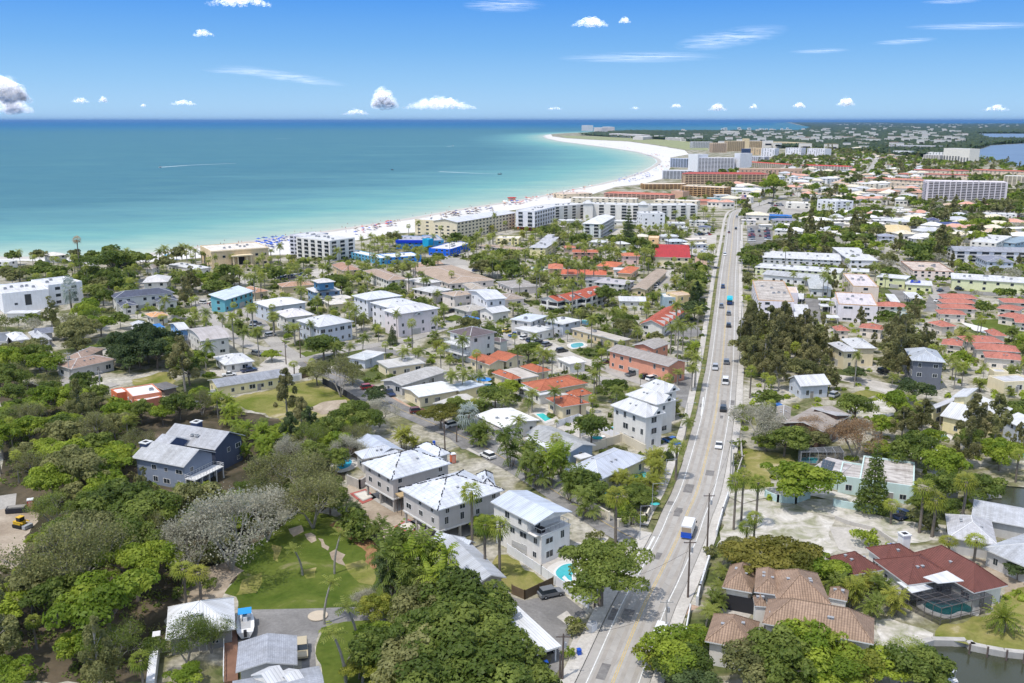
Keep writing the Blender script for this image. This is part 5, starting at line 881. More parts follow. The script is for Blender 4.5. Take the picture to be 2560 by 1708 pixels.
bld('grey L-shaped low house with hip end behind the first tan-parapet block','the grey L-shaped low house',[('d1',(1480,945),(1785,955),(1462,800),4.6,'hip',2.2,(225,226,228),'shingle',(204,208,210)),('d1',(860,760),(1500,850),(820,695),4.6,'g1',1.5,(225,226,228),'shingle',(200,202,206))])
bld('very long white-roofed one-storey wing stretching from the parking lot','the long white-roofed wing',[('d1',(865,540),(1900,578),(930,455),4.8,'slab',0,(215,216,222),'flat',WR),('d1',(2000,575),(2350,560),(1925,410),6.6,'slab',0,(230,230,236),'flat',WR)],'apartment_building','apartments')
bld('long white-roofed yellow-walled apartment row south of the white wing','the yellow-walled row',[('d1',(762,668),(1880,750),(800,612),5.0,'slab',0,(225,228,190),'flat',WR)],'apartment_building','apartments')
bld('white-roofed yellow-green apartments behind the farthest tan-parapet block','the yellow-green apartments',[('d2',(420,790),(812,825),(N,12),6.4,'slab',0,(226,228,180),'flat',WR),('d2',(90,722),(330,735),(N,12),6.4,'slab',0,(226,228,180),'flat',WR)],'apartment_building','apartments')
bld('two-storey yellow-green motel with long white roof and a bare tree in front','the yellow-green motel',[('d2',(1400,815),(2480,880),(1400,742),6.6,'slab',0,(228,230,186),'flat',WR,{'ns':2,'sp':5})],'motel','motel')
bld('low pink-walled building with streaked flat roof beside the lane','the streaked flat-roof building',[('d2',(900,710),(1420,715),(815,590),5.4,'flat',0,(228,214,206),'stain',(225,208,196),{'fascia':(160,120,100)})],'building','building')
bld('small yellow building with white flat roof under a blue tarpaulin',None,[('d2',(800,890),(1160,910),(800,830),4.6,'slab',0,(226,228,180),'flat',WR,{'extra':[flatpatch([(880,812),(1000,822),(1003,855),(862,850)],'d2',4.75,.05,plain('blue_tarp',srgb((35,60,160))),'tarpaulin')]})],'building','building')
bld('three-storey grey-roofed condominium with dark balconies at the right','the grey-roofed condominium',[('d2',(1440,455),(2440,475),(N,16),9.8,'g1',2.6,(230,230,236),'shingle',(172,176,188),{'win':'balc','sp':6}),('d2',(1860,595),(2225,600),(1740,520),7.5,'hip',2.2,(214,220,236),'shingle',(150,155,172))],'condominium','condominium')
bld('cubic white modern house with a blue-grey sheer wall','the cubic white modern house',[('d2',(1650,330),(1960,370),(1720,230),9,'flat',0,W,'flat',WR),('d2',(1960,330),(2090,385),(1980,235),7,'slab',0,(150,175,195),'flat',(150,170,185),{'ac':0})])
bld('white house with two navy-blue hip roofs among trees','the navy-blue roofed house',[('d2',(1250,120),(1540,115),(N,12),7.2,'g1',2.2,(225,228,240),'metal',(80,92,140)),('d2',(1085,55),(1260,60),(N,12),8,'hip',2.2,(225,228,240),'metal',(84,88,128))])
bld('cream restaurant with yellow tented roof in the trees','the cream tented restaurant',[('d2',(550,210),(880,215),(600,120),5,'hip',2,(240,220,170),'shingle',(245,222,172))])
for t,a,b,d,h,k,wc,rc,lab in[('d2',(455,265),(680,270),10,6,'hip',(205,208,220),(165,170,190),'grey-roofed house half hidden below the yellow tented roof'),('d2',(905,300),(1045,300),10,6,'hip',(236,232,232),(236,232,232),'white-gabled house right of the grey-roofed house'),('d2',(395,60),(690,65),14,6,'slab',W,WR,'white flat-roofed store behind the yellow tented roof'),('d1',(1020,185),(1350,200),14,6,'slab',W,WR,'white flat-roofed restaurant right of the crowded lot'),('d1',(850,120),(1010,120),9,4.5,'slab',W,(236,230,224),'small white shop beside the crowded lot'),('d1',(590,55),(790,60),10,5,'slab',(220,216,212),(226,220,216),'small flat shop at the corner of the crowded lot'),('d1',(1010,60),(1330,62),10,5,'hip',W,(150,150,170),'grey awning shops behind the white restaurant'),('d1',(1840,105),(2010,110),14,6,'slab',(236,226,210),(236,226,210),'cream flat building behind the trees'),('d5',(855,1290),(1085,1290),14,6,'flat',W,WR,'white building with a blue corner awning behind the lot'),('d5',(640,1195),(765,1200),12,6,'flat',W,WR,'small white cube at the rear of the lots'),('d5',(1860,1275),(2260,1285),14,6,'flat',W,WR,'white store beside the crowded far lot'),('d5',(390,1330),(700,1350),14,5,'slab',W,WR,'white long-roofed store with navy front gable'),('d5',(700,1230),(870,1235),14,5,'flat',(230,224,214),(234,230,224),'pale low store between the two white cubes')]:
 bld(lab,None,[(t,a,b,(N,d),h,k,1.8,wc,'flat' if k!='hip' else 'metal',rc)],'building','building')
SALR=(204,132,116)
for i,(t,a,b,d,lab)in enumerate([('d2',(1290,1070),(1755,1085),10,'salmon tile townhouse, rearmost of the stack of four'),('d2',(1285,1135),(1745,1150),9,'salmon tile townhouse, second from the rear of four'),('d2',(1265,1205),(1745,1222),9,'salmon tile townhouse, third from the rear of four'),('d2',(1245,1280),(1610,1295),9,'salmon tile townhouse, front of the stack of four'),('d2',(2080,1130),(2450,1145),10,'salmon tile townhouse at the right edge, rearmost there'),('d2',(1985,1205),(2290,1240),10,'salmon tile townhouse with pale ridge, right edge second'),('d2',(1990,1300),(2300,1350),10,'salmon tile townhouse, right edge third'),('d2',(2230,1390),(2480,1410),10,'salmon tile townhouse cut by the right edge beside the lawn'),('d2',(1275,1450),(1480,1440),9,'small salmon-roofed pavilion with blue railings by the lawn'),('d2',(440,1180),(840,1195),9,'salmon roof half hidden behind the middle tan-parapet block'),('b4',(880,210),(990,212),7,'small salmon roof left of the middle tan-parapet block'),('b4',(1050,185),(1240,205),8,'salmon roof at the foot of the middle tan-parapet block'),('b4',(1700,315),(1865,332),9,'salmon roof between pines and the right-hand townhouses'),('b4',(1905,300),(2205,305),10,'salmon townhouse roof left of a bronze-green tree'),('b4',(1970,355),(2325,380),10,'salmon townhouse roof nearest the palms, middle of three'),('b4',(2045,420),(2345,445),9,'salmon townhouse roof nearest the palms, lowest of three'),('b4',(2110,250),(2220,252),9,'salmon roof behind the bronze-green tree')]):
 bld(lab,'the salmon-roofed pavilion' if 'pavilion' in lab else('the stacked salmon townhouses' if i==2 else None),[(t,a,b,(N,d),5.4,'hip',2.0,(238,226,214),'tile',SALR)],'townhouse','townhouse')
 # ---- procedural far houses on the land beyond: one thing each
fr=random.Random(31);used_px=[]
FARR=[('o',[(1800,425),(2100,400),(2110,470),(1850,470)],40,'left of the wide slab'),('o',[(1560,318),(2230,326),(2100,345),(1980,345),(1900,350),(1570,330)],60,'at the near edge of the woods'),('o',[(1640,440),(1700,430),(1760,440),(1700,470),(1640,520)],12,'left of the road bend'),('o',[(1640,545),(1690,470),(1760,440),(2100,440),(2110,470),(2350,480),(2350,560),(1900,560),(1760,560)],85,'among the shops right of the main road'),('o',[(1760,395),(1980,345),(2120,370),(2120,410),(1850,440)],120,'in the palms left of the far street'),('o',[(1560,300),(1800,296),(2200,300),(2230,325),(1900,330),(1560,316)],170,'in the distant woods'),('o',[(1990,285),(2350,283),(2350,296),(1990,298)],90,'on the far shore near the horizon'),('o',[(1900,283),(2020,280),(2040,288),(1920,290)],30,'on the farthest strip of coast')]
FARM=MB();FAN=[0]
FARR.sort(key=lambda f:-sum(p[1]for p in f[1])/len(f[1]))
for t,poly,cnt,where in FARR:
 k=0;tr=0;cols=['white','cream','pale grey','pinkish','tan']
 while k<cnt and tr<4000:
  tr+=1;x=fr.uniform(min(p[0]for p in poly),max(p[0]for p in poly));y=fr.uniform(min(p[1]for p in poly),max(p[1]for p in poly))
  if not inpoly(np.array([x]),np.array([y]),poly)[0]:continue
  p=G(t,x,y)
  if p.y<1900 and not free(p.x,p.y,10):continue
  if any(abs(x-a)<(8 if y>330 else 5)and abs(y-b)<(5 if y>330 else 1.0)for a,b in used_px):continue
  used_px.append((x,y));far=p.y>2500
  sz=fr.uniform(12,20)*(1 if not far else 1.6);h=fr.uniform(4,7)if not far else fr.uniform(9,24);col=fr.choice(cols)
  rc={'white':(242,242,242),'cream':(236,224,200),'pale grey':(205,208,214),'pinkish':(226,170,150),'tan':(206,180,155)}[col]
  s_=p.normalized();q=G(t,x,y);w2=sz/2/math.cos(0)
  FAN[0]+=1
  if FAN[0]>230:
   X,Y=sz/2,sz*.38;FARM.box(p.x-X,p.x+X,p.y-Y,p.y+Y,0,h-.4,wall((238,232,224)),bottom=False);FARM.box(p.x-X-.4,p.x+X+.4,p.y-Y-.4,p.y+Y+.4,h-.4,h,roofm('flat',rc));FARM.box(p.x-X*.7,p.x+X*.7,p.y-Y-.05,p.y-Y,h*.35,h*.6,DARK);k+=1;continue
  b=Box();root=bpy.data.objects.new('cottage' if h<14 else 'apartment_block',None);C.objects.link(root);root.location=(p.x,p.y,0)
  tag(root,'%s-roofed %s %s'%(col,'cottage' if h<14 else 'block',where),'cottage' if h<14 else 'apartment block','small buildings '+where)
  b.x,b.y,b.L,b.W,b.a,b.s=p.x,p.y,sz,sz*fr.uniform(.6,.9),fr.uniform(-.5,.5)-.2,1
  m=MB();X,Y=b.L/2-.5,b.W/2-.5;m.box(-X,X,-Y,Y,0,h-.3,wall((238,232,224)),bottom=False);link('wall',m.mesh('wall'),root,(0,0,0),b.a)
  kd='hip' if h<12 and fr.random()<.7 else 'flat'
  link('roof',roof_mesh(b,kd,h,2.2,roofm('flat',rc),TRIM,.5,None).mesh('roof'),root,(0,0,0),b.a)
  if p.y<2600:
   occupy([wpt(b,X,Y),wpt(b,-X,Y),wpt(b,-X,-Y),wpt(b,X,-Y)])
  for i in range(3):
   o=link('window',WIN,root,Matrix.Rotation(b.a,3,'Z')@Vector((-X+(i+.5)*2*X/3,-Y-.01,h*.4)),b.a);o.scale=(2.4,1,1.6)
  k+=1
struct(link('distant_town',FARM.mesh('distant_town')),'stuff')
print('buildings',NB[0])
# ================================================================ plants
def leafquads(c,nrm,size,r):
 n=len(c);nrm=nrm/(np.linalg.norm(nrm,axis=1,keepdims=True)+1e-9)
 t=np.cross(nrm,r.normal(size=(n,3)));t/=(np.linalg.norm(t,axis=1,keepdims=True)+1e-9);b=np.cross(nrm,t)
 s=size*r.uniform(.6,1.35,(n,1));a=s*r.uniform(.45,.8,(n,1))
 return np.stack([c-t*s,c-b*a,c+t*s,c+b*a],1).reshape(-1,3)
def cloud(blobs,n,size,seed,under=.35,up=.35):
 r=np.random.default_rng(seed);V=[];SH=[]
 vol=np.array([b[3]*b[4]+b[3]*b[5]for b in blobs]);cnt=(n*vol/vol.sum()).astype(int)+1
 for b,k in zip(blobs,cnt):
  d=r.normal(size=(k,3));d/=np.linalg.norm(d,axis=1,keepdims=True);d[:,2]=np.where(d[:,2]<-under,-d[:,2],d[:,2])
  q=r.uniform(.62,1.08,(k,1))**.7;c=np.array(b[:3])+d*q*np.array(b[3:6])
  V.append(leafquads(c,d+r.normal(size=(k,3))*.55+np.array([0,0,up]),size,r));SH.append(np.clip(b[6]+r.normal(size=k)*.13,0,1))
 return np.concatenate(V),np.concatenate(SH)
def crown_mesh(name,V,SH,mat):
 return npmesh(name,V,np.arange(len(V)).reshape(-1,4),mat,SH)
def ellblobs(R_,zc,rz,n,br,seed,squash=.8,lo=-.35,big=.45):
 r=np.random.default_rng(seed);out=[(0,0,zc,R_*.62,R_*.62,rz*.7,.42)]
 for i in range(n):
  th=r.uniform(0,6.283);z=r.uniform(lo,1);q=math.sqrt(max(0,1-z*z));k=r.uniform(.55,1.08)
  rr=R_*br*r.uniform(.45,1.35)
  out.append((R_*k*q*math.cos(th),R_*k*q*math.sin(th),zc+rz*z*k,rr,rr*r.uniform(.8,1.2),rr*squash,float(np.clip(r.normal(.5,.30),.02,.98))))
 return out
def limbs(blobs,H,r0,mat,seed,k=7,top=None):
 m=MB();rr=random.Random(seed);z1=H*.42
 m.bar((0,0,-.2),(rr.uniform(-.3,.3),rr.uniform(-.3,.3),z1),r0,mat,r0*.7,7)
 for b in rr.sample(blobs[1:],min(k,len(blobs)-1)):
  mid=Vector((b[0]*.45,b[1]*.45,z1+(b[2]-z1)*.55));m.bar((0,0,z1*.9),mid,r0*.55,mat,r0*.35,5);m.bar(mid,Vector(b[:3]),r0*.35,mat,r0*.12,4)
 return m.mesh('trunk')
SHAPES={}
def shape(kind,trunk,V,SH,zc,R_):SHAPES.setdefault(kind,[]).append((trunk,V,SH,zc,R_))
for i in range(4):
 bl=ellblobs(5,5.6,3.0,20+2*i,.33,10+i);V,SH=cloud(bl,5200,.30,20+i);shape('round',limbs(bl,8,.32,BARK,i),V,SH,5.4,5)
for i in range(2):
 bl=ellblobs(6,5.6,1.5,24,.27,30+i,.6,-.1);V,SH=cloud(bl,5200,.30,40+i);shape('spread',limbs(bl,7,.34,BARK,5+i,9),V,SH,5.6,6)
for i in range(2):
 r=random.Random(50+i);bl=[(0,0,8,2,2,1.5,.4)]
 for j in range(30):
  th=r.uniform(0,6.28);q=r.uniform(.15,.95);bl.append((10*q*math.cos(th),10*q*math.sin(th),5.2+6.5*(1-q*q)*r.uniform(.5,1)+r.uniform(-.6,.8),r.uniform(1.4,2.8),r.uniform(1.4,2.8),r.uniform(.8,1.5),r.uniform(.2,.8)))
 V,SH=cloud(bl,9500,.30,60+i);shape('oak',limbs(bl,10,.55,BARK,9+i,14),V,SH,7.8,10)
for i in range(3):
 r=random.Random(70+i);bl=[(0,0,9,.8,.8,3,.3)]
 for j in range(30):
  z=r.uniform(3.5,16);q=(1.05-abs(z-7.5)/10.5)*r.uniform(.3,1)*4.6;th=r.uniform(0,6.28);s_=r.uniform(.7,1.55)*(1.15-z/28)
  bl.append((q*math.cos(th),q*math.sin(th),z,s_,s_,s_*1.35,r.uniform(.1,.85)))
 V,SH=cloud(bl,6800,.24,80+i,.8,.1);m=MB();m.bar((0,0,-.2),(.2,.1,9),.32,BARKG,.2,6);m.bar((.2,.1,9),(0,0,16),.2,BARKG,.04,5)
 for b in bl[1:16]:m.bar((.1,.05,b[2]*.8),b[:3],.09,BARKG,.03,3)
 shape('pine',m.mesh('trunk'),V,SH,9,4.2)
r=random.Random(90);bl=[(0,0,7,.8,.8,5,.3)]
for t_ in range(13):
 z=1.6+t_*1.1;q=3.6*(1-t_/14.5)
 for j in range(7):th=j*.9+t_*.6+r.uniform(-.2,.2);bl.append((q*.72*math.cos(th),q*.72*math.sin(th),z-.2,q*.38,q*.38,.42,r.uniform(.2,.8)))
V,SH=cloud(bl,6500,.20,91,.8,.3);m=MB();m.bar((0,0,-.2),(0,0,16.3),.26,BARK,.04,6);shape('conifer',m.mesh('trunk'),V,SH,7.5,3.4)
for i in range(3):
 r=random.Random(100+i);m=MB();tips=[]
 def grow(p,d,L,w_,k):
  q=p+d*L;m.bar(p,q,w_,BARKG,w_*.6,4 if k<2 else 3)
  if k>=4:tips.append(q);return
  for _ in range(3 if k<3 else 4):
   nd=(d+Vector((r.uniform(-1,1),r.uniform(-1,1),r.uniform(-.35,.6)))*.85).normalized();grow(q,nd,L*r.uniform(.6,.85),w_*.55,k+1)
  if k>1:tips.append(q)
 for a in range(3):grow(Vector((0,0,0)),Vector((math.cos(a*2.1+i)*.45,math.sin(a*2.1+i)*.45,1)).normalized(),2.9,.24,0)
 T=np.array([tuple(p)for p in tips]);rg=np.random.default_rng(110+i);k=max(1,7500//len(T));c=np.repeat(T,k,0)+rg.normal(size=(len(T)*k,3))*.5
 V=leafquads(c,rg.normal(size=c.shape)+np.array([0,0,.4]),.125,rg);SH=np.clip(np.repeat(rg.uniform(.1,.9,len(T)),k)+rg.normal(size=len(c))*.1,0,1)
 shape('bare',m.mesh('trunk'),V,SH,6,5)
for i in range(2):
 bl=ellblobs(1.6,.9,1.0,9,.42,120+i);V,SH=cloud(bl,520,.20,130+i);m=MB();m.bar((0,0,-.1),(0,0,.9),.09,BARK,.04,4);shape('shrub',m.mesh('stem'),V,SH,.9,1.6)
def frond(V,SH,base,th,el,L,width,droop,r,segs=8,sh=.5,gap=.72):
 p=np.array(base,float);d=np.array([math.cos(th)*math.cos(el),math.sin(th)*math.cos(el),math.sin(el)]);side=np.array([-math.sin(th),math.cos(th),0]);st=L/segs
 for s_ in range(segs):
  q=p+d*st;w_=width*math.sin(math.pi*min(1,(s_+1.2)/(segs+1.6)))**.6;dn=np.array([0,0,-1])
  a=p+(q-p)*.08;b=p+(q-p)*gap
  for g in(-1,1):
   tip=(q-p)*.75+side*g*w_+dn*w_*.42
   V+=[a,b,b+tip,a+tip*.96];SH.append(sh+r.uniform(-.15,.15))
  d=d+np.array([0,0,-droop/segs]);d/=np.linalg.norm(d);p=q
def palm(kind,H,nf,L,width,droop,seed,lean=.4,elr=(-.45,1.2),tr=.17,trm=None,dead=0,zb=.0,segs=8):
 r=random.Random(seed);V=[];SH=[];trm=trm or BARKG;top=(lean,lean*.4,H)
 for i in range(nf):
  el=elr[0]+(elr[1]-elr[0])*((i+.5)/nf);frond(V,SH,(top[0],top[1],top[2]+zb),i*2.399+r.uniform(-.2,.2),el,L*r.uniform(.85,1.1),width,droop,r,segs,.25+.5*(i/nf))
 m=MB();p=Vector((0,0,-.2))
 for j in range(1,6):t=j/5;q=Vector((lean*t*t,lean*.4*t*t,H*t));m.bar(p,q,tr*(1.25-.45*(t-.2)),trm,tr*(1.25-.45*t),7);p=q
 shape(kind,m.mesh('trunk'),np.array(V),np.array(SH),H,L)
for i in range(3):palm('coco',8+i,20,3.3,.62,1.5,200+i,.9-.5*i)
for i in range(2):palm('royal',12+i,18,3.1,.72,1.7,210+i,.15,(-.5,1.35),.24)
palm('date',2.4,44,3.6,.34,.9,220,0,(-.35,1.4),.45,BARK);palm('slim',7.5,11,1.7,.38,1.1,221,1.2,(-.1,1.2),.15,segs=6)
def fanpalm(kind,H,nf,L,seed,mat=None,tr=.2):
 r=random.Random(seed);V=[];SH=[]
 for i in range(nf):
  z=-0.75+1.7*(i+.5)/nf;th=i*2.399;q=math.sqrt(max(.02,1-z*z))if abs(z)<1 else.1;d=Vector((q*math.cos(th),q*math.sin(th),z)).normalized()
  c=Vector((0,0,H))+d*L*.45;side=d.cross(Vector((0,0,1))).normalized();up=side.cross(d)
  for k in range(-3,4):
   a=k*.42;e=d*math.cos(a)+side*math.sin(a);e2=d*math.cos(a+.25)+side*math.sin(a+.25);ln=L*.62*(1-.05*abs(k))
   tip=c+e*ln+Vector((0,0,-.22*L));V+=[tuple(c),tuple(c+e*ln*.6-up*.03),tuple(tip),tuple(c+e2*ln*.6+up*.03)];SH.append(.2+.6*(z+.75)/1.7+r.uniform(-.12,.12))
 m=MB();m.bar((0,0,-.2),(.1,0,H*.6),tr*1.1,BARK,tr,7);m.bar((.1,0,H*.6),(0,0,H),tr,BARK,tr*1.15,7)
 shape(kind,m.mesh('trunk'),np.array(V),np.array(SH),H,L)
for i in range(3):fanpalm('sabal',5.4+1.3*i,30,1.9,230+i)
fanpalm('bismarck',3.4,30,3.0,240,tr=.3);fanpalm('tallfan',19,26,2.3,241,tr=.22)
for i in range(2):
 r=random.Random(250+i);V=[];SH=[];m=MB()
 for s_ in range(9):
  x,y,h=r.uniform(-1.3,1.3),r.uniform(-1.3,1.3),r.uniform(1.6,4.4);m.bar((x*.4,y*.4,-.1),(x,y,h),.07,BARK,.05,4)
  for k in range(9):frond(V,SH,(x,y,h),r.uniform(0,6.28),r.uniform(.0,1.2),r.uniform(1.8,2.6),.42,1.3,r,6,r.uniform(.2,.8))
 shape('areca',m.mesh('stems'),np.array(V),np.array(SH),3.6,3.2)
MC={}
def crownm(kind,var,leaf):
 k=(kind,var,leaf)
 if k not in MC:T,V,SH,zc,R_=SHAPES[kind][var];MC[k]=crown_mesh('crown',V,SH,LEAF[leaf])
 return MC[k]
PALMS={'coco','royal','sabal','date','slim','bismarck','tallfan','areca'}
KNAME={'coco':'palm_tree','royal':'palm_tree','sabal':'palm_tree','date':'palm_tree','slim':'palm_tree','bismarck':'palm_tree','tallfan':'palm_tree','areca':'palm_clump','round':'broadleaf_tree','spread':'broadleaf_tree','oak':'oak_tree','pine':'pine_tree','conifer':'pine_tree','bare':'bare_tree','shrub':'shrub'}
DESC={'coco':'feathery palm','royal':'royal palm','sabal':'fan palm','date':'squat date palm','slim':'slender small-headed palm','bismarck':'silvery fan palm','tallfan':'very tall fan palm','areca':'bushy palm clump','round':'rounded tree','spread':'flat-topped tree','oak':'spreading oak','pine':'tall feathery pine','conifer':'conical conifer','bare':'half-bare tree','shrub':'shrub'}
LW={'green':'green','bright':'bright green','yellow':'yellow-green','dark':'dark green','olive':'olive','grey':'grey','silver':'silver','palm':'','sabal':'','bronze':'bronze-green','pine':'dark olive','dead':'tan'}
PL=[]
pr=random.Random(99)
def put(kind,leaf,x,y,sc,zs=1.0,label=None,rot=None,var=None):
 PL.append((kind,pr.randrange(len(SHAPES[kind]))if var is None else var,leaf,x,y,sc,zs,pr.uniform(0,6.28)if rot is None else rot,label,label is not None or sc<0))
HASH={}
for x0,y0,x1,y1 in((560,895,800,970),(610,1215,880,1385),(1700,1150,1890,1230),(800,1140,900,1200),(1000,970,1180,1090),(0,1180,60,1300),(550,1405,700,1460)):
 a,b=src('o',x0,y0),src('o',x1,y1);PROT.append((a[0],a[1],b[0],b[1],G('o',(x0+x1)/2,(y0+y1)/2).length))
PR_=np.array([p for p in PROT])
def hides(kind,x,y,sc,zs):
 T,V,SH,zc,R0=SHAPES[kind][0];R_=R0*sc*(.62 if kind in PALMS else.85);top=(zc+(R0*.45 if kind not in PALMS else.6))*sc*zs;lo=(zc-R0*.7)*sc*zs if kind not in('pine','conifer','areca','shrub')else 0
 X,Y=PIX((x,y,top));X2,Y2=PIX((x,y,max(lo,0)));w_=R_*pxm(Vector((x,y,5)));d=math.hypot(x,y)
 m=(PR_[:,0]<X+w_)&(PR_[:,2]>X-w_)&(PR_[:,1]<Y2)&(PR_[:,3]>Y)&(PR_[:,4]>d)
 return bool(m.any())
def near_tree(x,y,d):
 for i in range(int((x-d)//8),int((x+d)//8)+1):
  for j in range(int((y-d)//8),int((y+d)//8)+1):
   for a,b,e in HASH.get((i,j),()):
    if(a-x)**2+(b-y)**2<(max(d,e)if d>0 else 0)**2:return True
 return False
def reg(x,y,d):HASH.setdefault((int(x//8),int(y//8)),[]).append((x,y,d))
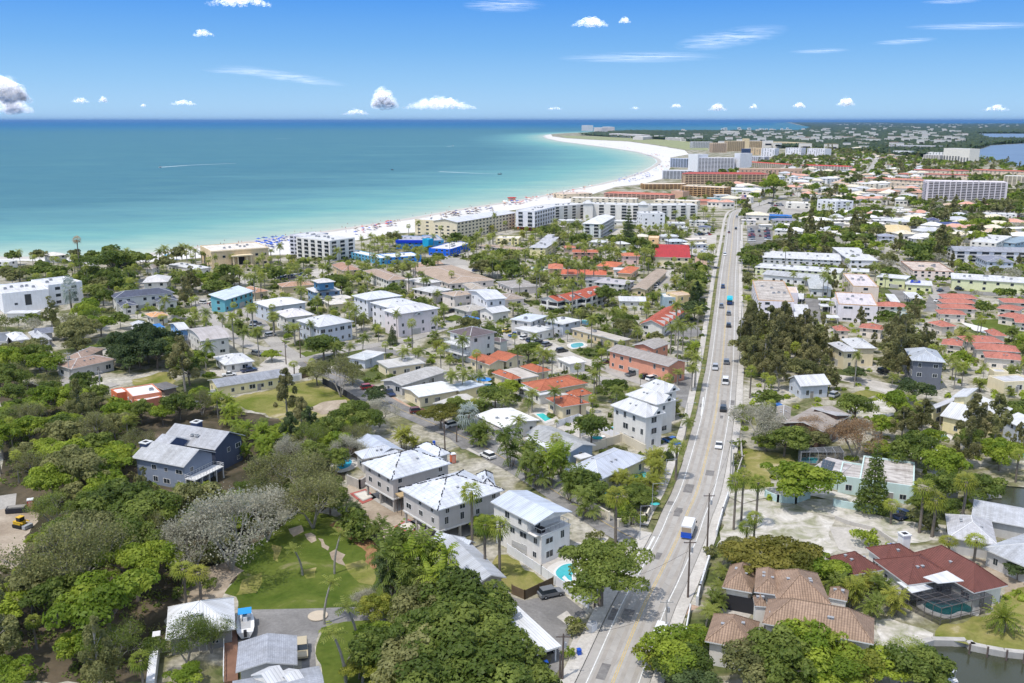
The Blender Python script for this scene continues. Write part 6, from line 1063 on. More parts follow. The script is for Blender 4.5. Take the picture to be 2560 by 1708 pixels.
ONE=[('a3',950,650,'oak','green',10.0,1.0,'huge spreading oak overhanging the road beside the kidney pool'),('b4',590,1370,'round','bright',8.4,.75,'dense dome-shaped green tree behind the turquoise garden wall'),('b4',1180,1370,'conifer','green',3.6,1.0,'conical conifer standing before the pale turquoise house'),('a1',1780,290,'bare','grey',8.5,1.0,'largest grey half-bare tree at the upper left edge of the big lawn'),('a1',1500,420,'bare','grey',6.5,.9,'grey half-bare tree left of the largest bare tree by the lawn'),('a1',2080,200,'bare','grey',6.5,.9,'grey bare tree right of the largest bare tree by the lawn'),('a2',560,90,'bare','olive',7,.9,'twisted bare-limbed tree at the top corner of the big lawn'),('b2',480,1330,'bare','olive',7.5,.9,'olive half-bare tree above the top of the big lawn'),('b2',260,1300,'bare','olive',6.5,.9,None),('b2',640,1420,'round','green',4.5,1,None),('a2',700,130,'round','green',4.2,1,None),('a2',330,90,'round','green',4,1,None),('a1',1060,640,'oak','bright',8.5,1.05,'big bright green tree with visible limbs above the stone outbuilding'),('a1',830,900,'spread','bright',7.5,1.1,'bright green flat-topped tree left of the stone outbuilding'),('a1',560,520,'bare','olive',8,1.1,'tall dead-branched olive tree beside the dirt lot'),('a1',430,900,'round','green',6,1,None),('a1',230,820,'round','olive',6,1,None),('a1',1150,260,'round','green',7,1,None),('a1',930,180,'round','green',7,1,None),('a1',1450,1190,'bare','green',4.2,1.0,'thin green-leaved tree spreading over the white hip roof'),('a1',1640,1160,'bare','green',3.0,1.1,None),('a1',1440,1520,'round','bright',3,.8,None),('a1',1560,800,'sabal','yellow',2.4,.7,None),('a1',1440,770,'sabal','sabal',2.4,.7,None),('a2',1450,960,'round','olive',5.5,1.0,None),('a2',1720,980,'round','green',7.5,1.0,'tallest rounded tree of the dense clump left of the white carport'),('a2',1560,1180,'round','green',7.5,1.1,None),('a2',1850,1130,'round','green',7,1.0,None),('a2',1380,1400,'round','olive',7,1,None),('a2',1700,1380,'round','green',8,1,None),('a2',1980,1340,'round','green',7,1.0,None),('a2',1560,1540,'round','green',7,1,None),('a2',1880,1530,'round','green',7.5,.9,None),('a2',2150,1500,'round','green',6,.9,None),('a2',2010,1010,'round','green',3.6,1.2,None),('a3',120,1480,'round','green',6,.9,None),('a3',330,1540,'round','green',5,.8,None),('a3',60,1230,'round','olive',4.2,1.0,None),('a2',1160,1320,'round','green',5.5,.9,None),('a2',1050,980,'round','yellow',3,1.1,'yellow-leaved tree at the end of the curved driveway'),('a2',980,900,'bare','grey',2.6,.8,None),('a2',1240,1010,'round','bright',2.6,.9,None),('a2',1060,1180,'round','bright',3.5,.9,None),('a2',930,1430,'spread','yellow',3,.8,None),('a2',1150,1530,'round','yellow',4,.8,None),('a4',740,1330,'round','bright',6.2,1,'bright green tree in front of the brown tile villa'),('a4',1010,1430,'round','yellow',4.8,1,None),('a4',480,1400,'round','green',6,1.1,None),('a4',260,1440,'round','olive',5,1,None),('a4',1180,1450,'round','bright',4.5,.9,None),('a4',800,1480,'round','bright',6,.8,None),('a4',560,1530,'round','green',5,.8,None),('a4',1520,1450,'round','green',5,.9,None),('a4',1400,1300,'bare','bright',3.2,.8,None),('a4',1640,1520,'round','green',3.5,.8,None),('a3',1480,1330,'round','bright',5.2,.9,'round bright tree beside the road left of the brown tile villa'),('a3',1600,1420,'round','green',4.5,.9,None),('a3',1690,1230,'round','bright',3.6,.8,None),('a3',1640,1530,'round','dark',4,.8,None),('a3',1350,1370,'shrub','yellow',2.2,1.4,None),('a4',300,570,'spread','bronze',6.8,.9,'bronze-green flat-topped tree at the shell lot behind the villa'),('a4',540,600,'spread','bronze',6.2,.9,None),('a4',720,660,'spread','bright',5.2,.9,None),('a4',160,530,'spread','olive',4.5,.8,None),('a4',860,740,'round','bright',2.8,.8,None),('a4',2190,1060,'date','sabal',3.6,1.0,'squat date palm on dry grass beside the canal dock'),('a4',90,115,'sabal','sabal',2.3,1.1,None),('a4',150,60,'sabal','sabal',2.2,1.1,None),('a4',262,115,'sabal','sabal',2.2,1.1,None),('a4',180,345,'sabal','sabal',2.0,.8,None),('a4',240,350,'sabal','sabal',2.0,.8,None),('a4',1320,170,'sabal','sabal',2.2,.7,None),('a4',1560,110,'sabal','sabal',2.8,1,None),('a4',1660,140,'sabal','yellow',2.8,1,None),('a4',1890,60,'sabal','yellow',2.8,1,None),('a4',1970,490,'sabal','sabal',2.3,.7,None),('a4',1760,480,'sabal','yellow',2.2,.5,None),('a4',1130,430,'shrub','bright',2.4,1.2,None),('a4',1600,300,'shrub','olive',3,1.0,None),('a4',2310,680,'round','dark',3,.8,None),('a4',1790,200,'round','green',3.6,.8,None),('a3',1070,175,'sabal','yellow',2.8,1,'fan palm behind the cream corner wall at the side street'),('a2',1815,215,'sabal','sabal',2.6,1.1,None),('a2',1900,310,'round','bright',3,.9,None),('a2',1920,460,'sabal','sabal',2.5,1,None),('a2',2035,475,'sabal','sabal',2.5,1.0,None),('a2',1170,530,'areca','green',4.4,1.5,'bushy palm clump in the middle of the thicket behind the big lawn'),('a2',1310,490,'areca','green',4.4,1.6,None),('a2',1470,530,'areca','green',4.4,1.6,None),('a2',1230,640,'areca','green',4.4,1.5,None),('a2',1400,640,'areca','bright',4.4,1.5,None),('a2',1560,650,'areca','bright',4,1.5,None),('a2',1330,760,'areca','green',4.2,1.3,None),('a2',1500,760,'areca','bright',4.2,1.3,None),('a2',1160,700,'areca','dark',3.8,1.3,None),('a2',1590,780,'areca','green',3.8,1.2,None),('a2',910,200,'areca','dark',2.6,.8,None),('a2',840,300,'shrub','green',3,1.4,None),('a2',940,370,'shrub','green',3,1.2,None),('a2',1060,350,'areca','palm',3,1.1,None),('a2',960,400,'shrub','green',2.4,1,None),('b3',240,1060,'areca','green',4.2,1.5,'tall bushy palm clump beside the driveway of the skylight house'),('b3',370,1170,'areca','green',4.2,1.4,None),('b3',540,1210,'areca','bright',4.2,1.4,None),('b3',460,1260,'areca','green',4,1.3,None),('b3',640,1180,'areca','bright',3.8,1.4,None),('b3',800,1400,'round','green',5,.9,None),('b3',720,1360,'areca','green',4,1.2,None),('b3',870,1480,'round','green',4.5,.8,None),('b3',850,1530,'areca','green',3.6,1.1,None),('b3',1230,1480,'round','green',3.6,.9,None),('b3',1290,1530,'round','green',3.4,.8,None),('b3',1370,1200,'areca','yellow',3.4,1.2,None),('b3',1400,1300,'areca','yellow',3.2,1.1,None),('b3',1540,1200,'sabal','sabal',2.6,.8,None),('b3',1480,1180,'conifer','dark',1.6,.4,None),('b3',1330,1380,'areca','yellow',3,1,None),('b3',1200,1400,'areca','yellow',2.8,.9,None),('b3',1100,1350,'areca','yellow',3,.9,None),('b3',20,990,'areca','green',3.6,1.0,None),('b2',1570,860,'spread','bronze',5.6,.85,'umbrella-shaped bronze-green tree beside the white car'),('b2',1790,870,'bismarck','silver',3.6,1.4,'silvery fan palm in front of the low white roof house'),('b2',1870,1010,'areca','green',3.4,1,None),('b2',1700,800,'round','green',4,1,None),('b2',650,330,'round','green',8,.8,'large dark rounded tree beside the street bend'),('b2',780,520,'bare','olive',6.5,1.1,'open-branched tree above the red car'),('b2',600,530,'round','olive',5,1.1,None),('b2',1060,720,'round','dark',4,1,None),('b2',880,540,'round','olive',4.5,1.1,None),('b2',360,690,'pine','pine',3.8,1.0,'tallest thin dark pine at the dry grass field'),('b2',400,980,'pine','dark',3.2,.8,None),('b2',550,940,'pine','dark',3.2,.8,None),('b2',480,860,'pine','pine',3.2,.8,None),('b2',870,860,'round','green',5.5,1,None),('b2',1000,920,'round','green',5,1,None),('b2',1090,820,'bare','grey',4.5,1,None),('b2',1280,1020,'areca','yellow',3.4,1.1,None),('b2',1360,1070,'areca','yellow',2.6,.8,None),('b2',2000,720,'round','green',5,.9,None),('b2',2130,660,'round','bright',4,1,None),('b2',250,400,'round','bright',3.6,.8,None),('b4',280,900,'bare','grey',6.5,.9,'pale grey bare tree left of the weathered brown-grey roof'),('b4',1040,1010,'bare','dead',6.5,.9,'fan-shaped leafless tan tree behind the turquoise house'),('b4',480,1060,'round','green',6,.9,None),('b4',330,1080,'round','green',4,.8,None),('b4',680,1060,'round','olive',4.5,.9,None),('b4',1500,680,'round','dark',5.5,.9,None),('b4',1040,540,'round','dark',4,.8,None),('b4',690,950,'bare','dead',5,.8,None),('b4',1400,940,'pine','pine',3.6,.7,None),('b4',1560,900,'pine','pine',3.6,.8,None),('b4',1980,900,'pine','pine',4,.9,None),('b4',2140,900,'pine','olive',4,.9,None),('b4',1160,1110,'pine','dark',2,.5,None),('b4',1230,1130,'round','bright',4,.8,None),('c2',2095,690,'pine','dark',2.6,.9,'slender dark pine before the brown pavilion roof'),('c4',1230,230,'conifer','dark',5,1.25,'slender dark conifer in front of the long white condominium'),('c4',2060,1080,'pine','dark',3.6,1,None),('c4',2040,1240,'round','dark',6,1,None),('c1',940,388,'tallfan','dead',2.6,1.05,'very tall lone fan palm rising above the beach trees'),('c1',1400,640,'spread','green',13,1.0,'broad dark green tree dome at the beach edge'),('c1',850,1000,'bismarck','silver',4,2.2,'grey fan palm in front of the white modern mansion'),('c1',1600,880,'coco','palm',3.4,1,None),('c1',1930,530,'coco','palm',4,1,None),('e1',1150,960,'round','bright',14,1.3,'big bright green banyan at the far road bend'),]
for t,x,y,kind,leaf,R_,zs,lab in ONE:
 if kind=='round':R_*=.88;zs*=.9
 T,V,SH,zc,R0=SHAPES[kind][0];sc=R_/R0;p=G(t,x,y,zc*sc*zs)
 put(kind,leaf,p.x,p.y,sc,zs,lab or '',var=0 if kind not in('round','areca','sabal')else None);reg(p.x,p.y,R_*.85)
for t,bx,by,tx,ty,kind,L in[('a2',490,720,410,500,'slim',2.0),('a2',740,710,705,410,'slim',2.0),('a2',660,1105,625,790,'slim',2.0),('a2',930,1310,845,945,'slim',2.4),('a2',830,1560,740,1150,'slim',2.4),('a2',960,1560,950,1410,'slim',2.4),('a2',820,1480,800,1350,'slim',1.9),('b3',405,850,400,690,'royal',3.2),('b3',580,880,575,680,'royal',3),('b3',1490,395,1495,180,'royal',3.4),('b3',1655,690,1660,500,'royal',3),('b3',1680,660,1690,420,'royal',3),('b3',1545,640,1550,530,'royal',2.8),('b3',1605,1070,1615,920,'coco',2.6),('b2',1265,520,1260,370,'coco',3.4),('b2',1388,500,1385,370,'coco',3.4),('b2',1640,730,1630,560,'coco',3.4),('b2',1735,720,1740,550,'coco',3.4),('b2',270,230,265,100,'royal',3.4),('b2',430,300,410,170,'royal',3.4),('b2',560,270,555,185,'royal',3),('b2',1195,320,1175,160,'conifer',2.2),('b2',425,560,420,470,'sabal',2),('b2',850,430,840,330,'coco',3.2),('b2',1860,690,1855,560,'coco',3.2),('b1',1615,520,1610,330,'coco',3.6),('b1',1985,230,1975,40,'royal',3.4),('b1',1905,400,1900,220,'coco',3.4),('b1',2145,260,2140,110,'royal',3.2),('b1',2310,330,2300,180,'royal',3.4),('b1',1280,170,1275,100,'sabal',2.4),('c4',345,740,345,600,'royal',3.2),('c4',485,900,485,690,'royal',3.2),('c4',605,970,600,690,'royal',3.2),('c4',690,960,690,700,'royal',3.2),('c4',800,930,795,740,'royal',3.4),('c4',950,880,950,730,'royal',3.2),('c4',235,1250,215,970,'royal',3.4),('c4',290,1260,300,1030,'royal',3.4),('c4',1490,520,1480,420,'royal',3),('c4',1260,470,1290,370,'royal',3),('c3',695,1030,700,820,'royal',3.4),('c3',880,1090,865,880,'royal',3.4),('c3',910,1110,915,880,'royal',3.4),('c3',1030,1180,1025,1040,'coco',3.4),('c3',1125,1400,1125,1230,'royal',3.2),('c3',1970,1330,1960,1180,'royal',3.4),('c3',2030,1330,2060,1190,'royal',3.4),('c3',1220,950,1215,800,'sabal',2),('c3',590,1060,590,930,'coco',3.4),('c2',75,640,60,460,'royal',3.2),('c2',135,660,125,470,'royal',3.2),('c2',190,680,185,490,'royal',3.2),('c2',245,700,245,520,'royal',3.2),('c2',320,700,310,550,'royal',3.2),('c2',355,700,350,560,'royal',3),('c2',480,700,475,580,'royal',3),('c2',975,860,970,730,'royal',3.4),('c2',1025,900,1015,740,'royal',3.4),('c2',1160,820,1155,700,'royal',3.4),('c2',1240,890,1240,740,'royal',3.4),('c2',1365,880,1360,740,'royal',3.4),('c2',1400,870,1410,740,'royal',3.2),('c2',1495,860,1490,710,'royal',3.4),('c2',780,960,775,780,'sabal',3),('c2',940,1460,930,1200,'royal',3.4),('c2',1200,1550,1190,1300,'royal',3.6),('c2',1830,760,1830,620,'royal',3.2),('c2',1885,780,1880,600,'royal',3.2),('c2',1165,660,1165,520,'royal',3.6),('d1',925,820,900,740,'coco',3.2),('d1',1240,800,1230,730,'coco',3.4),('d1',1425,920,1425,820,'coco',3.4),('d2',975,780,980,720,'sabal',3),('d2',1115,800,1120,700,'sabal',3),('d2',105,640,105,530,'royal',3),('b4',1020,650,1030,400,'royal',2.2),('b4',1310,660,1310,570,'coco',3),('b4',985,860,990,780,'sabal',2.2),('b4',1540,860,1500,790,'sabal',2.4),('a3',1770,1130,1755,1000,'coco',2.6),('a3',1860,800,1850,720,'coco',2.6),('a3',1850,930,1850,850,'coco',2.4),('a3',1900,670,1890,620,'coco',2.4),('a3',620,510,620,390,'coco',2.4),('a3',1940,620,1930,540,'coco',2.8)]:
 b,h,off=vert_h(t,bx,by,tx,ty);T,V,SH,zc,R0=SHAPES[kind][0]
 if kind=='conifer':zc=16;R0=3.4
 h=min(max(h,3),22);sc=L/R0;put(kind,'palm' if kind not in('sabal','conifer')else('sabal' if kind=='sabal' else 'dark'),b.x,b.y,sc,h/(zc*sc),'',3.4 if off<-.8 else 0.0,0);reg(b.x,b.y,1.5)
MIX={'woods':[('round','green',.23),('round','bright',.195),('round','olive',.12),('spread','bright',.07),('bare','grey',.035),('bare','olive',.07),('bare','green',.06),('sabal','sabal',.12),('areca','palm',.06),('pine','olive',.04)],'bamboo':[('areca','bright',.6),('areca','green',.2),('round','bright',.15),('coco','palm',.05)],'town':[('coco','palm',.22),('royal','palm',.10),('sabal','sabal',.24),('round','green',.12),('round','olive',.06),('areca','yellow',.05),('areca','green',.13),('shrub','bright',.08)],'leafy':[('round','green',.30),('round','olive',.18),('round','bright',.14),('sabal','sabal',.14),('coco','palm',.08),('pine','pine',.08),('bare','grey',.04),('areca','green',.04)],'pines':[('pine','pine',.55),('pine','olive',.20),('round','olive',.15),('sabal','sabal',.10)],'palms':[('areca','palm',.3),('areca','bright',.2),('coco','palm',.25),('sabal','sabal',.15),('round','bright',.1)],'mangrove':[('round','green',.35),('round','bright',.30),('pine','pine',.15),('spread','bright',.1),('sabal','sabal',.1)],'bright':[('round','bright',.5),('round','green',.3),('round','yellow',.1),('areca','green',.1)],'coast':[('round','green',.4),('round','olive',.25),('sabal','sabal',.2),('coco','palm',.1),('spread','green',.05)],'hedge':[('areca','yellow',.6),('areca','green',.4)],'darkrow':[('round','dark',1)],'shrubs':[('shrub','green',.4),('shrub','bright',.35),('shrub','olive',.25)]}
REG=[('woods',[(250,930),(480,935),(505,965),(440,955),(330,990),(255,1000)],4.6,300,(.7,1.0)),('bamboo',[(480,945),(600,925),(650,960),(660,1000),(640,1090),(560,1080),(530,1010)],3.6,500,(.8,1.1)),('woods',[(0,870),(240,935),(330,1000),(330,1120),(480,1170),(640,1120),(800,1060),(780,1130),(700,1160),(640,1210),(560,1280),(420,1320),(380,1400),(345,1640),(-20,1640),(-20,1330),(60,1310),(60,1250),(130,1130),(0,1120)],5.2,1600,(.62,1.05)),('woods',[(0,745),(200,730),(240,770),(170,860),(240,920),(0,880)],7,500,(.8,1.2)),('leafy',[(370,830),(490,815),(490,900),(480,930),(370,895)],6,200,(.9,1.2)),('darkrow',[(190,850),(380,760),(400,800),(385,860),(270,890)],5,300,(.9,1.3)),('woods',[(640,1000),(740,1010),(820,970),(830,1010),(790,1090),(700,1110),(620,1090)],5,200,(.7,1)),('coast',[(0,612),(180,596),(450,612),(470,650),(390,700),(190,690),(0,660)],8,900,(.8,1.2)),('leafy',[(180,650),(470,650),(500,740),(400,770),(200,760)],9,600,(.9,1.3)),('town',[(190,650),(460,610),(700,605),(930,560),(1250,560),(1420,560),(1640,520),(1640,600),(1612,900),(1570,1000),(1500,1130),(1420,1200),(1280,1160),(1160,1070),(1000,960),(860,900),(700,860),(500,800),(400,740),(200,720)],5.6,9000,(.75,1.15)),('town',[(850,560),(940,540),(1640,500),(1640,560),(1250,600),(900,620)],9,1500,(.9,1.3)),('palms',[(1600,620),(1640,560),(1648,620),(1622,880),(1580,900)],5.5,400,(.9,1.2)),('leafy',[(1690,470),(2350,465),(2350,640),(1710,625)],6.8,3500,(.75,1.2)),('leafy',[(1700,620),(2350,640),(2350,800),(1950,760),(1700,740)],9,1500,(.8,1.2)),('pines',[(1690,760),(1930,775),(1925,900),(1800,930),(1695,930)],5.5,500,(.85,1.15)),('pines',[(2000,790),(2150,790),(2160,880),(2020,890)],6,200,(.95,1.2)),('palms',[(2150,770),(2350,790),(2350,920),(2140,890)],5.5,500,(.8,1.1)),('mangrove',[(1990,1000),(2110,960),(2350,980),(2350,1250),(2200,1230),(2100,1180),(2060,1080)],5.5,600,(.75,1.1)),('woods',[(1690,930),(1815,945),(1790,1020),(1700,1060)],6,200,(.7,1)),('leafy',[(1930,880),(2150,900),(2060,1060),(1930,1000)],7,200,(.7,1)),('bright',[(1640,1480),(2040,1500),(2140,1640),(1500,1640),(1490,1530)],6.5,260,(.8,1.1)),('bright',[(2060,1480),(2110,1480),(2150,1600),(2090,1640)],6,60,(.6,.9)),('hedge',[(1860,1330),(1960,1340),(2130,1450),(2110,1480),(2000,1440),(1860,1390)],3.4,200,(.75,1)),('hedge',[(1600,1300),(1650,1290),(1650,1440),(1600,1440)],4,40,(.6,.8)),('shrubs',[(520,1360),(560,1300),(680,1150),(640,1140),(440,1300),(400,1380)],3,150,(.8,1.5)),('shrubs',[(1640,1280),(1700,1060),(1690,1000),(1670,1010),(1600,1290)],3,120,(.7,1.2)),('shrubs',[(1370,1280),(1490,1180),(1500,1110),(1420,1090),(1300,1120)],3.5,120,(.8,1.6)),('shrubs',[(1160,1560),(1340,1560),(1330,1420),(1290,1480)],3,60,(.8,1.4)),('leafy',[(1560,470),(1640,410),(1850,345),(2120,345),(2350,380),(2350,480),(1690,480)],15,9000,(.7,1.2))]
for mixn,poly,dmin,tries,(s0,s1)in REG:
 P=[G('o',*p)for p in poly];x0,x1=min(p.x for p in P),max(p.x for p in P);y0,y1=min(p.y for p in P),max(p.y for p in P)
 area=abs(sum(P[i].x*P[(i+1)%len(P)].y-P[(i+1)%len(P)].x*P[i].y for i in range(len(P))))/2;bb=(x1-x0)*(y1-y0)
 n_=int(min(60000,max(200,bb/(dmin*dmin)*2.2)));X=np.array([pr.uniform(x0,x1)for _ in range(n_)]);Y=np.array([pr.uniform(y0,y1)for _ in range(n_)]);ok=inpoly(X,Y,[(p.x,p.y)for p in P]);mix=MIX[mixn]
 for x,y in zip(X[ok],Y[ok]):
  k=pr.random();acc=0
  for kind,leaf,w_ in mix:
   acc+=w_
   if k<=acc:break
  sc=pr.uniform(s0,s1);R0=SHAPES[kind][0][4];big=kind in('round','spread','bare','oak')
  if not free(x,y,R0*sc*(.55 if big else.35))or near_tree(x,y,dmin*(.6 if kind=='shrub' else 1)):continue
  if mixn!='hedge' and hides(kind,x,y,sc,1)and not(kind in PALMS and kind!='areca' and pr.random()<.25):
   for f_ in(.78,.6,.45,.34,0):
    if f_ and not hides(kind,x,y,sc*f_,1):break
   if f_==0:kind,leaf,f_='shrub',pr.choice(('green','bright','olive')),1.1
   sc*=f_
   if kind=='shrub' and hides(kind,x,y,sc,1):continue
  reg(x,y,dmin*.5);put(kind,leaf,x,y,sc,pr.uniform(.8,1.2)if kind in('coco','royal','sabal','pine')else pr.uniform(.85,1.15))
vis=[]
for q in PL:
 X,Y=PIX((q[3],q[4],4));d=math.hypot(q[3],q[4])
 if-120<X<2680 and Y<1850:vis.append((q[5]*SHAPES[q[0]][0][4]/d,q))
vis.sort(key=lambda a:(a[1][8]is None,-a[0]))
lmp=[(n_,p,PIX(p))for n_,p in LM]
ORD=['nearest','second nearest','third nearest','fourth nearest','fifth nearest','sixth nearest','seventh nearest','eighth nearest','ninth nearest','tenth nearest','eleventh nearest','twelfth nearest']
lmp+=[('the big lawn',G('o',700,1300),src('o',700,1300)),('the dirt lot at the left edge',G('a1',60,500),src('a1',60,500)),('the dry grass field',G('o',660,940),src('o',660,940)),('the boat driveway',G('a2',300,1080),src('a2',300,1080)),('the canal at the bottom right',G('a4',1900,1400),src('a4',1900,1400))]
def place_name(x,y,far=False):
 X,Y=PIX((x,y,2));best=min(lmp,key=lambda l:(l[1].x-x)**2+((l[1].y-y)*.8)**2);dx,dy=X-best[2][0],Y-best[2][1]
 rel=('right of' if dx>0 else 'left of')if abs(dx)>1.2*abs(dy)else('in front of' if dy>0 else 'behind');return rel,best[0],math.hypot(dx,dy)
IND=[];REST=[];cnt={}
CAP={'tree':285,'palm':285,'shrub':120}
for s_,q in vis:
 cat='palm' if q[0]in PALMS else('shrub' if q[0]=='shrub' else 'tree');cnt[cat]=cnt.get(cat,0)
 if cnt[cat]<CAP[cat]:cnt[cat]+=1;IND.append((cat,q))
 else:REST.append(q)
bucket={}
for cat,q in IND:
 if not q[8]:
  rel,nm,dd=place_name(q[3],q[4]);sz='small ' if q[5]*SHAPES[q[0]][0][4]<3.4 and q[0]in('round','bare','spread')else('large ' if q[5]*SHAPES[q[0]][0][4]>5.6 and q[0]in('round','bare','spread')else '')
  bucket.setdefault((sz+LW[q[2]]+(' ' if LW[q[2]]else '')+DESC[q[0]],rel,nm),[]).append((dd,q))
labels={}
for(d_,rel,nm),L in bucket.items():
 L.sort(key=lambda a:a[0])
 for i,(dd,q)in enumerate(L):labels[id(q)]=('%s %s %s %s'%(ORD[i],d_,rel,nm),None)if i<12 and len(L)>1 else('%s %s %s'%(d_,rel,nm)if i<12 else 'one more %s %s %s'%(d_,rel,nm),None)
for cat,q in IND:
 kind,var,leaf,x,y,sc,zs,rot,lab,must=q;T,V,SH,zc,R0=SHAPES[kind][var]
 o=bpy.data.objects.new(KNAME[kind],None);C.objects.link(o);o.location=(x,y,0.05);o.rotation_euler=(0,0,rot);o.scale=(sc,sc,sc*zs);o.empty_display_size=1
 lb=lab or labels[id(q)][0];tag(o,' '.join(lb.split()),cat,DESC[kind].split()[-1]+'s around the neighbourhood')
 link('trunk' if kind!='shrub' else 'stem',T,o);cr_=link('crown' if kind!='shrub' else 'foliage',crownm(kind,var,leaf),o)
print('individual plants',cnt,'rest',len(REST))
def mass(name,items,label_leaf):
 r=np.random.default_rng(5);VV=[];SS=[];MI=[];mats=[LEAF[k]for k in label_leaf]+[BARKG];li={k:i for i,k in enumerate(label_leaf)}
 for kind,var,leaf,x,y,sc,zs,rot,lab,must in items:
  T,V,SH,zc,R0=SHAPES[kind][var];d=math.hypot(x,y);nq=len(SH)
  if kind in PALMS:
   if d<800:k=nq;vv=V.reshape(-1,4,3);sh=SH
   else:nn=nq//2;ix=np.arange(0,nq,2)[:nn];vv=V.reshape(-1,4,3)[ix];sh=SH[ix];c=vv.mean(1,keepdims=True);vv=c+(vv-c)*1.5;
   if d>1200:ix=np.arange(0,len(sh),3);vv=vv[ix];sh=sh[ix];c=vv.mean(1,keepdims=True);vv=c+(vv-c)*1.6
  else:
   keep=min(nq,int(700*(500/max(d,300))**1.6)+40);ix=r.choice(nq,keep,replace=False);vv=V.reshape(-1,4,3)[ix];sh=SH[ix];c=vv.mean(1,keepdims=True);vv=c+(vv-c)*min(5.5,(nq/keep)**.5*.95)
  ca,sa=math.cos(rot),math.sin(rot);M3=np.array([[ca*sc,-sa*sc,0],[sa*sc,ca*sc,0],[0,0,sc*zs]])
  w_=vv.reshape(-1,3)@M3.T+np.array([x,y,0.05]);VV.append(w_);SS.append(np.clip(sh+r.uniform(-.15,.15),0,1));MI.append(np.full(len(sh),li.get(leaf,0)))
  if zc*zs*sc>3 and d<1300:
   t=.2*sc;h=zc*sc*zs;q=np.array([[x-t,y,0],[x+t,y,0],[x+t*.7,y,h],[x-t*.7,y,h],[x,y-t,0],[x,y+t,0],[x,y+t*.7,h],[x,y-t*.7,h]]);VV.append(q);SS.append(np.array([.5,.5]));MI.append(np.array([len(mats)-1]*2))
 V=np.concatenate(VV);me=npmesh(name,V,np.arange(len(V)).reshape(-1,4),mats,np.concatenate(SS),mi=np.concatenate(MI));print(name,len(V)//4)
 o=link(name,me);o['kind']='stuff';return o
mass('distant_palms',[q for q in REST if q[0]in PALMS],['palm','sabal','yellow','green','bright','silver'])
mass('distant_trees',[q for q in REST if q[0]not in PALMS],['green','olive','bright','dark','pine','grey','yellow','dead','bronze'])
def scatter_leaves(name,poly,dens,zr,size,leaf,seed,avoid=True):
 P=[G('o',*p)for p in poly];r=np.random.default_rng(seed);x0,x1=min(p.x for p in P),max(p.x for p in P);y0,y1=min(p.y for p in P),max(p.y for p in P)
 n_=int((x1-x0)*(y1-y0)*dens/30);cx=r.uniform(x0,x1,n_);cy=r.uniform(y0,y1,n_);ok=inpoly(cx,cy,[(p.x,p.y)for p in P])
 i=((cx-GX0)/GC).astype(int);j=((cy-GY0)/GC).astype(int);g=(i>=0)&(i<1500)&(j>=0)&(j<1800);oc=np.zeros(n_,bool);oc[g]=OCC[j[g],i[g]]
 ok&=~oc;cx,cy=cx[ok],cy[ok];k=30;rad=r.uniform(.5,1.6,len(cx));hh=r.uniform(zr[0],zr[1],len(cx));sh=r.uniform(.1,.9,len(cx))
 d=r.normal(size=(len(cx),k,3));d/=np.linalg.norm(d,axis=2,keepdims=True);d[:,:,2]=np.abs(d[:,:,2])
 c=np.stack([cx,cy,np.zeros(len(cx))],1)[:,None]+d*np.stack([rad,rad,hh],1)[:,None]*r.uniform(.6,1,(len(cx),k,1));c=c.reshape(-1,3)
 V=leafquads(c,d.reshape(-1,3)+r.normal(size=c.shape)*.5,size,r);me=npmesh(name,V,np.arange(len(V)).reshape(-1,4),LEAF[leaf],np.clip(np.repeat(sh,k)+r.normal(size=len(c))*.1,0,1));link(name,me)['kind']='stuff';print(name,len(c))
WOODP=REG[2][1]
scatter_leaves('undergrowth',WOODP,2.2,(.5,1.8),.26,'green',1);scatter_leaves('undergrowth',WOODP,.8,(.4,1.4),.26,'olive',2)
scatter_leaves('undergrowth',[(190,650),(700,605),(1640,520),(1612,900),(1500,1130),(1420,1200),(1160,1070),(860,900),(400,740)],.8,(.5,1.6),.5,'green',3)
scatter_leaves('undergrowth',[(1690,560),(2350,560),(2350,1400),(2100,1400),(1900,1000),(1700,1300),(1650,1300),(1700,1000)],.7,(.5,1.6),.5,'bright',4)
r=np.random.default_rng(77);ys=np.geomspace(2150,60000,480);us=np.linspace(-.05,.72,560);Yg,Ug=np.meshgrid(ys,us,indexing='ij');Xg=Yg*Ug
pix=np.stack([CX+FPX*Xg/(Yg*cp+CAMH*sp),CY+FPX*(CAMH*cp-Yg*sp)/(Yg*cp+CAMH*sp)],2)
def pxin(P):return inpoly(pix[:,:,0],pix[:,:,1],P)
keep=pxin([(1440,338),(1520,329.5),(1730,329),(2000,328.5),(2030,319),(1985,309),(1975,306.4),(2200,306.2),(2330,309.8),(2800,310),(2800,420),(2300,410),(2180,385),(2090,376),(1960,372),(1780,362),(1700,352),(1560,345)])
for hole in(bay1,bay2):keep&=~inpoly(Xg,Yg,[(p.x,p.y)for p in hole])
keep&=~pxin([(2164,440),(2186,394),(2204,388),(2210,394),(2190,440)])
Z=7+6*r.random(Yg.shape)+3*np.sin(Xg/90)*np.sin(Yg/130);Z[r.random(Yg.shape)<.07]=1.0
Z+=np.where(r.random(Yg.shape)<.03,6,0);V=np.stack([Xg.ravel()+r.normal(size=Xg.size)*3,Yg.ravel()+r.normal(size=Xg.size)*3,Z.ravel()],1);ny,nx=Xg.shape;idx=np.arange(ny*nx).reshape(ny,nx)
kq=(keep[:-1,:-1]&keep[1:,1:]&keep[1:,:-1]&keep[:-1,1:]).ravel();F=np.stack([idx[:-1,:-1].ravel(),idx[:-1,1:].ravel(),idx[1:,1:].ravel(),idx[1:,:-1].ravel()],1)[kq]
me=npmesh('distant_woods',V,F,LEAF['dark'],r.uniform(.1,.9,len(F)));link('distant_woods',me)['kind']='stuff'
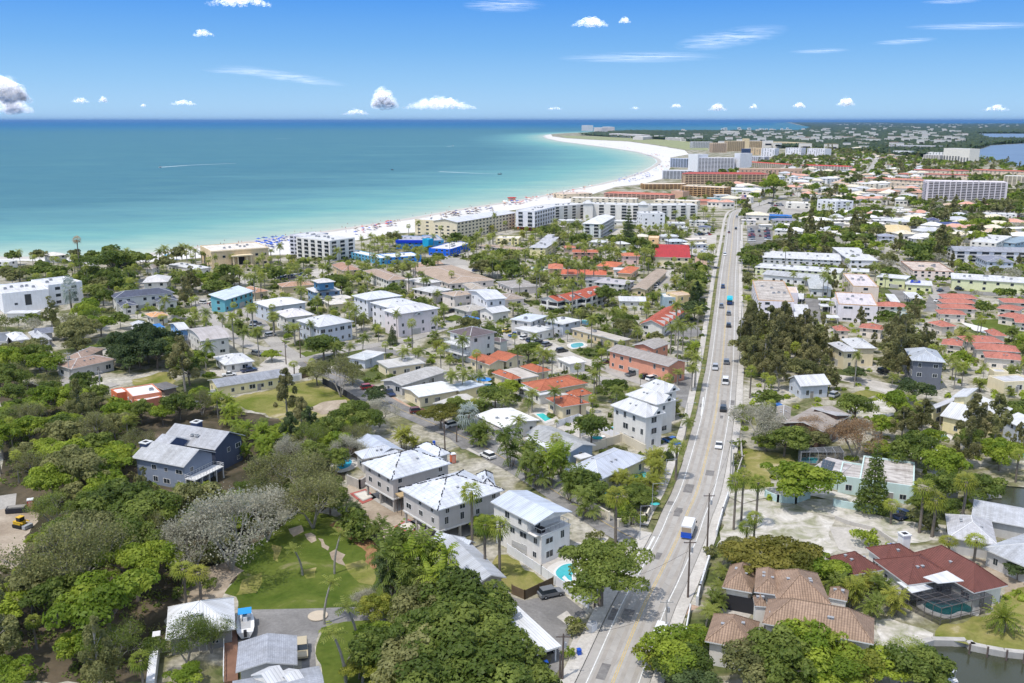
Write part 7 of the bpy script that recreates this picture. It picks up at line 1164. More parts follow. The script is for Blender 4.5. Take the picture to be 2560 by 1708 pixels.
# ================================================================ vehicles, poles, walls, pools, beach things
def carmesh(kind):
 b,g,out=MB(),MB(),[]
 dims={'sedan':(4.6,1.8,.78,1.42,-.95,1.05,-.5,.45),'suv':(4.7,1.9,.95,1.72,-2.15,.95,-1.95,.45),'pickup':(5.4,1.95,.95,1.78,-.75,1.15,-.6,.6),'van':(5.4,2.0,1.1,2.2,-2.6,1.7,-2.5,1.0)}[kind]
 L,Wd,hb,ht,r0,r1,t0,t1=dims;w_=Wd/2;f=L/2
 prof=[(-f,.35),(-f,hb-.08),(-f+.15,hb),(r1,hb),(f-.35,hb-.12),(f-.03,hb-.3),(f,.35)]
 n_=len(prof)
 for s_ in(-1,1):q=[(x,s_*w_,z)for x,z in prof];b.face(q if s_>0 else q[::-1],CARM)
 for i in range(n_):(x0,z0),(x1,z1)=prof[i],prof[(i+1)%n_];b.face([(x0,-w_,z0),(x0,w_,z0),(x1,w_,z1),(x1,-w_,z1)],CARM)
 wi=w_-.16
 if kind=='pickup':b.box(-f+.12,r0-.1,-w_+.12,w_-.12,hb-.02,hb+.015,DARK)
 lo=[(r0,-w_+.04,hb),(r1,-w_+.04,hb),(r1,w_-.04,hb),(r0,w_-.04,hb)];hi=[(t0,-wi,ht-.05),(t1,-wi,ht-.05),(t1,wi,ht-.05),(t0,wi,ht-.05)]
 for i in range(4):j=(i+1)%4;g.face([lo[i],lo[j],hi[j],hi[i]],GLASS)
 g.face(hi,GLASS)
 b.box(t0-.03,t1+.03,-wi-.02,wi+.02,ht-.05,ht,CARM)
 wh=MB();wh.bar((0,-.11,0),(0,.11,0),.34,TYRE,n=10);wh.bar((0,-.12,0),(0,.12,0),.17,METAL,n=8)
 return b.mesh('car_body'),g.mesh('windows'),wh.mesh('wheel'),L,w_
CARS={k:carmesh(k)for k in('sedan','suv','pickup','van')}
COLS={'white':(.80,.80,.80),'silver':(.45,.46,.48),'grey':(.16,.165,.175),'black':(.018,.018,.02),'dark blue':(.02,.04,.11),'blue':(.03,.14,.45),'red':(.38,.02,.02),'maroon':(.13,.02,.02),'yellow':(.75,.55,.04),'tan':(.48,.40,.26),'teal':(.02,.42,.55),'orange':(.75,.20,.04),'green':(.05,.16,.08),'light blue':(.25,.42,.62)}
NC=[0]
def car(p,ang,kind,col,label,group='parked cars',z=.12):
 o=bpy.data.objects.new({'sedan':'car','suv':'car','pickup':'pickup_truck','van':'van'}[kind],None);C.objects.link(o);o.location=(p.x,p.y,z);o.rotation_euler=(0,0,ang)
 tag(o,label,{'pickup':'pickup truck','van':'van'}.get(kind,'car'),group);B_,G_,W_,L,w_=CARS[kind];c=(*COLS[col],1)
 q=link('body',B_,o);q.color=c;q=link('windows',G_,o);q.color=c;NC[0]+=1
 if p.length<520:
  for x in(-L*.31,L*.31):
   for y in(-w_+.08,w_-.08):link('wheel',W_,o,(x,y,.34))
 return o
def dirang(t,a,b):p,q=G(t,*a),G(t,*b);return p,math.atan2(q.y-p.y,q.x-p.x)
def rdir(p):
 i=min(range(len(road)),key=lambda i:(road[i]-p).length);d=road[min(i+2,len(road)-1)]-road[max(i-2,0)];return math.atan2(d.y,d.x)
RC=[('b3',1870,1125,'sedan','white',0),('b3',1905,838,'suv','black',0),('b3',1842,515,'suv','silver',1),('b3',1922,625,'van','white',0),('b3',1930,470,'suv','grey',0),('b3',1947,182,'suv','black',0),('b3',1947,88,'suv','grey',0),('b3',1890,32,'suv','grey',1),('d1',350,945,'suv','dark blue',1),('d1',376,518,'suv','white',1),('d1',430,225,'sedan','maroon',1),('d1',520,178,'suv','black',0),('d1',535,28,'sedan','silver',0),('e1',625,1425,'suv','silver',1),('e1',1000,1200,'sedan','white',1),('e1',1130,1190,'sedan','grey',0),('e1',1390,1130,'suv','black',0),('e1',1420,1105,'sedan','red',1),('e1',1480,1105,'suv','white',0)]
RL=['white sedan driving past the turquoise house on the main road','black car on the main road just past the crosswalk','silver car in the oncoming lane beside the tall palms','white van on the road at the edge of the pines','grey car partly under the pine branches on the road','black car on the main road, nearest of three dark ones in line','grey car on the main road behind the turquoise-roofed trolley','grey car in the oncoming lane beside the turquoise-roofed trolley','dark blue car in the oncoming lane ahead of the trolley','white car in the oncoming lane near the red roof','maroon car in the oncoming lane by the crowded lot','black car in the right lane beside the crowded lot','silver car near the bend in the main road','silver car at the bend before the blue roof','white car at the road bend, closest to the blue roof','grey car following round the road bend','black car on the far road beyond the bend','red car on the far road beyond the bend','white car farthest along the road beyond the bend']
for(t,x,y,k,c,onc),lb in zip(RC,RL):p=G(t,x,y);car(p,rdir(p)+(math.pi if onc else 0),k,c,lb,'cars on the main road',.21)
def lorry(name,p,ang,label,parts,group=None,z=.21,cat='truck'):
 o=bpy.data.objects.new(name,None);C.objects.link(o);o.location=(p.x,p.y,z);o.rotation_euler=(0,0,ang);tag(o,label,cat,group)
 for nm,boxes in parts:
  m=MB()
  for bx in boxes:m.box(*bx)
  link(nm,m.mesh(nm),o)
 if name=='box_truck':o.scale=(.88,.9,.88)
 for x in(-1.9,2.1):
  for y in(-1.05,1.05):w_=link('wheel',CARS['van'][2],o,(x,y,.42));w_.scale=(1.25,1.3,1.25)
BLUEP=plain('blue_paint',(.02,.09,.48),.4);TEALP=plain('turquoise_paint',(.02,.50,.62),.4);WHP=plain('white_panel',(.74,.75,.77),.45,.08)
p=G('a3',1632,398);lorry('box_truck',p,rdir(p),'white box truck with blue rear end driving up the main road',[('cargo_box',[(-3.6,1.7,-1.2,1.2,.85,3.3,WHP),(-3.62,-3.58,-1.1,1.1,1.6,2.9,plain('tan_panel',(.35,.28,.2)))]),('rear_panel',[(-3.68,-3.62,-1.2,1.2,.45,1.7,BLUEP),(-3.9,-3.68,-1.15,1.15,.45,.6,BLUEP)]),('cab',[(1.8,3.3,-1.05,1.05,.6,2.5,WHP),(3.3,4.1,-1.0,1.0,.6,1.5,WHP)]),('windscreen',[(3.3,3.34,-.95,.95,1.55,2.35,GLASS)]),('mirror',[(2.9,3.1,-1.45,-1.25,1.5,2.0,DARK),(2.9,3.1,1.25,1.45,1.5,2.0,DARK)])])
p=G('d1',438,1150);lorry('trolley_bus',p,rdir(p),'turquoise-roofed trolley with dark blue body on the main road',[('body',[(-4.6,4.0,-1.2,1.2,.5,1.6,plain('navy_paint',(.02,.05,.16),.4)),(-4.6,4.0,-1.15,1.15,1.6,2.5,GLASS)]),('roof',[(-4.8,4.2,-1.3,1.3,2.5,2.95,TEALP),(-3.8,3.0,-.7,.7,2.95,3.25,TEALP)]),('windscreen',[(4.0,4.06,-1.0,1.0,1.4,2.4,GLASS)])],cat='bus')
for t,a,b,k,c,lb in[('a3',(465,905),(635,868),'suv','grey','dark grey hatchback parked on the lot beside the white fence'),('a3',(400,1385),(560,1310),'pickup','black','dark pickup under the white carport'),('a3',(1395,1262),(1425,1190),'van','white','white van half hidden behind the round roadside tree'),('a4',(1350,290),(1530,245),'pickup','dark blue','dark blue pickup on the shell drive by the turquoise wall'),('a2',(487,1270),(487,1390),'suv','tan','beige off-road car at the grey-roofed house'),('b3',(100,1225),(15,1185),'suv','white','white car with black roof parked beside the side street'),('b2',(1610,975),(1710,950),'suv','white','white car under the umbrella-shaped tree'),('b2',(1330,860),(1430,850),'suv','maroon','dark maroon car at the end of the brick paving'),('b2',(950,675),(1055,660),'suv','red','bright red car in the shade by the black fence'),('b2',(1150,700),(1190,725),'pickup','dark blue','dark blue pickup behind the brick paving'),('b2',(105,395),(160,410),'suv','grey','grey car by the small round tree at the corner'),('b1',(1740,570),(1840,560),'sedan','white','white car behind the long yellow motel'),('b1',(1900,540),(2020,520),'pickup','dark blue','dark blue pickup behind the long yellow motel'),('b2',(200,262),(300,245),'suv','silver','silver car on the drive below the royal palms'),('b2',(70,195),(170,190),'suv','silver','silver car in front of the middle street house'),('b2',(80,165),(150,160),'suv','grey','grey car beside the silver one at the middle street house'),('b3',(165,228),(222,218),'sedan','yellow','yellow sports car before the flat white modern house'),('b3',(235,262),(315,250),'pickup','blue','bright blue pickup in the row before the white pavilion'),('b3',(320,285),(380,270),'suv','white','white car in the row, right of the bright blue pickup'),('b3',(370,305),(430,290),'suv','dark blue','dark blue car in the row, right of the white car'),('b3',(412,312),(470,295),'suv','silver','silver car in the middle of the row of parked cars'),('b3',(440,325),(510,308),'suv','black','black car next to last in the row of parked cars'),('b3',(492,340),(562,322),'suv','grey','grey car at the right end of the parked row'),('b3',(600,385),(670,375),'suv','black','black car alone beyond the parked row'),('b3',(945,478),(1000,465),'sedan','maroon','maroon car behind the silvery tree near the coral motel'),('b3',(1155,570),(1240,548),'pickup','grey','grey pickup in front of the coral motel'),('b3',(1265,592),(1330,575),'suv','black','black car behind the farthest white villa'),('b3',(1310,608),(1380,592),'suv','white','white car behind the farthest white villa roof'),('b3',(1370,618),(1440,602),'suv','grey','grey car between the coral motel and white villas'),('b3',(1455,1075),(1530,1105),'pickup','blue','blue pickup at the foot of the nearest white villa'),('b4',(340,780),(430,810),'pickup','blue','blue pickup at the weathered roof house'),('b4',(1210,545),(1290,530),'suv','black','black car in the shade of the brown feathery pines'),('b4',(840,740),(880,720),'suv','silver','silver car under the pines by the shell lot'),('c4',(2215,640),(2235,600),'suv','black','black car on the brick lot beside the road'),('c4',(2210,680),(2230,650),'suv','silver','silver car below the black one on the brick lot'),('c4',(2320,745),(2270,755),'sedan','grey','grey-blue car turning off the main road'),('c4',(1940,1380),(1990,1370),'suv','dark blue','dark blue car behind the tan three-storey house'),('c4',(540,965),(630,955),'pickup','black','black car under the royal palm row'),('c4',(870,915),(850,890),'sedan','white','white car beside the lavender-grey roof'),('c3',(1180,1285),(1280,1275),'suv','black','black car by the lawn of the white gable house'),('c3',(1370,1360),(1450,1340),'sedan','silver','silver car beside the blue umbrellas'),('c3',(1250,605),(1320,600),'suv','black','black car beside the blue motel office'),('c3',(1480,785),(1540,775),'suv','dark blue','dark blue car in the motel courtyard'),('c3',(820,1130),(880,1120),'suv','silver','silver car behind the pinkish-white house group'),('d2',(1190,1130),(1250,1115),'sedan','white','white car beside the stacked salmon townhouses'),('d2',(1455,975),(1530,970),'suv','black','black car before the yellow-green motel'),('d2',(1225,995),(1270,985),'sedan','dark blue','dark blue car at the lane corner'),('d2',(920,1110),(980,1100),'suv','dark blue','dark blue car under the carport left of the salmon roofs'),('d1',(1665,1240),(1745,1235),'suv','black','black car between two apartment carports'),('d1',(1320,1120),(1380,1110),'suv','dark blue','dark blue car at the small carport'),('d1',(1370,1350),(1440,1340),'sedan','dark blue','dark blue car below the large white carport')]:
 p,a=dirang(t,a,b);q=G(t,*b)if False else None;c0=(G(t,*(dict(a=0)and(0,0)))if False else None);car(p+Vector((math.cos(a),math.sin(a),0))*2.3,a,k,c,lb)
cr2=random.Random(12);ON=['first','second','third','fourth','fifth','sixth','seventh','eighth','ninth','tenth','eleventh','twelfth']
def row(t,a,b,n_,ha,where,pal=('white','silver','grey','black','dark blue','white','red','silver')):
 A,B=G(t,*a),G(t,*b)
 for i in range(n_):
  if cr2.random()<.08:continue
  p=A.lerp(B,(i+.5)/n_);c=cr2.choice(pal);d=B-A;car(p,math.atan2(d.y,d.x)+ha,cr2.choice(('suv','sedan','suv','pickup')),c,'%s car, %s from the near end of %s'%(c,ON[i],where))
row('c4',(1530,990),(1610,815),7,math.pi/2,'the L-shaped motel court row',('dark blue','grey','silver','dark blue','white'))
row('d1',(730,345),(720,175),8,math.pi/2,'the left column of the crowded lot');row('d1',(935,330),(920,150),9,math.pi/2,'the right column of the crowded lot')
row('d1',(620,470),(920,440),6,math.pi/2,'the front strip of the crowded lot',('blue','grey','black','white'));row('d1',(845,300),(815,185),2,0,'the lane of the crowded lot',('black','maroon'))
row('c4',(2110,560),(2240,480),4,math.pi/2,'the shop lot by the road');row('c2',(1250,880),(1560,830),7,math.pi/2,'the palace palms car park')
row('c4',(2030,340),(2230,330),5,math.pi/2,'the rear shop lot');row('c2',(500,1200),(260,1165),2,0,'the turquoise house drive')
for i,(x0,x1,y)in enumerate([(1240,1560,1306),(1260,1640,1330),(1400,1840,1352),(1420,1860,1380),(2000,2340,1330),(2000,2340,1362),(2060,2340,1392)]):
 row('d5',(x0,y),(x1,y),12,math.pi/2,'the %s line of the far crowded lots'%ON[i],('white','red','silver','maroon','black','blue','white','grey'))
row('e1',(1060,1230),(1260,1240),7,math.pi/2,'the lot at the road bend');row('e1',(1100,1265),(1280,1262),5,math.pi/2,'the lower lot at the road bend');row('e1',(2180,1380),(2290,1390),5,math.pi/2,'the lot right of the white cube');row('e1',(1490,1420),(1640,1425),5,math.pi/2,'the lot behind the blue roof');row('d5',(30,1270),(190,1290),7,math.pi/2,'the lot left of the far stores')
print('cars',NC[0])
# ---- utility poles and street lights
WOODP_=plain('pole_wood',(.13,.10,.085),.9,.3)
polepts=[]
def pole(t,bx,by,tx,ty,label,mat=None,kind='utility_pole',cross=True):
 b,h,off=vert_h(t,bx,by,tx,ty);h=min(max(h,4),16);mt=mat or WOODP_;o=bpy.data.objects.new(kind,None);C.objects.link(o);o.location=(b.x,b.y,0)
 tag(o,label,'street light' if kind=='street_light' else('flagpole' if kind=='flagpole' else 'utility pole'));m=MB();m.bar((0,0,0),(off*.5,0,h),.20,mt,.12,8);link('shaft',m.mesh('shaft'),o)
 if kind=='utility_pole' and cross:
  m=MB();m.box(off*.5-1.1,off*.5+1.1,-.06,.06,h-.6,h-.45,mt);link('crossarm',m.mesh('crossarm'),o)
  for x in(-1,0,1):q=MB();q.bar((off*.5+x,0,h-.45),(off*.5+x,0,h-.2),.05,METAL);link('insulator',q.mesh('insulator'),o)
  q=MB();q.bar((.35,.1,h-2.4),(.35,.1,h-1.5),.22,METAL,n=10);link('transformer',q.mesh('transformer'),o)
 if kind=='street_light':m=MB();m.bar((off*.5,0,h-.1),(-1.8,0,h),.05,METAL);m.box(-2.3,-1.7,-.15,.15,h-.05,h+.08,METAL);link('lamp_arm',m.mesh('lamp_arm'),o)
 polepts.append(Vector((b.x+off*.5,b.y,h)));return o
pole('a3',1628,905,1642,445,'dark wooden utility pole on the verge left of the brown tile villa');pole('a3',1778,535,1792,80,'tall dark utility pole beside the shell lot');pole('a3',1452,1200,1464,910,'pale concrete utility pole beside the villa driveway',CONC)
pole('a3',645,1545,658,1180,'brown utility pole at the carport driveway');pole('a3',626,1545,630,1345,'short dark pole left of the driveway utility pole',cross=False);pole('a3',898,975,900,850,'short pole at the foot of the huge oak',cross=False)
pole('b3',1956,1450,1968,1060,'weathered utility pole by the road before the dry lot',CONC);pole('b3',1975,1440,1983,1180,'second pale pole right beside the weathered one',CONC,cross=False);pole('b3',2033,445,2048,90,'slim pole at the edge of the pines',CONC)
pole('b2',1606,1140,1592,905,'dark utility pole at the far kerb of the side street');pole('b2',1697,1085,1697,960,'thin dark pole in the paved lot with white markings',cross=False);pole('b3',785,880,785,710,'dark pole between orange roof and turf lawns');pole('b3',1100,1060,1100,830,'black pole before the nearest white villa',cross=False)
pole('b2',474,425,468,190,'utility pole on the round corner lawn');pole('b2',362,475,350,290,'utility pole by the corner tree');pole('b1',552,590,520,375,'leaning pale pole left of the dark pine row',CONC);pole('b1',790,730,775,520,'pale pole by the lane of the orange-trimmed house',CONC)
pole('d1',592,1400,596,1110,'concrete pole beside the nearest tan-parapet block',CONC);pole('d1',590,760,588,560,'concrete pole at the yellow-walled row',CONC);pole('d1',578,330,572,60,'concrete pole at the crowded lot',CONC);pole('e1',620,1310,622,1160,'white pole left of the flagpole',TRIM,cross=False);pole('e1',1090,1130,1090,1015,'left one of two white masts at the banyan',TRIM,cross=False);pole('e1',1160,1150,1160,1020,'right one of two white masts at the banyan',TRIM,cross=False)
fl=pole('e1',755,1260,752,1105,'white flagpole flying a red, white and blue flag',TRIM,'flagpole');h_=polepts[-1].z;m=MB();rd,wt,bl=plain('flag_red',(.5,.03,.04)),plain('flag_white',(.75,.75,.75)),plain('flag_blue',(.02,.05,.25))
for i in range(13):
 z1=h_-i*.32;m.box(-5 if i>=7 else-3*1.0-2+0,0 if i>=7 else-2.2,-.02,.02,z1-.32,z1,rd if i%2==0 else wt)
m.box(-2.2,0,-.025,.025,h_-7*.32,h_,bl);link('flag',m.mesh('flag'),fl)
for i in range(1,13):
 d=road[min(len(road)-1,6+i*8)];nr=Vector((road[min(len(road)-1,8+i*8)]-d)).normalized()if False else(road[min(len(road)-1,7+i*8)]-d).normalized();nr=Vector((-nr.y,nr.x,0));p=d+nr*7.0
 if p.y>900 or p.y<150:continue
 o=bpy.data.objects.new('street_light',None);C.objects.link(o);o.location=(p.x,p.y,.2);o.rotation_euler=(0,0,math.atan2(-nr.y,-nr.x));X_,Y_=PIX(p)
 tag(o,'slim street light, %s along the left sidewalk of the main road'%ON[min(i-1,11)],'street light','street lights on the main road');m=MB();m.bar((0,0,0),(0,0,7.5),.09,METAL,.06,6);link('shaft',m.mesh('shaft'),o);m=MB();m.bar((0,0,7.4),(1.8,0,7.8),.04,METAL);m.box(1.7,2.3,-.12,.12,7.72,7.84,METAL);link('lamp_arm',m.mesh('lamp_arm'),o)
def wire(a,b,label,sag=1.2):
 m=MB();P=[a.lerp(b,i/10)-Vector((0,0,sag*math.sin(math.pi*i/10)))for i in range(11)]
 for i in range(10):m.bar(P[i],P[i+1],.022,DARK,n=3)
 tag(link('power_line',m.mesh('power_line')),label,'power line','overhead power lines')
wire(polepts[2]-Vector((0,0,.3)),polepts[0]-Vector((0,0,.3)),'power line between the concrete pole and the dark verge pole');wire(polepts[0]-Vector((0,0,.3)),polepts[1]-Vector((0,0,.3)),'power line between the two tall dark verge poles');wire(polepts[1]-Vector((0,0,.3)),polepts[6]-Vector((0,0,.3)),'power line from the shell lot pole up the road');wire(polepts[6]-Vector((0,0,.3)),polepts[8]-Vector((0,0,.3)),'power line from the weathered pole to the pines',2)
wire(polepts[0]-Vector((0,0,2)),polepts[5],'thin wire crossing the road to the huge oak',1);wire(polepts[2]-Vector((0,0,2)),polepts[3]-Vector((0,0,.3)),'thin wire crossing the road to the carport driveway pole',1);wire(polepts[8]-Vector((0,0,.3)),polepts[17]-Vector((0,0,.3)),'power line along the pines to the tan-parapet block',3)
# ---- walls and fences: each run is one thing, panels and posts are parts
def fence(t,pts,h,label,mat,th=.12,name='fence',post=2.4,cap=None,z0=0):
 P=[G(t,*p)for p in pts];o=bpy.data.objects.new(name,None);C.objects.link(o);o.location=P[0];tag(o,label,'wall' if 'wall' in name else 'fence')
 for a,b in zip(P[:-1],P[1:]):
  a,b=a-P[0],b-P[0];d=(b-a);L=d.length;d.normalize();nr=Vector((-d.y,d.x,0))*th/2;m=MB()
  q=[a-nr,b-nr,b+nr,a+nr];lo=[(v.x,v.y,z0)for v in q];hi=[(v.x,v.y,h)for v in q]
  for i in range(4):j=(i+1)%4;m.face([lo[i],lo[j],hi[j],hi[i]],mat)
  m.face(hi,cap or mat);link('panel',m.mesh('panel'),o)
  k=max(1,min(24,int(L/post)));hasp=post<90
  if hasp:
   for i in range(k+1):
    c=a+d*L*i/k;m=MB();w_=th*.5+.05;m.box(c.x-w_,c.x+w_,c.y-w_,c.y+w_,0,h+.12,cap or mat);link('post',m.mesh('post'),o)
 return o
WF=plain('white_vinyl',(.74,.74,.76),.5,.1);CW_=plain('cream_stucco',(.66,.60,.48),.85,.12);BF=plain('brown_fence_wood',(.16,.115,.07),.9,.35);TW=plain('turquoise_stucco',(.48,.62,.61),.85,.15);GWALL=plain('grey_block_wall',(.50,.47,.43),.9,.2);BLK=plain('black_screen_fence',(.035,.038,.045),.8)
fence('a3',[(215,545),(480,720),(850,985)],1.9,'long white vinyl fence between dry yard and white deck house',WF,.1)
fence('a3',[(250,868),(350,912),(572,806)],1.8,'brown wooden fence enclosing the dry grass yard',BF,.08)
fence('a3',[(640,105),(770,165),(1010,300)],2.2,'long cream wall along the side street',CW_,.3,'garden_wall',5);fence('a3',[(1080,345),(1180,325),(1300,305),(1325,250),(1385,190)],1.8,'curved cream corner wall with planting before it',CW_,.3,'garden_wall',5)
fence('b3',[(1100,1075),(1295,1175)],2.4,'pale cream wall behind the pale metal hip roof',CW_,.2,'garden_wall',4);fence('b3',[(870,1160),(1100,1080)],2.2,'pale cream wall behind the small shed',CW_,.2,'garden_wall',4)
fence('b3',[(600,970),(770,912),(1100,1075)],2.0,'white fence round the two artificial lawns',WF,.1);fence('b3',[(790,1040),(890,1000)],1.8,'white fence dividing the two artificial lawns',WF,.1)
fence('b1',[(1640,725),(1900,680),(2350,600)],2.0,'long white wall behind the yellow motel field',WF,.2,'garden_wall',5);fence('b2',[(0,680),(300,610),(480,590)],2.0,'white wall piece right of the yellow motel',WF,.2,'garden_wall',5)
fence('b2',[(480,585),(545,570)],2.2,'short dark brown gate by the white wall',BF,.1);fence('b2',[(650,630),(780,700),(940,800)],2.2,'black screened fence beside the shaded driveway',BLK,.08)
fence('a4',[(325,110),(420,150),(560,160),(665,120)],1.6,'turquoise garden wall under the dome-shaped tree',TW,.35,'garden_wall',6);fence('a4',[(862,180),(1050,215),(1210,235),(1240,200)],1.6,'turquoise garden wall before the pale turquoise house',TW,.35,'garden_wall',6)
fence('b4',[(90,1400),(140,1250),(130,1110)],1.8,'pale weathered fence along the road at the dry lot',GWALL,.2,post=3);fence('a3',[(1850,420),(1900,240),(1940,120)],1.4,'low white wall between verge and fan palms',WF,.2,'garden_wall',5)
fence('a3',[(1700,960),(1720,870),(1790,640)],1.8,'white wall left of the villa garage',WF,.3,'garden_wall',5);fence('a3',[(1610,1200),(1645,1010)],1.4,'low white wall at the villa drive',WF,.2,'garden_wall',5)
fence('a1',[(1185,1640),(1215,1400),(1235,1240)],1.9,'broad white wall running down from the stone outbuilding',WF,1.2,'garden_wall',99);fence('b2',[(845,1410),(940,1450),(1020,1400)],2.2,'grey block wall corner beside the red pool shell',GWALL,.3,'garden_wall',4)
fence('a2',[(1380,345),(1430,425),(1545,395)],1.5,'grey concrete wall round the nearer stilt house slab',GWALL,.25,'garden_wall',4);fence('a2',[(880,265),(1000,350),(1110,465)],1.9,'grey chain fence behind the palms at the building site',METAL,.06);fence('a2',[(800,245),(890,330)],.5,'low white rope edging at the lawn top right',WF,.1,post=1);fence('a2',[(300,325),(490,205),(600,185)],.4,'low broken white stone edging across the lawn top',WF,.25,post=1.2)
fence('a4',[(1450,150),(1700,135),(1820,130)],1.6,'grey wall behind the fan palms by the canal',GWALL,.2,'garden_wall',5);fence('a4',[(870,285),(990,330),(1180,375),(1350,490)],.9,'low stone edging along the curved shell drive',GWALL,.3,'garden_wall',99);fence('a4',[(1950,125),(2170,115)],1.0,'grey dock railing above the upper canal',GWALL,.15)
# ---- pools
PW={}
def poolmat(c):
 if c in PW:return PW[c]
 n=NT('pool_water_'+key(c));P=n.pos();n.l(n.mix(1.0,srgb(c),n.ramp(n.noise(.8,P,3,.6),[(.3,(.85,.88,.9)),(.7,(1.1,1.08,1.05))]),'MULTIPLY'),n.b.inputs['Base Color']);n.b.inputs['Roughness'].default_value=.08;n.bump(n.noise(2.5,P,3),.15,.05);PW[c]=n.m;return n.m
def pool(t,pts,col,label,margin=.45,deck=None,smooth_=True,z=.14):
 P=[G(t,*p)for p in pts];c=sum(P,Vector())/len(P);
 if smooth_:
  Q=P+P[:3];P2=[]
  for i in range(len(P)):
   a,b,d,e_=Q[i-1]if i else P[-1],P[i],P[(i+1)%len(P)],P[(i+2)%len(P)]
   for k in range(5):u=k/5;P2.append(.5*((2*b)+(d-a)*u+(2*a-5*b+4*d-e_)*u*u+(3*b-a-3*d+e_)*u**3))
  P=P2
 o=bpy.data.objects.new('swimming_pool',None);C.objects.link(o);o.location=c;tag(o,label,'pool')
 def fan(name,sc,zz,mat):
  m=MB();R_=[(p-c)+(p-c).normalized()*sc for p in P]
  ar=sum(R_[i].x*R_[(i+1)%len(R_)].y-R_[(i+1)%len(R_)].x*R_[i].y for i in range(len(R_)))
  if ar<0:R_=R_[::-1]
  for i in range(len(R_)):j=(i+1)%len(R_);m.face([(0,0,zz),(R_[i].x,R_[i].y,zz),(R_[j].x,R_[j].y,zz)],mat);m.face([(R_[i].x,R_[i].y,0),(R_[j].x,R_[j].y,0),(R_[j].x,R_[j].y,zz),(R_[i].x,R_[i].y,zz)],mat)
  link(name,m.mesh(name),o)
 if deck:fan('deck',deck,z,DECKM);z+=.02
 fan('coping',margin,z+.04,TRIM);fan('water',0,z+.07,poolmat(col));occupy(P);return o
DECKM=plain('pool_deck',(.60,.57,.53),.8,.1);TQ=(85,170,178)
pool('a3',[(600,690),(650,650),(720,640),(750,680),(720,730),(715,780),(650,770),(600,730)],(70,175,182),'turquoise kidney pool partly under the huge oak',deck=2)
pool('a3',[(985,60),(1030,30),(1095,40),(1105,80),(1060,112),(985,105)],(50,150,180),'blue rounded pool in front of the pale metal hip roof',deck=2.2)
pool('b3',[(1215,1350),(1250,1318),(1300,1325),(1290,1370),(1235,1390)],(70,165,165),'small green pool right of the pale metal hip roof',deck=1.5)
pool('b3',[(438,868),(495,862),(555,905),(510,925)],(60,190,185),'rectangular turquoise pool beside the low white roof house',smooth_=False,deck=1.5);pool('b3',[(1010,975),(1060,962),(1085,985),(1030,1000)],(70,190,215),'small turquoise pool under the nearest white villa',smooth_=False)
pool('b2',[(770,1255),(830,1222),(875,1235),(860,1275),(800,1300),(765,1285)],(60,175,210),'rounded blue pool left of the stilt houses',deck=1.8);pool('b4',[(598,1208),(740,1212),(720,1250),(600,1245)],(60,205,215),'turquoise pool under the black screen cage',smooth_=False)
pool('a4',[(1560,960),(1640,925),(1760,930),(1850,905),(1935,950),(1935,1020),(1850,1010),(1760,1040),(1640,1010)],(20,110,115),'dark teal curved pool inside the lanai screen',deck=1.2)
for t,pts,lb in[('b3',[(715,320),(790,308),(810,330),(730,348)],'turquoise motel pool by the thatched hut'),('b3',[(800,130),(860,140),(850,165),(800,155)],'small turquoise pool beside the white box house'),('c3',[(2220,730),(2320,728),(2340,760),(2240,770)],'turquoise pool in the palms left of the salmon row'),('c3',[(1620,730),(1680,722),(1690,755),(1630,768)],'blue pool below the cream motel'),('c4',[(1890,880),(1950,860),(2020,880),(1990,905),(1900,925)],'turquoise pool behind the thatched umbrellas'),('c4',[(1140,515),(1225,512),(1225,535),(1145,538)],'small blue pool above the pink house'),('d2',[(620,1290),(820,1280),(830,1330),(640,1335)],'turquoise pool seen through the brown feathery pines'),('b2',[(1880,640),(1960,630),(1980,660),(1890,680)],'turquoise pool beneath the blue umbrella'),('c3',[(240,890),(290,890),(295,925),(250,930)],'small turquoise pool beside the tan two-storey house'),('c2',[(415,1120),(500,1115),(505,1140),(420,1145)],'turquoise pool left of the turquoise gable house'),('b4',[(1660,1040),(1740,1035),(1740,1055),(1665,1060)],'small teal pool in the mangrove trees'),('b4',[(2300,1180),(2400,1170),(2400,1200),(2310,1205)],'teal pool at the right edge by the canal'),('c2',[(1240,300),(1242,301),(1241,302)],'')]:
 if lb:pool(t,pts,TQ,lb,deck=1.5)
RDK=plain('red_deck_base',(.42,.12,.10),.9,.2);_d=DECKM
for pts,lb in[([(860,85),(985,48),(1072,118),(960,165)],'unfinished pool shell with red surround beside the farther stilt house'),([(1205,345),(1320,285),(1410,335),(1345,412)],'unfinished pool shell with red surround beside the nearer stilt house')]:
 P=[G('a2',*p)for p in pts];c=sum(P,Vector())/4;o=bpy.data.objects.new('swimming_pool',None);C.objects.link(o);o.location=c;tag(o,lb,'pool');occupy(P)
 for nm,s_,zz,mt in(('surround',1.0,.12,RDK),('coping',.72,.22,CONC),('shell',.58,.24,plain('white_pool_shell',(.66,.62,.55)))):
  m=MB();q=[((p-c)*s_)for p in P];q=q if(q[1]-q[0]).cross(q[2]-q[0]).z>0 else q[::-1];m.face([(v.x,v.y,zz)for v in q],mt)
  for i in range(4):j=(i+1)%4;m.face([(q[i].x,q[i].y,0),(q[j].x,q[j].y,0),(q[j].x,q[j].y,zz),(q[i].x,q[i].y,zz)],mt)
  link(nm,m.mesh(nm),o)
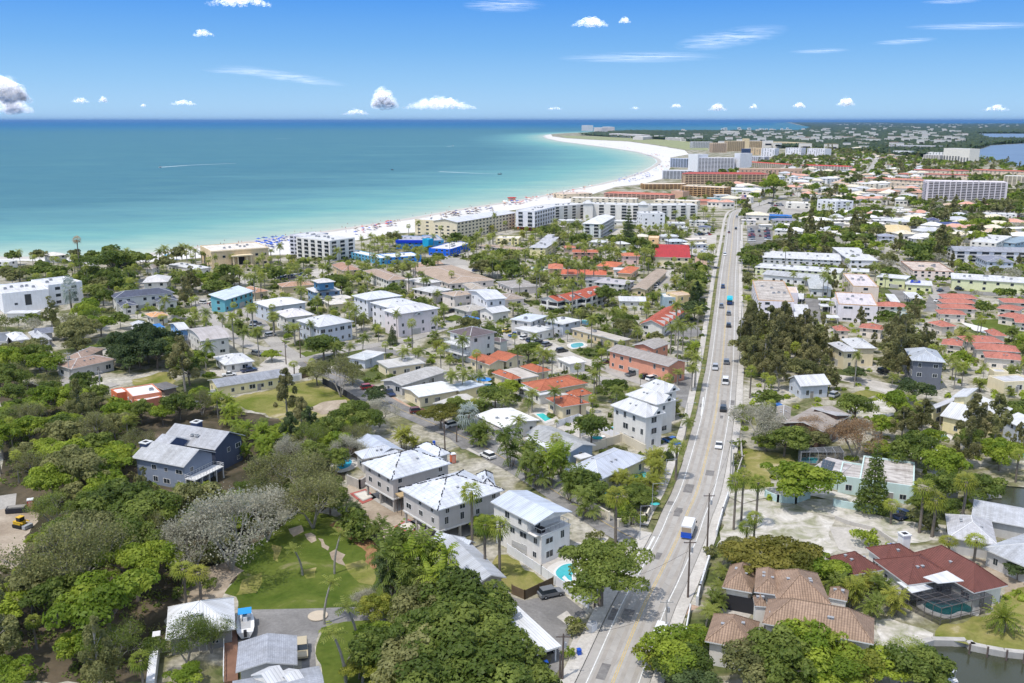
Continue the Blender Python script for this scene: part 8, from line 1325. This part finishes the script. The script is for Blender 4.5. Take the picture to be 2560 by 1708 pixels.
  # ---- screen cages
n=NT('insect_screen');tr=n.n('ShaderNodeBsdfTransparent');mx=n.n('ShaderNodeMixShader',i_0=.42);n.b.inputs['Base Color'].default_value=(.03,.03,.035,1);n.l(tr.outputs[0],mx.inputs[1]);n.l(n.b.outputs[0],mx.inputs[2]);n.l(mx.outputs[0],n.t.nodes['Material Output'].inputs[0]);SCR=n.m
def cage(t,pts,h,label,top=None,bar=METAL,nb=4):
 P=[G(t,*p)for p in pts];c=P[0].copy();P=[p-c for p in P];o=bpy.data.objects.new('pool_screen',None);C.objects.link(o);o.location=c;tag(o,label,'pool screen');H=top or[h]*4
 m=MB();hi=[Vector((p.x,p.y,H[i]))for i,p in enumerate(P)]
 for i in range(4):j=(i+1)%4;m.face([P[i],P[j],hi[j],hi[i]],SCR)
 m.face(hi,SCR);link('screen',m.mesh('screen'),o);m=MB()
 for i in range(4):
  j=(i+1)%4;m.bar(hi[i],hi[j],.07,bar)
  for k in range(nb):u=k/nb;a=P[i].lerp(P[j],u);b=hi[i].lerp(hi[j],u);m.bar(a,b,.06,bar)
  m.bar(P[i]+Vector((0,0,1)),P[j]+Vector((0,0,1)),.05,bar)
 for k in range(1,nb):u=k/nb;m.bar(hi[0].lerp(hi[1],u),hi[3].lerp(hi[2],u),.06,bar);m.bar(hi[1].lerp(hi[2],u),hi[0].lerp(hi[3],u),.06,bar)
 link('frame',m.mesh('frame'),o)
cage('a4',[(1380,960),(1690,1115),(2085,1010),(1790,880)],3.2,'bronze-framed pool screen cage before the red-brown tile house',bar=plain('bronze_frame',(.12,.11,.11)),nb=5)
cage('b4',[(580,1235),(600,1262),(930,1262),(900,1215)],3.4,'black pool screen cage behind the pale turquoise house',nb=5);cage('b1',[(1400,340),(1510,345),(1510,310),(1410,300)],3,'black screen cage beside the barrel-roofed house',nb=3)
cage('b4',[(1690,950),(1940,1020),(1960,985),(1700,920)],3.2,'dark screen cage under the angular white roof',nb=4)
# ---- boats, docks, site machines, bins
def boat(t,a,b,wd,label,cover=(.03,.28,.62),trailer=True,z=.6,top='bimini',hull=(.78,.78,.78)):
 A,B=G(t,*a),G(t,*b);c=(A+B)/2;d=B-A;L=d.length;o=bpy.data.objects.new('motor_boat',None);C.objects.link(o);o.location=(c.x,c.y,z);o.rotation_euler=(0,0,math.atan2(d.y,d.x));tag(o,label,'boat')
 HM=plain('boat_hull_'+label[:6].strip().replace(' ','_'),hull,.3,.05);st=[(-1,.86),(-.6,1),(0,1),(.45,.85),(.75,.52),(1,.03)];m=MB();X=L/2
 for i in range(len(st)-1):
  (u0,w0),(u1,w1)=st[i],st[i+1];w0*=wd/2;w1*=wd/2
  for s_ in(-1,1):m.face([(u0*X,s_*w0*.55,-.35),(u1*X,s_*w1*.5,-.25),(u1*X,s_*w1,.7+.15*max(0,u1)),(u0*X,s_*w0,.7)],HM)
  m.face([(u0*X,-w0,.7),(u1*X,-w1,.7+.15*max(0,u1)),(u1*X,w1,.7+.15*max(0,u1)),(u0*X,w0,.7)],HM)
 m.face([(-X,-wd*.43*.55,-.35),(-X,wd*.43*.55,-.35),(-X,wd*.43,.7),(-X,-wd*.43,.7)],HM);link('hull',m.mesh('hull'),o)
 m=MB();m.box(-X*.7,X*.25,-wd*.3,wd*.3,.705,.73,plain('boat_cockpit',(.42,.42,.42)));link('cockpit',m.mesh('cockpit'),o);m=MB();m.box(-X*.15,X*.1,-.35,.35,.73,1.5,WHP);m.box(X*.08,X*.1,-.35,.35,1.5,1.8,GLASS);link('console',m.mesh('console'),o)
 m=MB();CV=plain('boat_canopy_'+key([int(v*100)for v in cover]),cover,.8);m.box(-X*.15,X*.38,-wd*.38,wd*.38,2.1,2.2,CV);link('canopy',m.mesh('canopy'),o)
 for x in(-X*.1,X*.33):
  for y in(-wd*.33,wd*.33):m=MB();m.bar((x,y,.7),(x,y,2.1),.04,METAL);link('canopy_pole',m.mesh('canopy_pole'),o)
 m=MB();m.box(-X-.55,-X,-.25,.25,.1,1.2,DARK);link('outboard_motor',m.mesh('outboard_motor'),o)
 if trailer:
  m=MB();m.box(-X,X*.8,-.6,-.5,-.45,-.35,METAL);m.box(-X,X*.8,.5,.6,-.45,-.35,METAL);m.bar((X*.6,0,-.4),(X*1.15,0,-.4),.06,METAL);link('trailer',m.mesh('trailer'),o)
  for y in(-.9,.9):link('wheel',CARS['van'][2],o,(-X*.3,y,-.28))
 return o
boat('a2',(45,1225),(45,1035),2.9,'white motor boat with a bright blue canopy on the driveway');boat('b4',(1680,1185),(1570,1130),3.0,'white boat with pale canopy moored among the mangroves',(.7,.7,.7),False,-.1);boat('a4',(1680,1500),(1830,1590),2.6,'white boat stern at the bottom right dock',(.5,.52,.56),False,-.5);boat('c2',(420,1215),(500,1190),2.6,'white boat beside the turquoise gable house',(.8,.8,.8))
def dock():
 P=[G('a4',*p)for p in((1495,1275),(1640,1232),(1900,1238),(1932,1270),(2060,1297),(2200,1322),(2500,1352))];o=bpy.data.objects.new('canal_dock',None);C.objects.link(o);o.location=P[0];tag(o,'concrete seawall dock with dark piles along the bottom right canal','dock');m=MB()
 for a,b in zip(P[:-1],P[1:]):
  a,b=a-P[0],b-P[0];d=(b-a).normalized();nr=Vector((-d.y,d.x,0))*.9
  if nr.y<0:nr=-nr
  q=[a-nr*.25,b-nr*.25,b+nr,a+nr];hi=[(v.x,v.y,.18)for v in q];lo=[(v.x,v.y,-1.4)for v in q];m.face(hi,CONC)
  for i in range(4):j=(i+1)%4;m.face([lo[i],lo[j],hi[j],hi[i]],CONC)
 link('seawall',m.mesh('seawall'),o)
 for x,y in((1925,1300),(2065,1325),(2215,1352),(2350,1372)):p=G('a4',x,y)-P[0];q=MB();q.bar((p.x,p.y,-1.5),(p.x,p.y,1.0),.16,WOODP_,n=8);link('pile',q.mesh('pile'),o)
dock()
def boxes_thing(name,cat,label,t,x,y,ang,parts,z=.12,group=None):
 p=G(t,x,y);o=bpy.data.objects.new(name,None);C.objects.link(o);o.location=(p.x,p.y,z);o.rotation_euler=(0,0,ang);tag(o,label,cat,group)
 for nm,bs in parts:
  m=MB()
  for b in bs:m.box(*b)
  link(nm,m.mesh(nm),o)
 return o
ORP=plain('orange_plastic',(.62,.13,.05),.5);REDP=plain('red_plastic',(.55,.04,.03),.5);YLP=plain('yellow_machine_paint',(.68,.42,.03),.45)
for t,x,y,mt,lb in[('b2',1668,1245,ORP,'orange portable toilet beside the farther stilt house'),('a1',246,208,REDP,'red portable toilet at the edge of the dirt lot')]:
 boxes_thing('portable_toilet','portable toilet',lb,t,x,y,.4,[('cabin',[(-.6,.6,-.6,.6,0,2.2,mt)]),('roof',[(-.66,.66,-.66,.66,2.2,2.4,WHP)]),('door',[(-.45,.45,-.63,-.6,.1,2.0,plain('toilet_door',(.6,.3,.25)))])])
boxes_thing('skid_loader','loader','yellow tracked skid loader parked on the dirt lot','a1',165,345,-.4,[('body',[(-1.3,.7,-.75,.75,.5,1.3,YLP)]),('cab',[(-.5,.6,-.6,.6,1.3,2.2,DARK),(-.55,.65,-.65,.65,2.2,2.3,YLP)]),('track',[(-1.3,1.2,-1.05,-.7,0,.65,TYRE)]),('track',[(-1.3,1.2,.7,1.05,0,.65,TYRE)]),('lift_arm',[(-1.2,1.7,-.85,-.7,1.2,1.4,YLP),(-1.2,1.7,.7,.85,1.2,1.4,YLP)]),('bucket',[(1.5,2.4,-1,1,.1,.8,METAL)])])
boxes_thing('rubbish_skip','skip','dark low skip of scrap beside the red portable toilet','a1',140,225,.2,[('hull',[(-2.2,2.2,-1,1,0,1.0,DARK)]),('scrap',[(-1.8,1.6,-.7,.7,1.0,1.25,BARKG)])])
for i,(t,x,y,c,lb)in enumerate([('b2',1520,1108,'b','blue wheelie bin beside the side street'),('a3',775,1352,'b','dark blue bin at the sidewalk below the pale paving'),('a3',515,1450,'b','blue bin at the foot of the white carport'),('a3',1950,930,'b','blue bin in the villa garage opening, left one'),('a3',1995,938,'g','grey bin in the villa garage opening, right one'),('a4',1300,520,'b','blue bin beside the white chimney'),('a4',1365,235,'b','blue bin beside the dark blue pickup')]):
 boxes_thing('wheelie_bin','bin',lb,t,x,y,.3,[('bin_body',[(-.3,.3,-.35,.35,.1,1.0,BLUEP if c=='b' else METAL)]),('bin_lid',[(-.33,.33,-.4,.38,1.0,1.08,BLUEP if c=='b' else DARK)])],group='wheelie bins')
boxes_thing('mail_locker','utility box','grey utility cabinet on the verge by the sidewalk','a3',875,1165,.9,[('cabinet',[(-.9,.9,-.5,.5,0,1.5,METAL)]),('cabinet_door',[(-.8,.8,-.54,-.5,.1,1.4,WHP)])])
_a,_b=G('a1',1812,1480),G('a1',1812,1180);DKA=math.atan2((_b-_a).y,(_b-_a).x)-math.pi/2
boxes_thing('wooden_deck','deck','brown wooden deck with white rails between outbuilding and grey roof','a1',1812,1330,DKA,[('boards',[(-1.0,1.0,-9,9,0,.6,plain('deck_boards',(.22,.12,.08),.9,.3))]),('railing',[(-1.1,-1.0,-9,9,1.5,1.6,RAIL)]+[(-1.1,-1.0,-9+i*1.4,-8.9+i*1.4,.6,1.5,RAIL)for i in range(13)])])
for t,x,y,lb in[('a2',1165,130,'scaffold stack of timber beside the farther stilt house'),('a2',1280,240,'scaffold stack of timber beside the nearer stilt house')]:
 boxes_thing('scaffold_tower','scaffold',lb,t,x,y,.6,[('post',[(-1,-.9,-1,-.9,0,4.2,WOODP_)]),('post',[(.9,1,-1,-.9,0,4.2,WOODP_)]),('post',[(-1,-.9,.9,1,0,4.2,WOODP_)]),('post',[(.9,1,.9,1,0,4.2,WOODP_)]),('brace',[(-1,1,-1,-.92,2,2.1,WOODP_)]),('brace',[(-1,1,.92,1,3,3.1,WOODP_)]),('platform',[(-1.2,1.2,-1.2,1.2,4.2,4.5,plain('timber',(.45,.33,.18)))])])
p=G('a2',610,1045);m=MB();m.bar((0,0,0),(0,0,.12),1.7,plain('pale_stone',(.52,.44,.34)),n=24);o=link('stone_circle',m.mesh('stone_circle'),None,(p.x,p.y,.1));tag(o,'pale round stone disc set in the driveway','paving disc')
p=G('b3',855,262);o=bpy.data.objects.new('thatched_hut',None);C.objects.link(o);o.location=p;tag(o,'round thatched hut beside the motel pool','hut');m=MB();m.bar((0,0,2.4),(0,0,4.4),3.2,plain('thatch',(.30,.25,.19),.95,.4),.1,12);link('thatch_roof',m.mesh('thatch_roof'),o)
for i in range(6):m=MB();a=i*1.047;m.bar((2.4*math.cos(a),2.4*math.sin(a),0),(2.4*math.cos(a),2.4*math.sin(a),2.6),.1,BARK);link('post',m.mesh('post'),o)
# ---- umbrellas, loungers, bathers
def umb_mesh():
 a,b=MB(),MB();n_=8;R_=1.35
 for i in range(n_):t0,t1=6.2832*i/n_,6.2832*(i+1)/n_;q=[(R_*math.cos(t0),R_*math.sin(t0),1.9),(R_*math.cos(t1),R_*math.sin(t1),1.9)];a.face([q[0],q[1],(0,0,2.4)],FAB);a.face([q[1],q[0],(0,0,2.3)],FAB)
 b.bar((0,0,0),(0,0,2.35),.035,METAL,n=5);return a.mesh('canopy'),b.mesh('pole')
UC,UP=umb_mesh()
lg=MB();lg.box(-.32,.32,-.95,.35,.28,.36,FAB);lg.face([(-.32,.35,.36),(.32,.35,.36),(.32,.95,.8),(-.32,.95,.8)],FAB);lg.face([(-.32,.95,.76),(.32,.95,.76),(.32,.35,.32),(-.32,.35,.32)],FAB);lf=MB()
for x in(-.28,.28):
 for y in(-.85,.3):lf.box(x-.03,x+.03,y-.03,y+.03,0,.28,METAL)
lf.box(-.31,.31,-.88,.33,.24,.28,METAL);LGM,LFM=lg.mesh('cushion'),lf.mesh('frame')
def person_mesh(arm,leg,seated=False):
 me=bpy.data.meshes.new('person');b=[(0,0,.95),(0,0,1.2),(0,0,1.45),(0,.02,1.55),(0,.02,1.68),(.19,0,1.42),(.27,-.02,1.15),(.30,-.10*arm,.90),(-.19,0,1.42),(-.27,.02,1.15),(-.30,.10*arm,.90),(.10,.0,.88),(.12,-.1*leg,.48),(.12,-.16*leg,.05),(-.10,0,.88),(-.12,.1*leg,.48),(-.12,.2*leg,.05),(.12,-.16*leg+-.12,.03),(-.12,.2*leg-.12,.03)]
 e=[(0,1),(1,2),(2,3),(3,4),(2,5),(5,6),(6,7),(2,8),(8,9),(9,10),(0,11),(11,12),(12,13),(0,14),(14,15),(15,16),(13,17),(16,18)];rad=[.15,.14,.15,.06,.11,.07,.05,.04,.07,.05,.04,.10,.07,.045,.10,.07,.045,.04,.04]
 me.from_pydata(b,e,[]);o=bpy.data.objects.new('person_build',me);C.objects.link(o);o.modifiers.new('s','SKIN');sv=me.skin_vertices[0].data
 for i,r_ in enumerate(rad):sv[i].radius=(r_,r_*.8)
 sv[0].use_root=True;o.modifiers.new('u','SUBSURF').levels=1;dg=bpy.context.evaluated_depsgraph_get();out=bpy.data.meshes.new_from_object(o.evaluated_get(dg));bpy.data.objects.remove(o);bpy.data.meshes.remove(me)
 SK=plain('skin',(.42,.24,.16),.6);out.materials.clear();out.materials.append(SK);out.materials.append(FAB)
 for p_ in out.polygons:
  z=p_.center.z
  if.62<z<1.0 or(1.22<z<1.42 and arm>0):p_.material_index=1
  if z>1.70:p_.material_index=1
 out.name='person';return out
PM=[person_mesh(1,1),person_mesh(-1,.2),person_mesh(.3,-.8)]
ur=random.Random(4);UCOL={'blue':(.02,.10,.50),'dark blue':(.015,.04,.20),'brown':(.16,.10,.07),'red':(.55,.04,.04),'teal':(.03,.40,.45),'white':(.78,.78,.78),'orange':(.7,.25,.08)}
shn=[(p,PIX(p))for p in shore]
BZ=[([(644,604),(736,594),(740,612),(690,622),(640,615)],34,('blue','blue','dark blue'),'behind the cream beachfront palace'),([(880,576),(985,556),(990,565),(890,590)],26,('brown','red','blue','brown'),'left of the cream beach hotel'),([(1095,540),(1230,520),(1235,528),(1100,548)],44,('brown','dark blue','brown'),'in front of the cream beach hotel'),([(1255,508),(1350,492),(1352,502),(1262,518)],34,('red','blue','orange','white'),'beside the red lifeguard station'),([(1360,492),(1480,466),(1480,474),(1370,500)],30,('red','brown','orange','white'),'before the salmon-tiled beachfront row'),([(1535,453),(1610,432),(1640,440),(1580,460)],42,('blue','dark blue','blue'),'at the curve of the beach'),([(1625,428),(1655,408),(1680,404),(1665,430)],26,('dark blue','teal','brown','red'),'below the blue-glass tower'),([(1600,382),(1650,388),(1665,396),(1620,392)],20,('dark blue','brown','red'),'on the wide white sand past the curve'),([(1420,354),(1540,364),(1600,378),(1560,372),(1430,359)],24,('brown','red','dark blue'),'on the far sand near the point')]
na=0
for poly,k,cols,where in BZ:
 i=0;tr_=0
 while i<k and tr_<600:
  tr_+=1;x=ur.uniform(min(p[0]for p in poly),max(p[0]for p in poly));y=ur.uniform(min(p[1]for p in poly),max(p[1]for p in poly))
  if not inpoly(np.array([x]),np.array([y]),poly)[0]:continue
  p=G('s',x,y);c=ur.choice(cols);i+=1;na+=1;o=bpy.data.objects.new('beach_umbrella',None);C.objects.link(o);o.location=(p.x,p.y,.05);s_=ur.uniform(.95,1.3);o.scale=(s_,)*3
  tag(o,'%s beach umbrella %s'%(c,where),'umbrella','%s umbrellas %s'%(c,where));q=link('canopy',UC,o);q.color=(*UCOL[c],1);link('pole',UP,o)
  if p.length<1000:
   o=bpy.data.objects.new('beach_lounger',None);C.objects.link(o);o.location=(p.x+1.1,p.y-.6,.05);o.rotation_euler=(0,0,1.0);tag(o,'%s beach lounger under the umbrellas %s'%(c,where),'lounger','%s loungers %s'%(c,where));q=link('cushion',LGM,o);q.color=(*UCOL[c],1);link('frame',LFM,o)
PC={'red':(.5,.05,.05),'blue':(.04,.10,.45),'black':(.02,.02,.02),'white':(.75,.75,.75),'pink':(.7,.25,.3)}
for i in range(110):
 u=ur.uniform(1.5,18.5);k=int(u);a,b=shore[k],shore[k+1];p=a.lerp(b,u-k);nr=Vector((b.y-a.y,a.x-b.x,0)).normalized();off=ur.uniform(-22,26);p=p+nr*off;c=ur.choice(list(PC));wet_=off<0
 if PIX(p)[0]>2600:continue
 rel,nm,dd=place_name(p.x,p.y);seg=('past the angled condominium','at the cream beach hotel','near the palace','at the curve of the beach')[2 if k<6 else(0 if k<9 else(1 if k<13 else 3))]
 o=link('person',PM[i%3],None,(p.x,p.y,-1.0 if wet_ else.05),ur.uniform(0,6.28));o.color=(*PC[c],1);tag(o,'%s in %s swimwear %s'%('bather wading in the shallows' if wet_ else 'beachgoer standing on the sand',c,seg),'person','%s in %s %s'%('waders' if wet_ else 'beachgoers',c,seg))
boxes_thing('lifeguard_station','lifeguard station','red-roofed lifeguard station on the beach','d3',1670,560,.4,[('cabin',[(-3,3,-2.5,2.5,2,5,plain('peach_wall',(.7,.4,.3)))]),('roof',[(-3.8,3.8,-3.2,3.2,5,5.6,REDP)]),('leg',[(-2.8,-2.5,-2.2,-1.9,0,2,WHP)]),('leg',[(2.5,2.8,-2.2,-1.9,0,2,WHP)]),('leg',[(-2.8,-2.5,1.9,2.2,0,2,WHP)]),('leg',[(2.5,2.8,1.9,2.2,0,2,WHP)])])
def pumb(t,x,y,c,r_,lb,h=2.4):
 p=G(t,x,y);o=bpy.data.objects.new('patio_umbrella',None);C.objects.link(o);o.location=(p.x,p.y,.15);tag(o,lb,'umbrella');o.scale=(r_/1.35,r_/1.35,h/2.4);q=link('canopy',UC,o);q.color=(*c,1);link('pole',UP,o)
pumb('b2',1910,650,(.03,.22,.6),2.6,'large blue and white umbrella over the turquoise pool',3);pumb('b2',1822,165,(.03,.2,.6),3.2,'wide blue umbrella behind the dark hip roof house',3.2);pumb('b2',1790,150,(.03,.2,.6),2.4,'smaller blue umbrella beside the wide blue one',3);pumb('b3',918,1105,(.02,.4,.42),1.5,'teal umbrella on the artificial lawn terrace');pumb('c4',1820,880,(.35,.29,.23),2.6,'thatch-coloured umbrella left of the turquoise pool, upper one',3);pumb('c4',1790,950,(.35,.29,.23),2.8,'thatch-coloured umbrella left of the turquoise pool, lower one',3);pumb('e1',440,1280,(.7,.12,.08),4,'red umbrella near the flagpole',4);pumb('a3',1365,225,(.05,.4,.4),1.2,'small teal umbrella at the corner wall');pumb('c1',2095,640,(.03,.35,.65),4,'bright blue beach canopy left of the palace',4);pumb('a3',1965,615,(.05,.45,.4),1.3,'small turquoise umbrella behind the villa garage')
for t,x,y,a,lb in[('b3',945,1060,2.2,'white lounge chair on the nearer turf lawn, right one'),('b3',885,1058,.4,'white lounge chair on the nearer turf lawn, left one'),('a3',705,800,1.0,'white lounge chair at the kidney pool')]:
 p=G(t,x,y);o=bpy.data.objects.new('lounge_chair',None);C.objects.link(o);o.location=(p.x,p.y,.15);o.rotation_euler=(0,0,a);o.scale=(1.5,)*3;tag(o,lb,'lounge chair');q=link('cushion',LGM,o);q.color=(.8,.8,.8,1);link('frame',LFM,o)
 # ---- boats out on the water, with their wakes
def wake(t,pts,w0,w1,name='boat_wake',lab=''):
 P=[G(t,*p)for p in pts];m=MB();WM_=plain('wake_foam',(.66,.74,.76),.6,.2,scale=.05);n_=len(P)
 for i in range(n_-1):
  a,b=P[i],P[i+1];d=(b-a).normalized();nr=Vector((-d.y,d.x,0));u0=w0+(w1-w0)*i/(n_-1);u1=w0+(w1-w0)*(i+1)/(n_-1);m.face([(a-nr*u0)[:2]+(-.3,),(b-nr*u1)[:2]+(-.3,),(b+nr*u1)[:2]+(-.3,),(a+nr*u0)[:2]+(-.3,)],WM_)
 o=link(name,m.mesh(name));o['kind']='stuff'
wake('d3',[(1500,180),(1300,176),(1100,168),(900,158),(720,150)],.8,3.0);wake('s',[(400,418),(470,413),(590,408)],4,1.5);wake('s',[(690,347),(728,346)],4,2);wake('s',[(1117,366),(1135,365)],4,2);wake('d5',[(2130,272),(2260,276)],3,2)
for t,a,b,lb in[('d3',(1490,188),(1540,186),'dark speedboat at the head of the long white wake'),('s',(398,419),(404,418),'speedboat at the left end of the double wake'),('s',(978,425),(984,425),'small dark boat at anchor in the middle of the bay'),('s',(1130,365),(1134,365),'tiny boat far out beyond the beach curve')]:
 boat(t,a,b,3.2,lb,(.05,.05,.06),False,.1,hull=(.12,.12,.14)if 'dark' in lb else(.7,.7,.7))
 # ---- clouds: heaps of puffs far out and high, thin ice cloud sheets
n=NT('cloud');n.b.inputs['Base Color'].default_value=(.95,.94,.95,1);n.b.inputs['Roughness'].default_value=1;n.b.inputs['Specular IOR Level'].default_value=0
ge=n.n('ShaderNodeNewGeometry');va=n.n('ShaderNodeVectorMath',operation='ADD');va.inputs[1].default_value=tuple(SUN*2.2);n.l(ge.outputs['Normal'],va.inputs[0]);vn=n.n('ShaderNodeVectorMath',operation='NORMALIZE');n.l(va.outputs[0],vn.inputs[0]);n.l(vn.outputs[0],n.b.inputs['Normal'])
tl=n.n('ShaderNodeBsdfTranslucent');tl.inputs[0].default_value=(.55,.56,.6,1);m1=n.n('ShaderNodeAddShader');n.l(n.b.outputs[0],m1.inputs[0]);n.l(tl.outputs[0],m1.inputs[1]);tr=n.n('ShaderNodeBsdfTransparent');mx=n.n('ShaderNodeMixShader');at_=n.n('ShaderNodeAttribute',attribute_name='shade');nz_=n.ramp(n.noise(.006,n.pos(),6),[(.3,(.35,.35,.35)),(.7,(1,1,1))]);n.l(n.math('MULTIPLY',at_.outputs['Fac'],nz_),mx.inputs[0]);n.l(tr.outputs[0],mx.inputs[1]);n.l(m1.outputs[0],mx.inputs[2]);n.l(mx.outputs[0],n.t.nodes['Material Output'].inputs[0]);CLM=n.m
def skyp(x,y,dist):a,b=(x-CX)/FPX,(y-CY)/FPX;d=Vector((a,cp-b*sp,-sp-b*cp));return Vector((0,0,CAMH))+d*(dist/d.y)
def ico(c,r_,m,rs):
 k,l=8,12;P=[]
 for i in range(k+1):
  ph=math.pi*i/k
  for j in range(l):th=6.2832*j/l;q=r_*(1+rs.uniform(-.16,.16));P.append((c[0]+q*math.sin(ph)*math.cos(th),c[1]+q*math.sin(ph)*math.sin(th),c[2]+q*.8*math.cos(ph)))
 b=len(m.v);m.v+=P
 for i in range(k):
  for j in range(l):j2=(j+1)%l;m.f.append([b+i*l+j,b+(i+1)*l+j,b+(i+1)*l+j2,b+i*l+j2]);m.mi.append(m.mat(CLM));m.uv.append([(0,0)]*4)
cs=random.Random(8)
for x,y,w_,h_,dist,lb in[(18,228,95,62,26000,'tall white cumulus at the left edge above the sea'),(200,250,42,14,30000,'small flat cumulus right of the tall left cumulus'),(258,249,22,14,30000,'tiny round cumulus beside the small flat one'),(458,256,62,13,30000,'low cumulus over the sea left of centre'),(358,263,14,7,34000,'speck of cumulus left of the low cumulus'),(960,246,62,48,28000,'upright white cumulus above the middle of the bay'),(1100,258,170,28,30000,'long flat cumulus bank right of the upright one'),(890,280,60,14,34000,'faint low cumulus under the upright cumulus'),(1388,271,40,7,36000,'thin low cumulus above the beach point'),(1692,264,30,10,34000,'small cumulus above the road bend'),(1795,268,44,17,34000,'lumpy cumulus right of centre near the horizon'),(1884,266,20,12,34000,'tiny cumulus above the far towers'),(1998,262,30,14,34000,'small round cumulus over the far coast'),(2115,254,42,20,32000,'round cumulus over the distant woods'),(2490,270,60,15,34000,'low cumulus at the right above the bay'),(1475,54,84,22,9000,'bright small cloud high right of centre'),(1562,50,28,14,9000,'tiny cloud right of the bright small cloud'),(600,2,150,22,9000,'bright cloud cut by the top edge'),(508,82,50,16,11000,'faint puff high in the left sky'),(30,262,90,40,34000,'pale cloud base under the left cumulus'),(1588,270,24,6,36000,'sliver of cumulus above the peninsula')]:
 c=skyp(x,y,dist);s_=dist/FPX*1.03;m=MB();n_=int(26+w_*1.1);AL=[]
 for i in range(n_):
  u=cs.uniform(-1,1);hh=(1-abs(u)**1.6)*cs.uniform(.05,1);rim=max(abs(u),abs(hh-.45)*1.7);r_=s_*h_*cs.uniform(.12,.30)*(1.2-.8*abs(u));AL+=[max(.05,.45*(1.05-rim)*cs.uniform(.5,1))]*96;ico((u*w_/2*s_,cs.uniform(-.4,.4)*w_*s_*.5,(hh-.5)*h_*s_*.8),r_,m,cs)
 me=m.mesh('cloud');at_=me.attributes.new('shade','FLOAT','FACE');at_.data.foreach_set('value',AL);me.polygons.foreach_set('use_smooth',[True]*len(me.polygons));tag(link('cloud',me,None,c),lb,'cloud','clouds over the sea')
n=NT('thin_cloud');P=n.obj();mp=n.n('ShaderNodeMapping');mp.inputs['Scale'].default_value=(.7,2.2,1);n.l(P,mp.inputs[0]);dn=n.noise(1.6,mp.outputs[0],8,1.2)
gr=n.n('ShaderNodeTexGradient',gradient_type='SPHERICAL');n.l(P,gr.inputs[0]);al=n.math('MULTIPLY',n.ramp(dn,[(.38,(0,0,0)),(.80,(.62,.62,.62))]),n.ramp(gr.outputs[0],[(0,(0,0,0)),(.75,(1,1,1))]));tr=n.n('ShaderNodeBsdfTransparent');tl=n.n('ShaderNodeBsdfTranslucent');tl.inputs[0].default_value=(.95,.95,.97,1);mx=n.n('ShaderNodeMixShader');n.l(al,mx.inputs[0]);n.l(tr.outputs[0],mx.inputs[1]);n.l(tl.outputs[0],mx.inputs[2]);n.l(mx.outputs[0],n.t.nodes['Material Output'].inputs[0]);THM=n.m
for x,y,w_,h_,lb in[(1815,100,260,66,'streaky white cloud high in the right sky'),(2440,66,400,22,'long thin streak of cloud at the right edge'),(2260,104,160,20,'thin cloud streak below the long right streak'),(2050,128,170,14,'faint thin streak right of the streaky cloud'),(740,196,190,50,'pale smeared cloud left of the upright cumulus'),(1600,145,480,30,'very faint long streak across the right sky'),(620,180,240,20,'faint streak left of the smeared cloud'),(2380,4,170,14,'wisp of cloud at the top right'),(1260,14,240,40,'very faint wisp at the top middle')]:
 H_=3800;c0=skyp(x,y,1);d=(c0-Vector((0,0,CAMH)));k=(H_-CAMH)/d.z;c=Vector((0,0,CAMH))+d*k;dist=c.y;top=skyp(x,y-h_/2,1)-Vector((0,0,CAMH));bot=skyp(x,y+h_/2,1)-Vector((0,0,CAMH));y1=(H_-CAMH)/max(top.z,.004);y0=(H_-CAMH)/max(bot.z,.004)
 m=MB();m.face([(-1,-1,0),(1,-1,0),(1,1,0),(-1,1,0)],THM);o=link('thin_cloud',m.mesh('thin_cloud'),None,c);o.scale=(w_/FPX*dist*.42,abs(y1-y0)*.5,1);tag(o,lb,'cloud','thin high clouds')
